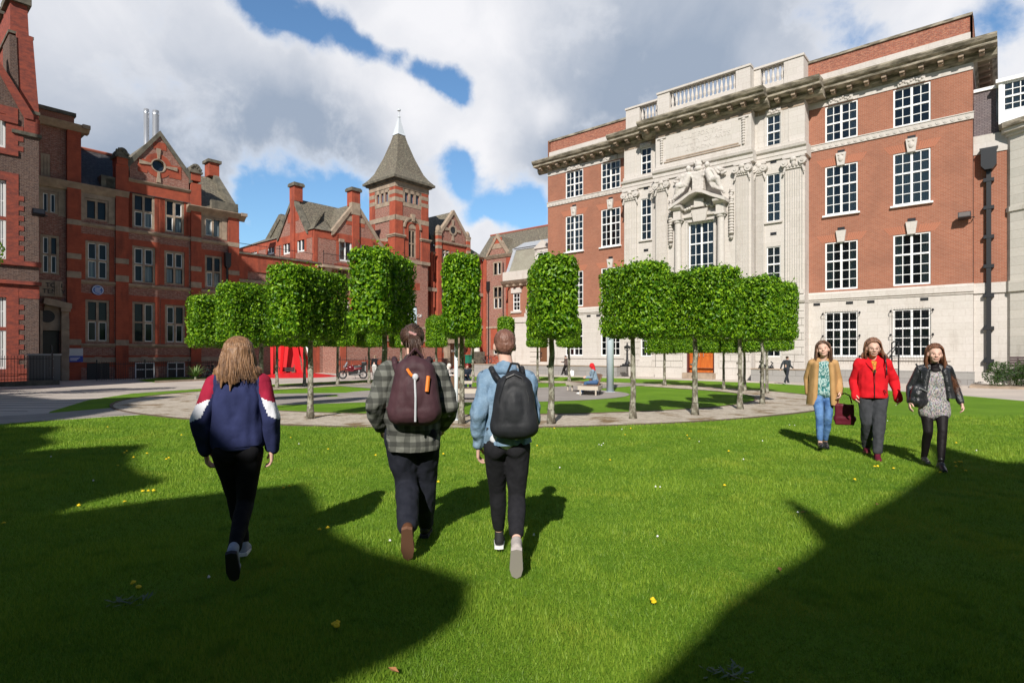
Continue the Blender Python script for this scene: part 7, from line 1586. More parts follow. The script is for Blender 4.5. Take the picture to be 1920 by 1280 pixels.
def strands(pr, n, fn, r, seed=0):
    r_ = random.Random(seed)
    for k in range(n):
        P = fn(k/(n-1) if n > 1 else 0, r_)
        for a, b in zip(P, P[1:]): pr.append(('c', a, b, r[0], r[1]))
    return pr
VV = Vector
# ---------- woman in navy jacket, walking away
p = put('person', -1.95, 4.05, R(17), 'woman with long fair hair in a navy jacket with red and white shoulders, walking away', .985)
J = limbs(1.66, .885, ((-.005,.31,.10), (.02,-.30,.25)), ((-.15,0,1.355), (.15,0,1.355)), ((-.215,.03,.865), (.225,.0,.86)), hw=.082, el_pole=((-.6,-1,0),(.6,-1,0)))
hd = head_prims((0,.035,1.555), 0, R(-6)); body(p, J, hd, VV((0,0,1.40)), hs=.95, hands=(.8,.8))
trousers(p, J, cloth('black_legging_cloth', (.012,.012,.015), sc=20), (.094,.062,.046), (.15,.105,.10), disp=folds(.005, 12))
M_navy = cloth('navy_cloth', (.022,.028,.085), (.03,.038,.11), 9); M_crim = cloth('crimson_cloth', (.36,.018,.05)); M_whitec = cloth('white_cloth', (.78,.79,.83), (.7,.71,.76))
def jk(c):
    ax = abs(c.x); d = ax-.185; lim = .13+.55*max(0, 1.37-c.z)
    if ax < .115+.42*max(0, 1.37-c.z) and c.z > 1.1: return 0
    if ax < .15: return 0
    zl = c.z+ (ax-.19)*.45
    if zl > 1.245: return 1
    if zl > 1.14: return 2
    return 0
fold_v = lambda c, n: (.010+.02*max(0, 1.1-c.z))*mnoise.noise(VV((c.x*20, c.y*14, c.z*3.)))+.010*mnoise.noise(VV((c.x*8, c.y*8, c.z*8+4)))
jo = blob('jacket', torso(J, (.078,.072), (.185,.13,.19), (.19,.138,.17), (.188,.138,.12), (.13,.31,.43), -.005)+[('c', (0,-.02,1.36), (0,-.015,1.42), .082, .066)], [M_navy, M_crim, M_whitec], p, .0095, 4, fold_v, jk, .925, sleeve(J, 0, (.070,.068,.046), .93)+sleeve(J, 1, (.070,.068,.046), .93))
b = MB(); b.lathe((0,-.008,.885), [(.165,0),(.178,.02),(.176,.05),(.17,.062)], 36); 
for i in range(len(b.v)): x, y, z = b.v[i]; b.v[i] = (x*1.0, y*.76, z)
b.build('waistband', M_navy, jo, True)
M_hairb = hair_mat('fair_brown_hair', (.13,.062,.03), (.36,.20,.10)); hf = hd[1]
pr = [('e', hf(0,-.022,.03), (.093,.108,.102)), ('c', hf(0,-.075,.02), hf(0,-.085,-.09), .07, .055)]
for k in range(15):
    a = R(165+k*15); q = (k-7)/7; x0, y0 = .082*math.cos(a), -.03+.085*math.sin(a); L = .11+.03*math.sin(k*2.3)+(.05 if abs(q+.2) < .25 else 0); sp = 1.0+.45*abs(q); gap = .8 if 8 <= k <= 9 else 1
    pr += [('c', hf(x0*.9,y0,.03), hf(x0*1.08,y0*1.05,-.07), .034, .03), ('c', hf(x0*1.08,y0*1.05,-.07), hf(x0*1.25*sp,y0*1.15,-.07-L*.5*gap), .03, .024), ('c', hf(x0*1.25*sp,y0*1.15,-.07-L*.5*gap), hf(x0*1.4*sp,y0*1.2,-.07-L*gap), .022, .006)]
ho = blob('hair', pr, M_hairb, p, .007, 2, lambda c, n: .006*mnoise.noise(VV((c.x*60, c.y*60, c.z*5)))); hair_strands(p, hf, M_hairb, 300, .225, 168, 372, 3, 0., .42)
blob('sunglasses', [('c', hf(-.085,-.0,.085), hf(-.05,.03,.125), .009, .009), ('c', hf(.085,-.0,.085), hf(.05,.03,.125), .009, .009), ('c', hf(-.05,.03,.125), hf(.05,.03,.125), .012, .012)], mat('tortoise_plastic', (.05,.015,.01), .25), p, .006, 1)
M_shw = cloth('blue_grey_trainer', (.42,.46,.55)); shoe(p, J['ank0'], (0,1), R(6), M_shw); shoe(p, J['ank1'], (0,1), R(58), M_shw, mat('dark_sole', (.03,.03,.04), .8))
# ---------- man in plaid shirt with backpack and ponytail
p = put('person', -.79, 4.5, R(6), 'person with a brown ponytail in a dark plaid shirt carrying a brown backpack, walking away', 1.035)
J = limbs(1.72, .89, ((-.05,.02,.17), (.085,.29,.10)), ((-.175,0,1.355), (.175,0,1.355)), ((-.25,.12,.92), (.24,.14,.93)), hw=.10, el_pole=((-.5,-1,0),(.5,-1,0)))
J['knee0'], J['ank0'] = ik(J['hip0'], (-.01,-.27,.25), .41, .42, (0,1,0))
hd = head_prims((0,.03,1.59), R(0), R(-4)); body(p, J, hd, VV((0,0,1.43)), hands=(.9,.9))
trousers(p, J, cloth('dark_navy_trouser', (.012,.014,.022), (.02,.022,.032)), (.118,.088,.074), (.185,.125,.11), disp=folds(.014, 9, 3))
def plaid(N):
    x, y, z = N.sep(N.coord()); u = N.math('ADD', x, N.math('MULTIPLY', y, .7))
    def band(v, f, th): return N.math('GREATER_THAN', N.math('SINE', N.math('MULTIPLY', v, f)), th)
    a = N.mix(N.math('MULTIPLY', band(u, 78, .1), .5), (.205,.21,.185), (.03,.032,.03)); a = N.mix(N.math('MULTIPLY', band(z, 78, .1), .6), a, (.022,.024,.022))
    return N.mix(N.math('MULTIPLY', N.noise(N.coord(), 12, 4), .35), a, (.05,.05,.045))
M_plaid = mat('dark_plaid_cloth', fn=plaid, rough=.95, spec=.1, bump=fine_bump(12, .5, .02))
blob('shirt', torso(J, (.088,.082), (.205,.14,.19), (.215,.155,.18), (.215,.17,.22), (.14,.36,.50), -.01)+[('c', (0,-.01,1.37), (0,0,1.435), .09, .075)], M_plaid, p, .0105, 4, folds(.022, 9, 7), None, .775, sleeve(J, 0, (.088,.078,.056), .95)+sleeve(J, 1, (.088,.078,.056), .95))
M_hairk = hair_mat('dark_brown_hair', (.040,.02,.014), (.095,.05,.032)); hf = hd[1]
pr = [('e', hf(0,-.02,.032), (.086,.106,.1)), ('e', hf(.01,-.1,.04), (.045,.04,.045))]; strands(pr, 9, lambda t, r_: [hf(.01,-.11,.04), hf(.02+.03*t,-.145,-.03), hf(.0+.06*t,-.14,-.13), hf(.0+.05*t,-.125,-.24)], (.02,.017)); 
blob('hair', pr, M_hairk, p, .0075, 2, lambda c, n: .006*mnoise.noise(VV((c.x*60, c.y*60, c.z*6))))
b = MB(); rr_ = random.Random(5); g0 = VV((.0,-.118,.05)); c0 = VV((0,-.025,.034))
for k in range(260):
    a = rr_.uniform(0, 6.283); ph = R(rr_.uniform(70, 108)) if math.sin(a) > -.3 else R(rr_.uniform(60, 125)); d0 = VV((math.sin(ph)*math.cos(a), math.sin(ph)*math.sin(a), math.cos(ph)))
    if d0.y > .72 and d0.z < .25: continue
    d1 = (g0-c0).normalized(); P = []
    for j in range(6): v = d0.slerp(d1, j/5) if d0.angle(d1) < 3.0 else d0; P.append(hf(*(c0+VV((v.x*.090, v.y*.110, v.z*.104)))))
    for q0, q1 in zip(P, P[1:]): b.cyl(q0, q1, .0038, .0034, 4, False)
for k in range(120):
    u, v_ = rr_.gauss(0, .018), rr_.gauss(0, .014); L_p = rr_.uniform(.2, .31); P = [hf(.0+u*.3, -.125, .05)]
    for j in range(1, 6): t = j/5; P.append(hf(.01+u*(1+.6*t)+.035*t, -.14-.02*math.sin(t*3)+v_, .05-L_p*t))
    for j in range(5): b.cyl(P[j], P[j+1], .0042-.0005*j, .0038-.0005*j, 4, False)
b.build('hair', M_hairk, p, True)
blob('scrunchie', [('c', hf(-.01,-.125,.05), hf(.03,-.135,.035), .014, .016)], mat('pink_scrunchie', (.45,.24,.22), .9), p, .008, 1, folds(.006, 40))
M_shb = cloth('brown_boot_leather', (.12,.05,.025)); shoe(p, J['ank0'], (0,1), R(62), M_shb, mat('brown_sole', (.16,.075,.04), .8), 1.08); shoe(p, J['ank1'], (.1,1), R(2), mat('black_shoe', (.012,.012,.012), .5), mat('dark_sole', (.03,.03,.04), .8), 1.05)
def backpack(par, base, w_, h, dp, m, label, straps, extra=None, rz=0., sc=1.):
    o = empty('backpack', (0,0,0), 0, label, 'backpack'); o.matrix_world = Matrix.Translation(par.location) @ Matrix.Rotation(par.rotation_euler.z, 4, 'Z') @ Matrix.Scale(par.scale[0], 4)
    x, y, z = base; W2, D = w_/2, dp
    pr = [('c', (x-W2*.62,y-D*.45,z+.09), (x+W2*.62,y-D*.45,z+.09), D*.52, D*.52), ('c', (x-W2*.62,y-D*.45,z+.09), (x-W2*.42,y-D*.4,z+h-.12), D*.52, D*.42), ('c', (x+W2*.62,y-D*.45,z+.09), (x+W2*.42,y-D*.4,z+h-.12), D*.52, D*.42),
          ('c', (x-W2*.3,y-D*.38,z+h-.1), (x+W2*.3,y-D*.38,z+h-.1), D*.4, D*.4), ('e', (x,y-D*.45,z+h*.42), (W2*.85,D*.56,h*.42)), ('e', (x,y-D*.36,z+h-.1), (W2*.55,D*.42,.1))]
    blob('bag', pr, m, o, .01, 4, folds(.007, 9, 2)); s = MB()
    for q in straps: s.path(q, .022, 8)
    so = s.build('strap', m, o, True); so.data.transform(Matrix.Identity(4))
    if extra: extra(o, x, y, z, w_, h, dp)
    return o
M_bagb = cloth('brown_maroon_nylon', (.075,.035,.042), (.055,.026,.032), 8, .6); M_org = mat('orange_trim', (.85,.22,.02), .6); M_gry = mat('silver_zip_tape', (.55,.57,.60), .5)
def st(J, z0, yb): return [[VV((q*.09,-.17,z0+.36)), VV((q*.115,-.13,1.41)), VV((q*.13,-.04,1.455)), VV((q*.14,.06,1.43)), VV((q*.15,.14,1.28)), VV((q*.19,.08,1.08)), VV((q*.16,-.1,z0+.1))] for q in (-1, 1)]
def ex1(o, x, y, z, w_, h, dp):
    b = MB(); b.path([(x+.01,y-dp*1.0,z+.03),(x+.012,y-dp*1.03,z+.2),(x+.005,y-dp*.93,z+.36)], .008, 6); b.build('zip', M_gry, o)
    b = MB(); b.path([(x+.09,y-dp*.98,z+.24),(x+.10,y-dp*.88,z+.35)], .014, 6); b.path([(x-.05,y-dp*.8,z+.40),(x-.03,y-dp*.86,z+.37),(x-.01,y-dp*.9,z+.35)], .011, 6); b.path([(x-w_*.49,y-dp*.4,z+.24),(x-w_*.47,y-dp*.45,z+.28)], .012, 6); b.path([(x+w_*.5,y-dp*.4,z+.24),(x+w_*.48,y-dp*.45,z+.28)], .012, 6); b.build('orange_tab', M_org, o)
    b = MB(); b.ell((x+.01,y-dp*.95,z+.345), (.022,.012,.025), 8, 6); b.build('buckle', M_gry, o)
    b = MB(); b.path([(x-.06,y-.05,z+h-.02),(x,y-.06,z+h+.05),(x+.06,y-.05,z+h-.02)], .009, 6); b.build('grab_handle', M_bagb, o)
backpack(p, (.035,-.135,.985), .30, .50, .20, M_bagb, 'brown maroon backpack with orange tabs and a silver zip on the plaid shirt', st(J, .985, 0), ex1)
# ---------- man in denim jacket with black backpack
p = put('person', -.04, 4.16, R(0), 'short-haired man in a pale denim jacket and cropped black trousers, walking away', 1.0)
J = limbs(1.72, .89, ((-.06,.33,.10), (.07,-.29,.24)), ((-.148,0,1.36), (.148,0,1.36)), ((-.205,-.02,.875), (.165,.2,.96)), hw=.08, el_pole=((-.2,-1,0),(.2,-1,0)))
hd = head_prims((-.015,.035,1.60), R(6), R(-5)); body(p, J, hd, VV((0,0,1.42)), hands=(.7,1.1))
trousers(p, J, cloth('black_chino_cloth', (.014,.014,.017), (.022,.022,.026)), (.096,.066,.052), (.148,.104,.09), hem=(.8,.74), disp=folds(.006, 10, 5, 1.))
def den(N):
    n = N.noise(N.coord(), 7, 5, .65); c = N.mix(N.ramp(n, .3, .7), (.13,.21,.30), (.24,.335,.43)); return N.mix(.3, c, N.mix(N.noise(N.coord(), 120, 2), (.2,.25,.3), (.9,.95,1)), 'OVERLAY')
M_den = mat('pale_denim', fn=den, rough=.9, spec=.15, bump=fine_bump(11, .7, .02))
jo = blob('jacket', torso(J, (.075,.07), (.168,.13,.18), (.165,.132,.16), (.168,.15,.16), (.13,.30,.44), -.01)+[('c', (-.005,-.01,1.37), (-.01,-.005,1.435), .08, .07)], M_den, p, .0095, 4, folds(.019, 12, 11), None, .905, sleeve(J, 0, (.070,.062,.048), .93)+sleeve(J, 1, (.070,.062,.048), .93))
b = MB(); b.lathe((0,0,0), [(.085,1.40),(.095,1.42),(.08,1.465),(.072,1.46)], 24); 
for i in range(len(b.v)): x, y, z = b.v[i]; b.v[i] = (x-.01, y*.9+.0, z)
b.build('collar', M_den, jo, True)
blob('shirt_hem', [('e', (0,-.01,.96), (.160,.145,.13)), ('c', (-.05,0,.95), (.05,0,.95), .11, .11)], M_whitec, p, .011, 2, folds(.005, 14), None, .87)
hf = hd[1]; pr = [('e', hf(0,-.018,.04), (.081,.1,.088)), ('e', hf(0,-.06,0.0), (.073,.055,.065)), ('e', hf(0,.03,.085), (.06,.07,.045))]
blob('hair', pr, hair_mat('short_reddish_brown_hair', (.14,.06,.04), (.25,.125,.09)), p, .007, 2, lambda c, n: .004*mnoise.noise(c*90))
M_shg = cloth('pale_grey_canvas', (.50,.45,.42)); shoe(p, J['ank0'], (0,1), R(3), mat('black_canvas', (.012,.012,.013), .8)); shoe(p, J['ank1'], (0,1), R(58), M_shg, mat('grey_sole', (.45,.40,.38), .8), 1.05)
M_bagk = cloth('black_backpack_nylon', (.016,.017,.02), (.028,.03,.034), 6, .55)
def ex2(o, x, y, z, w_, h, dp):
    b = MB(); b.path([(x-.05,y-.04,z+h-.03),(x-.02,y-.06,z+h+.045),(x+.03,y-.06,z+h+.04),(x+.05,y-.04,z+h-.03)], .008, 6); b.build('grab_handle', M_bagk, o)
    b = MB(); b.path([(x-w_*.38,y-dp*.85,z+.06),(x-w_*.36,y-dp*.8,z+.3),(x-w_*.2,y-dp*.72,z+.43),(x,y-dp*.7,z+.455),(x+w_*.2,y-dp*.72,z+.43),(x+w_*.36,y-dp*.8,z+.3),(x+w_*.38,y-dp*.85,z+.06)], .005, 5); b.build('zip', M_iron, o)
backpack(p, (.055,-.115,.95), .275, .485, .17, M_bagk, 'plain black backpack on the pale denim jacket', [[VV((q*.07+.03,-.14,1.34)), VV((q*.1+.01,-.105,1.405)), VV((q*.11,-.02,1.44)), VV((q*.12,.07,1.40)), VV((q*.135,.13,1.26)), VV((q*.18,.05,1.1)), VV((q*.15+.03,-.1,1.0))] for q in (-1, 1)], ex2)
# ---------- three women coming the other way (they face the camera)
def long_hair(root, f, m, L, sweep=0., seed=1, front=True, wide=1.):
    pr = [('e', f(0,-.036,.04), (.087,.092,.094)), ('e', f(0,.008,.088), (.062,.06,.034)), ('c', f(0,-.07,.02), f(0,-.08,-.1), .055, .045)]; r_ = random.Random(seed)
    for k in range(16):
        a = R(178+k*(184/15)); x0, y0 = .083*math.cos(a), -.022+.07*math.sin(a); q = (k-7.5)/7.5; LL = L*(.85+.2*r_.random()); sx = sweep*(.6+.6*r_.random())
        pr += [('c', f(x0*.9,y0,.05), f(x0*1.05,y0,-.05), .024, .022), ('c', f(x0*1.05,y0,-.05), f(x0*1.2*wide+sx*.35,y0*1.05-.01,-.05-LL*.5), .026, .024), ('c', f(x0*1.2*wide+sx*.35,y0*1.05-.01,-.05-LL*.5), f(x0*1.3*wide+sx,y0-.02,-.05-LL*(1-abs(sweep))), .024, .007)]
    blob('hair', pr, m, root, .0085, 2, lambda c, n: .006*mnoise.noise(VV((c.x*55, c.y*55, c.z*6))))
    return hair_strands(root, f, m, 240, L+.1, 172, 368, seed, sweep, .2*wide, .005, True)
# camel coat
p = put('person', 5.0, 9.15, R(160), 'smiling woman in a camel coat, teal top and blue jeans walking towards the camera', 1.03)
J = limbs(1.68, .90, ((-.05,-.12,.11), (.07,.22,.13)), ((-.155,0,1.35), (.155,0,1.35)), ((-.215,.1,.90), (.20,-.05,.86)), hw=.083, el_pole=((-.3,-1,0),(.3,-1,0)))
hd = head_prims((0,.03,1.56), R(-10), R(8), R(7), 1.07); body(p, J, hd, VV((0,0,1.41)), hs=.95, hands=(1.2,.6)); face_parts(p, hd[1], hd[2])
trousers(p, J, mat('blue_jeans', fn=lambda N: N.mix(N.ramp(N.noise(N.coord(), 7, 5, .6), .35, .7), (.045,.12,.30), (.13,.26,.50)), rough=.9, bump=fine_bump(14, .5)), (.088,.058,.043), (.15,.105,.11), hem=(.85,.85))
M_teal = mat('teal_patterned_cloth', fn=lambda N: N.mix(N.ramp(N.noise(N.vmath('MULTIPLY', N.coord(), (60, 60, 24)), 1, 3, .6), .47, .53), (.01,.15,.15), (.38,.52,.50)), rough=.8, bump=fine_bump(14, .5))
blob('top', torso(J, (.045,.03), (.16,.115,.17), (.14,.11,.14), (.15,.115,.1), (.13,.32,.45), .01, False), M_teal, p, .0105, 3, folds(.01, 12, 3, .5))
M_camel = cloth('camel_wool', (.50,.30,.13), (.42,.245,.10), 6)
def open_coat(J, rs, zlen, dx=.1, seed=0, r=.05, back=.125, yb=-.045, fr=.075):
    c = (J['sh0']+J['sh1'])/2; pr = [('c', c+VV((0,yb+.02,.05)), J['sh0'], .05, .06), ('c', c+VV((0,yb+.02,.05)), J['sh1'], .05, .06)]
    for k in range(11): x = -.16+k*.032; pr.append(('c', VV((x*.92,yb-.03-.02*(1-abs(x)/.16),c.z-.05)), VV((x*1.1,yb-.055-.03*(1-abs(x)/.16),c.z-zlen)), .055, .05))
    for q in (-1, 1): 
        for t in (0, .25, .5, .75, 1): pr.append(('c', VV((q*(.10+.05*t),yb+.05+fr*(1-t)*1.2,c.z-.02)), VV((q*(dx+.035+.06*t),yb+.04+fr*(1-t)*1.5,c.z-zlen)), .04, .036))
    return pr
blob('coat', open_coat(J, 0, .66), M_camel, p, .011, 8, folds(.011, 6, 5, .5), None, .70, sleeve(J, 0, (.062,.056,.05), .93)+sleeve(J, 1, (.062,.056,.05), .93)); long_hair(p, hd[1], hair_mat('mid_brown_hair', (.06,.03,.02), (.20,.11,.065)), .17, .04)
M_dk = mat('black_leather_shoe', (.015,.015,.017), .35); shoe(p, J['ank0'], (0,1), R(-4), M_dk, M_dk); shoe(p, J['ank1'], (0,1), R(-16), M_dk, M_dk)
w_ = p.matrix_basis @ J['wr1']; hb = empty('handbag', tuple(Matrix.LocRotScale(p.location, p.rotation_euler, p.scale) @ (J['wr0']+VV((.0,0,-.1)))), R(150), 'maroon leather shopping bag held by the woman in the camel coat', 'bag')
hb.location = tuple(Matrix.LocRotScale(p.location, p.rotation_euler, p.scale) @ (J['wr0']+VV((-.06,.02,-.1))))
M_mar = cloth('maroon_leather', (.13,.014,.028), sc=5, rough=.45)
blob('bag', [('b', (-.13,.13,-.05,.05,-.40,-.07)), ('c', (-.1,0,-.3), (.1,0,-.3), .06, .06)], M_mar, hb, .014, 5, folds(.012, 7)); MB().path([(-.1,0,-.06),(-.07,0,.06),(0,0,.1),(.07,0,.06),(.1,0,-.06)], .01, 6).build('handle', M_mar, hb, True)
# red fleece
p = put('person', 5.39, 8.5, R(156), 'woman with glasses in a bright red fleece and grey trousers walking towards the camera', 1.04)
J = limbs(1.68, .90, ((-.02,.24,.11), (.06,-.14,.13)), ((-.165,0,1.345), (.165,0,1.345)), ((-.30,.02,.88), (.225,.06,.885)), hw=.088, el_pole=((-.3,-1,0),(.2,-1,0)))
hd = head_prims((0,.045,1.56), R(2), R(-6), 0, 1.08); body(p, J, hd, VV((0,0,1.41)), hs=.9, hands=(.8,.8)); face_parts(p, hd[1], hd[2], specs=True)
trousers(p, J, cloth('grey_walking_cloth', (.04,.042,.048), (.055,.058,.065)), (.108,.08,.064), (.175,.12,.12), disp=folds(.012, 11, 8))
M_red = cloth('red_fleece', (.66,.012,.02), (.58,.01,.018), 7)
jo = blob('fleece_jacket', torso(J, (.07,.07), (.18,.135,.18), (.19,.138,.17), (.19,.138,.16), (.14,.34,.46), .01)+[('c', (-.05,-.02,1.37), (-.05,.0,1.42), .045, .035), ('c', (.05,-.02,1.37), (.05,.0,1.42), .045, .035)], M_red, p, .0105, 4, folds(.016, 8, 13), None, .85, sleeve(J, 0, (.072,.068,.054), 1.12)+sleeve(J, 1, (.072,.068,.054), 1.1))
b = MB(); b.path([(0,.165,1.25),(0,.168,1.15),(.0,.165,1.0),(0,.16,.86)], .0045, 6); b.path([(0,.172,1.26),(0,.175,1.2)], .009, 6); b.path([(-.14,.15,.93),(-.11,.155,.98)], .006, 6); b.build('zip', M_iron, jo)
b = MB(); [b.add([(q*.075,.02,1.425),(q*.105,.06,1.375),(q*.075,.135,1.315),(q*.012,.17,1.245),(q*.03,.12,1.36),(q*.08,.075,1.37),(q*.055,.15,1.31)], [(0,1,5),(1,2,5),(2,6,5),(2,3,6),(0,5,4),(5,6,4),(6,3,4)]) for q in (-1, 1)]; b.build('collar', M_red, jo, True)
blob('top', [('c', (0,.07,1.335), (0,.125,1.23), .052, .03)], mat('mustard_patterned_cloth', fn=lambda N: N.mix(N.ramp(N.noise(N.coord(), 50, 2), .45, .55), (.65,.30,.03), (.40,.14,.02)), rough=.8), p, .01, 2)
MB().path([(-.125,-.14,1.25),(-.135,-.05,1.475),(-.14,.06,1.46),(-.14,.14,1.33),(-.145,.165,1.18)], .009, 6).build('bag_strap', M_dk, p, True)
long_hair(p, hd[1], hair_mat('auburn_hair', (.14,.065,.038), (.32,.165,.10)), .12, -.06, 4, wide=1.35)
M_mb = cloth('maroon_boot', (.14,.012,.03)); shoe(p, J['ank0'], (0,1), R(14), M_mb, mat('maroon_sole', (.18,.03,.04), .8)); shoe(p, J['ank1'], (0,1), R(-8), M_mb, mat('maroon_sole', (.18,.03,.04), .8))
# black leather jacket
p = put('person', 5.75, 7.75, R(158), 'woman in a black leather jacket, grey tweed dress and black tights walking towards the camera', .985)
J = limbs(1.68, .90, ((-.01,.26,.12), (.09,-.10,.12)), ((-.16,0,1.35), (.16,0,1.35)), ((-.315,-.03,.89), (.30,.08,.89)), hw=.088, el_pole=((-.3,-1,0),(.3,-1,0)))
hd = head_prims((0,.04,1.56), R(-3), R(-2), R(-4), 1.07); body(p, J, hd, VV((0,0,1.41)), hs=.95, hands=(.9,.6)); face_parts(p, hd[1], hd[2])
M_ti = cloth('black_tights', (.012,.009,.010), sc=30, rough=.6); trousers(p, J, M_ti, (.088,.058,.04), (.15,.11,.1), name='tights', disp=folds(.002, 9))
M_tweed = mat('grey_tweed', fn=lambda N: N.mix(.55, N.mix(N.ramp(N.noise(N.vmath('MULTIPLY', N.coord(), (110, 110, 30)), 1, 3, .7), .4, .6), (.10,.10,.105), (.46,.43,.42)), N.noise(N.vmath('MULTIPLY', N.coord(), (90, 90, 25)), 1, 2, .5, 0, 1), 'OVERLAY'), rough=.95, bump=fine_bump(60, .5, .006))
blob('dress', torso(J, (.045,.03), (.158,.12,.17), (.145,.115,.14), (.172,.13,.14), (.13,.32,.50), .01, False)+[('c', (-.05,.0,.90), (-.06,.02,.76), .125, .128), ('c', (.05,.0,.90), (.06,.0,.76), .125, .128)], M_tweed, p, .0105, 3, folds(.006, 10))
M_lea = mat('black_leather', fn=lambda N: N.mix(N.noise(N.coord(), 9, 4), (.012,.013,.015), (.03,.032,.036)), rough=.33, spec=.6, bump=fine_bump(14, .9, .02))
blob('leather_jacket', open_coat(J, 0, .42, .12), M_lea, p, .0105, 6, folds(.008, 9, 3), None, .95, sleeve(J, 0, (.06,.054,.042), .93)+sleeve(J, 1, (.06,.054,.042), .93)); blob('polo_neck', [('c', (0,.0,1.35), (0,.012,1.425), .066, .052), ('e', (0,.06,1.33), (.07,.05,.06))], M_ti, p, .009, 2)
long_hair(p, hd[1], hair_mat('long_brown_hair', (.07,.028,.018), (.26,.115,.055)), .42, -.16, 6, wide=1.1)
shoe(p, J['ank0'], (0,1), R(10), M_dk, M_dk); shoe(p, J['ank1'], (0,1), R(-10), M_dk, M_dk)
hb = empty('handbag', (0,0,0), 0, 'slouchy black leather bag hanging at the hip of the woman in the leather jacket', 'bag'); hb.location = tuple(Matrix.LocRotScale(p.location, p.rotation_euler, p.scale) @ VV((.21,.1,1.0))); hb.rotation_euler = (0,0,R(176))
blob('bag', [('e', (0,0,0), (.10,.08,.15)), ('e', (0,0,-.08), (.12,.085,.09))], M_lea, hb, .012, 3, folds(.012, 14)); MB().path([(-.05,0,.12),(-.06,-.02,.3),(-.02,-.08,.42)], .012, 6).build('strap', M_lea, hb, True); MB().path([(-.06,.09,.05),(.04,.1,.1)], .009, 6).build('studs', M_steel, hb)
# ---------- people in the distance
def small_person(x, y, rz, label, top, legs, hairc, pose='walk', hood=None, sc=1., z=None, arms=None, skin=None):
    o = empty('person', (x, y, gz(y) if z is None else z), rz, label, 'person'); o.scale = (sc,)*3
    mt = cloth('far_top_%02d' % (int(sum(top)*100)), top); ml = cloth('far_legs_%02d' % (int(sum(legs)*100)), legs); mh = mat('far_hair_%02d' % int(sum(hairc)*100), hairc, .7)
    if pose == 'walk': hz = .91; A = ((-.09,.30,.10),(.09,-.28,.14)); W = arms or ((-.24,-.22,.95),(.24,.25,1.0)); kp = (0,1,0)
    elif pose == 'stand': hz = .92; A = ((-.11,.05,.09),(.11,-.05,.09)); W = arms or ((-.22,.05,.9),(.2,.05,.9)); kp = (0,1,0)
    elif pose == 'lean': hz = .88; A = ((-.08,.3,.09),(.1,.05,.09)); W = arms or ((-.1,.3,1.15),(.12,.28,1.15)); kp = (0,1,0)
    else: hz = .52; A = ((-.12,.55,.10),(.12,.62,.10)); W = arms or ((-.12,.38,.72),(.12,.36,.74)); kp = (0,.3,1)
    lean = {'sit': .10, 'lean': -.06}.get(pose, .03); sz = hz+.48
    J = limbs(1.7, hz, A, ((-.18,lean,sz), (.18,lean,sz)), W, knee_pole=kp, hw=.09)
    hd = head_prims((0, lean+.05, sz+.2), 0, R(-22) if pose in ('sit', 'lean') else 0); hp, f, Rm = hd
    pr = list(hp)+[('c', (0,lean,sz+.03), f(0,-.02,-.07), .055, .05), ('c', (0,0,hz), (0,lean,sz-.08), .1, .12)]
    for i, q in enumerate((-1, 1)): pr += [('c', J['sh%d' % i], J['el%d' % i], .045, .037), ('c', J['el%d' % i], J['wr%d' % i], .036, .025), ('c', J['hip%d' % i], J['knee%d' % i], .07, .05), ('c', J['knee%d' % i], J['ank%d' % i], .045, .035)]
    for i, q in enumerate((-1, 1)): pr += hand_prims(J['wr%d' % i], J['wr%d' % i]-J['el%d' % i], q, .6)
    me = blob_mesh(pr, .014, 1); me.name = 'body'; link('body', me, o, M_skin)
    tr = trousers(o, J, ml, (.1,.07,.058), (.16,.12,.12)); c = torso(J, (.085,.08), (.175,.13,.17), (.165,.125,.14), (.165,.125,.08), (.12,.3,.42), 0)
    if pose == 'sit': c = [('c', (0,lean,sz), J['sh0'], .085, .08), ('c', (0,lean,sz), J['sh1'], .085, .08), ('c', (0,lean,sz-.1), (0,-.02,hz+.05), .15, .14)]
    blob('top', c+sleeve(J, 0)+sleeve(J, 1), mt, o, .016, 3, folds(.01, 10))
    if hood: blob('hood', [('e', f(0,-.02,.02), (.105,.115,.125)), ('c', f(0,-.05,-.05), (0,lean-.03,sz+.04), .08, .09)], mat('hood_%02d' % int(hood[0]*100), hood, .9), o, .014, 2)
    else: blob('hair', [('e', f(0,-.02,.032), (.086,.1,.09))], mh, o, .014, 1)
    for i in (0, 1):
        shoe(o, J['ank%d' % i], (0,1), R(20) if (pose == 'walk' and i) else 0, mat('far_shoe', (.05,.05,.055), .7) if pose != 'sit' else mat('pale_shoe', (.6,.6,.6), .7))
    return o
small_person(16.6, 34.4, R(-62), 'man in grey top and dark trousers walking past the granite wall', (.05,.055,.065), (.035,.038,.05), (.05,.03,.02))
small_person(4.45, 47.4, R(60), 'person in a brown jacket leaning with a phone by the granite wall', (.13,.095,.085), (.02,.018,.018), (.03,.02,.018), 'lean')
o = empty('carrier_bag', (4.95, 47.2, gz(47.2)), 0, 'white carrier bag on the ground by the person with the phone', 'bag'); blob('bag', [('b', (-.18,.18,-.12,.12,0,.42))], mat('white_plastic', (.75,.75,.76), .5), o, .03, 3, folds(.03, 6)); MB().path([(-.08,0,.4),(0,0,.52),(.08,0,.4)], .012, 5).build('handles', M_white, o)
small_person(3.45, 63.3, R(200), 'man in a dark suit standing before the doorway of the mansard house', (.02,.022,.03), (.02,.02,.025), (.06,.04,.03), 'stand', z=.2)
small_person(-10.3, 42.6, R(-10), 'person in a black top and white trousers standing right of the motorbike', (.015,.015,.018), (.62,.62,.60), (.30,.20,.13), 'stand')
def on_arc(a, r): return (G0[0]+r*math.cos(R(a)), G0[1]+r*math.sin(R(a)))
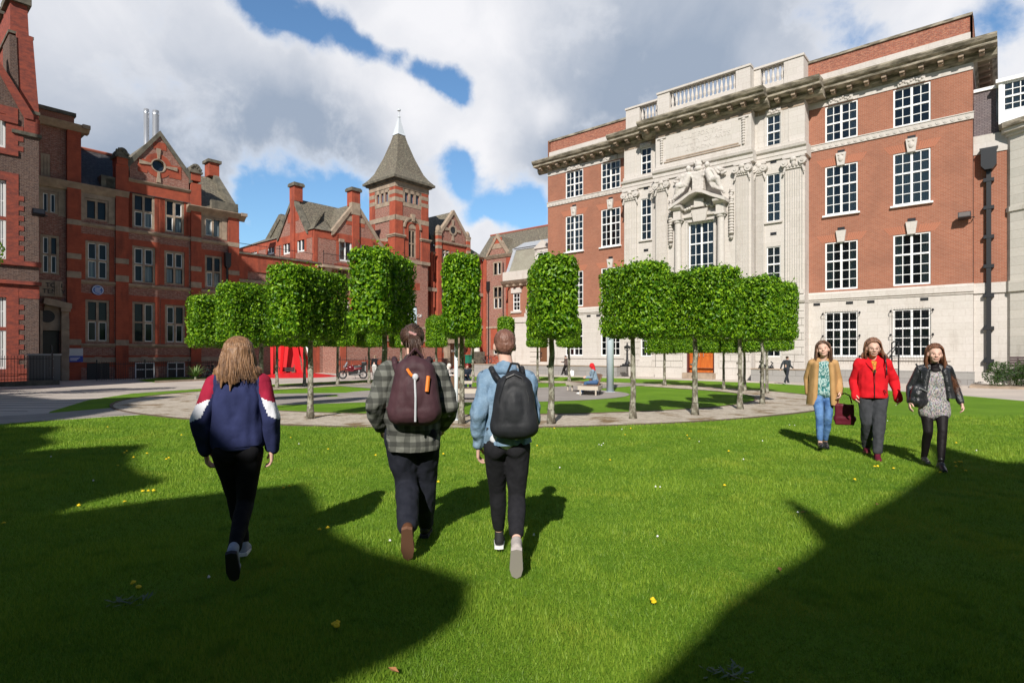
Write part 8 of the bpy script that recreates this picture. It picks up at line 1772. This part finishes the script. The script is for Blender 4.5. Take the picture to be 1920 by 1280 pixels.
x, y = on_arc(-9, 4.85); small_person(x, y, R(81+0), 'person in a red hood and pale denim jacket sitting on the curved bench', (.26,.36,.45), (.07,.14,.28), (.05,.04,.04), 'sit', (.62,.015,.02), z=gz(y)+.0)
x, y = on_arc(117, 4.85); small_person(x, y, R(255), 'person with a white hood bent forward on the back bench', (.70,.66,.62), (.10,.24,.44), (.05,.04,.04), 'sit', (.70,.66,.60))
x, y = on_arc(104, 4.85); small_person(x, y, R(190), 'person in dark clothes sitting at the end of the back bench', (.02,.03,.045), (.02,.03,.05), (.25,.03,.03), 'sit')
x, y = gpt(403, 707); small_person(x, y, R(120), 'person in a grey top crouching beside the parked bicycles', (.28,.25,.24), (.12,.10,.10), (.10,.06,.05), 'sit', z=gz(y)-.12)
# ================================================================ parts that stand apart become parts of their own
def split_parts(o):
    me = o.data; n = len(me.vertices)
    if n > 6000 or not me.polygons: return
    par = list(range(n))
    def find(a):
        while par[a] != a: par[a] = par[par[a]]; a = par[a]
        return a
    for p in me.polygons:
        v = p.vertices; r = find(v[0])
        for k in v[1:]: par[find(k)] = r
    comps = {}
    for i in range(n): comps.setdefault(find(i), []).append(i)
    if len(comps) > 700: return
    B = []
    for r, vs in comps.items():
        c = [me.vertices[i].co for i in vs]; B.append([r, [min(q[k] for q in c)-.09 for k in range(3)], [max(q[k] for q in c)+.09 for k in range(3)]])
    cl = {b[0]: b[0] for b in B}
    def fc(a):
        while cl[a] != a: a = cl[a]
        return a
    for i in range(len(B)):
        for j in range(i):
            if all(B[i][1][k] <= B[j][2][k] and B[j][1][k] <= B[i][2][k] for k in range(3)): cl[fc(B[i][0])] = fc(B[j][0])
    groups = {}
    for p in me.polygons: groups.setdefault(fc(find(p.vertices[0])), []).append(p.index)
    if not 1 < len(groups) <= 60: return
    for gi, (g_, fs) in enumerate(sorted(groups.items())):
        used = {}; F = []; S_ = []; MI = []
        for f in fs:
            p = me.polygons[f]; F.append([used.setdefault(v, len(used)) for v in p.vertices]); S_.append(p.use_smooth); MI.append(p.material_index)
        m2 = bpy.data.meshes.new(me.name); m2.from_pydata([me.vertices[v].co[:] for v in used], [], F)
        for m in me.materials: m2.materials.append(m)
        m2.polygons.foreach_set('use_smooth', S_); m2.polygons.foreach_set('material_index', MI); m2.update()
        q = bpy.data.objects.new(o.name.split('.')[0], m2); C.objects.link(q); q.parent = o.parent
        if gi == 0:
            for ch in list(o.children): ch.parent = q
    bpy.data.objects.remove(o)
for root in [o for o in C.objects if not o.parent and o.get('category') in ('building', 'tower', 'wall')]:
    for o in list(root.children):
        if o.type == 'MESH' and o.name.split('.')[0] not in ('window', 'hair', 'inner_structure', 'carved_figures', 'slate_roof', 'modillion_row', 'baluster_row'): split_parts(o)
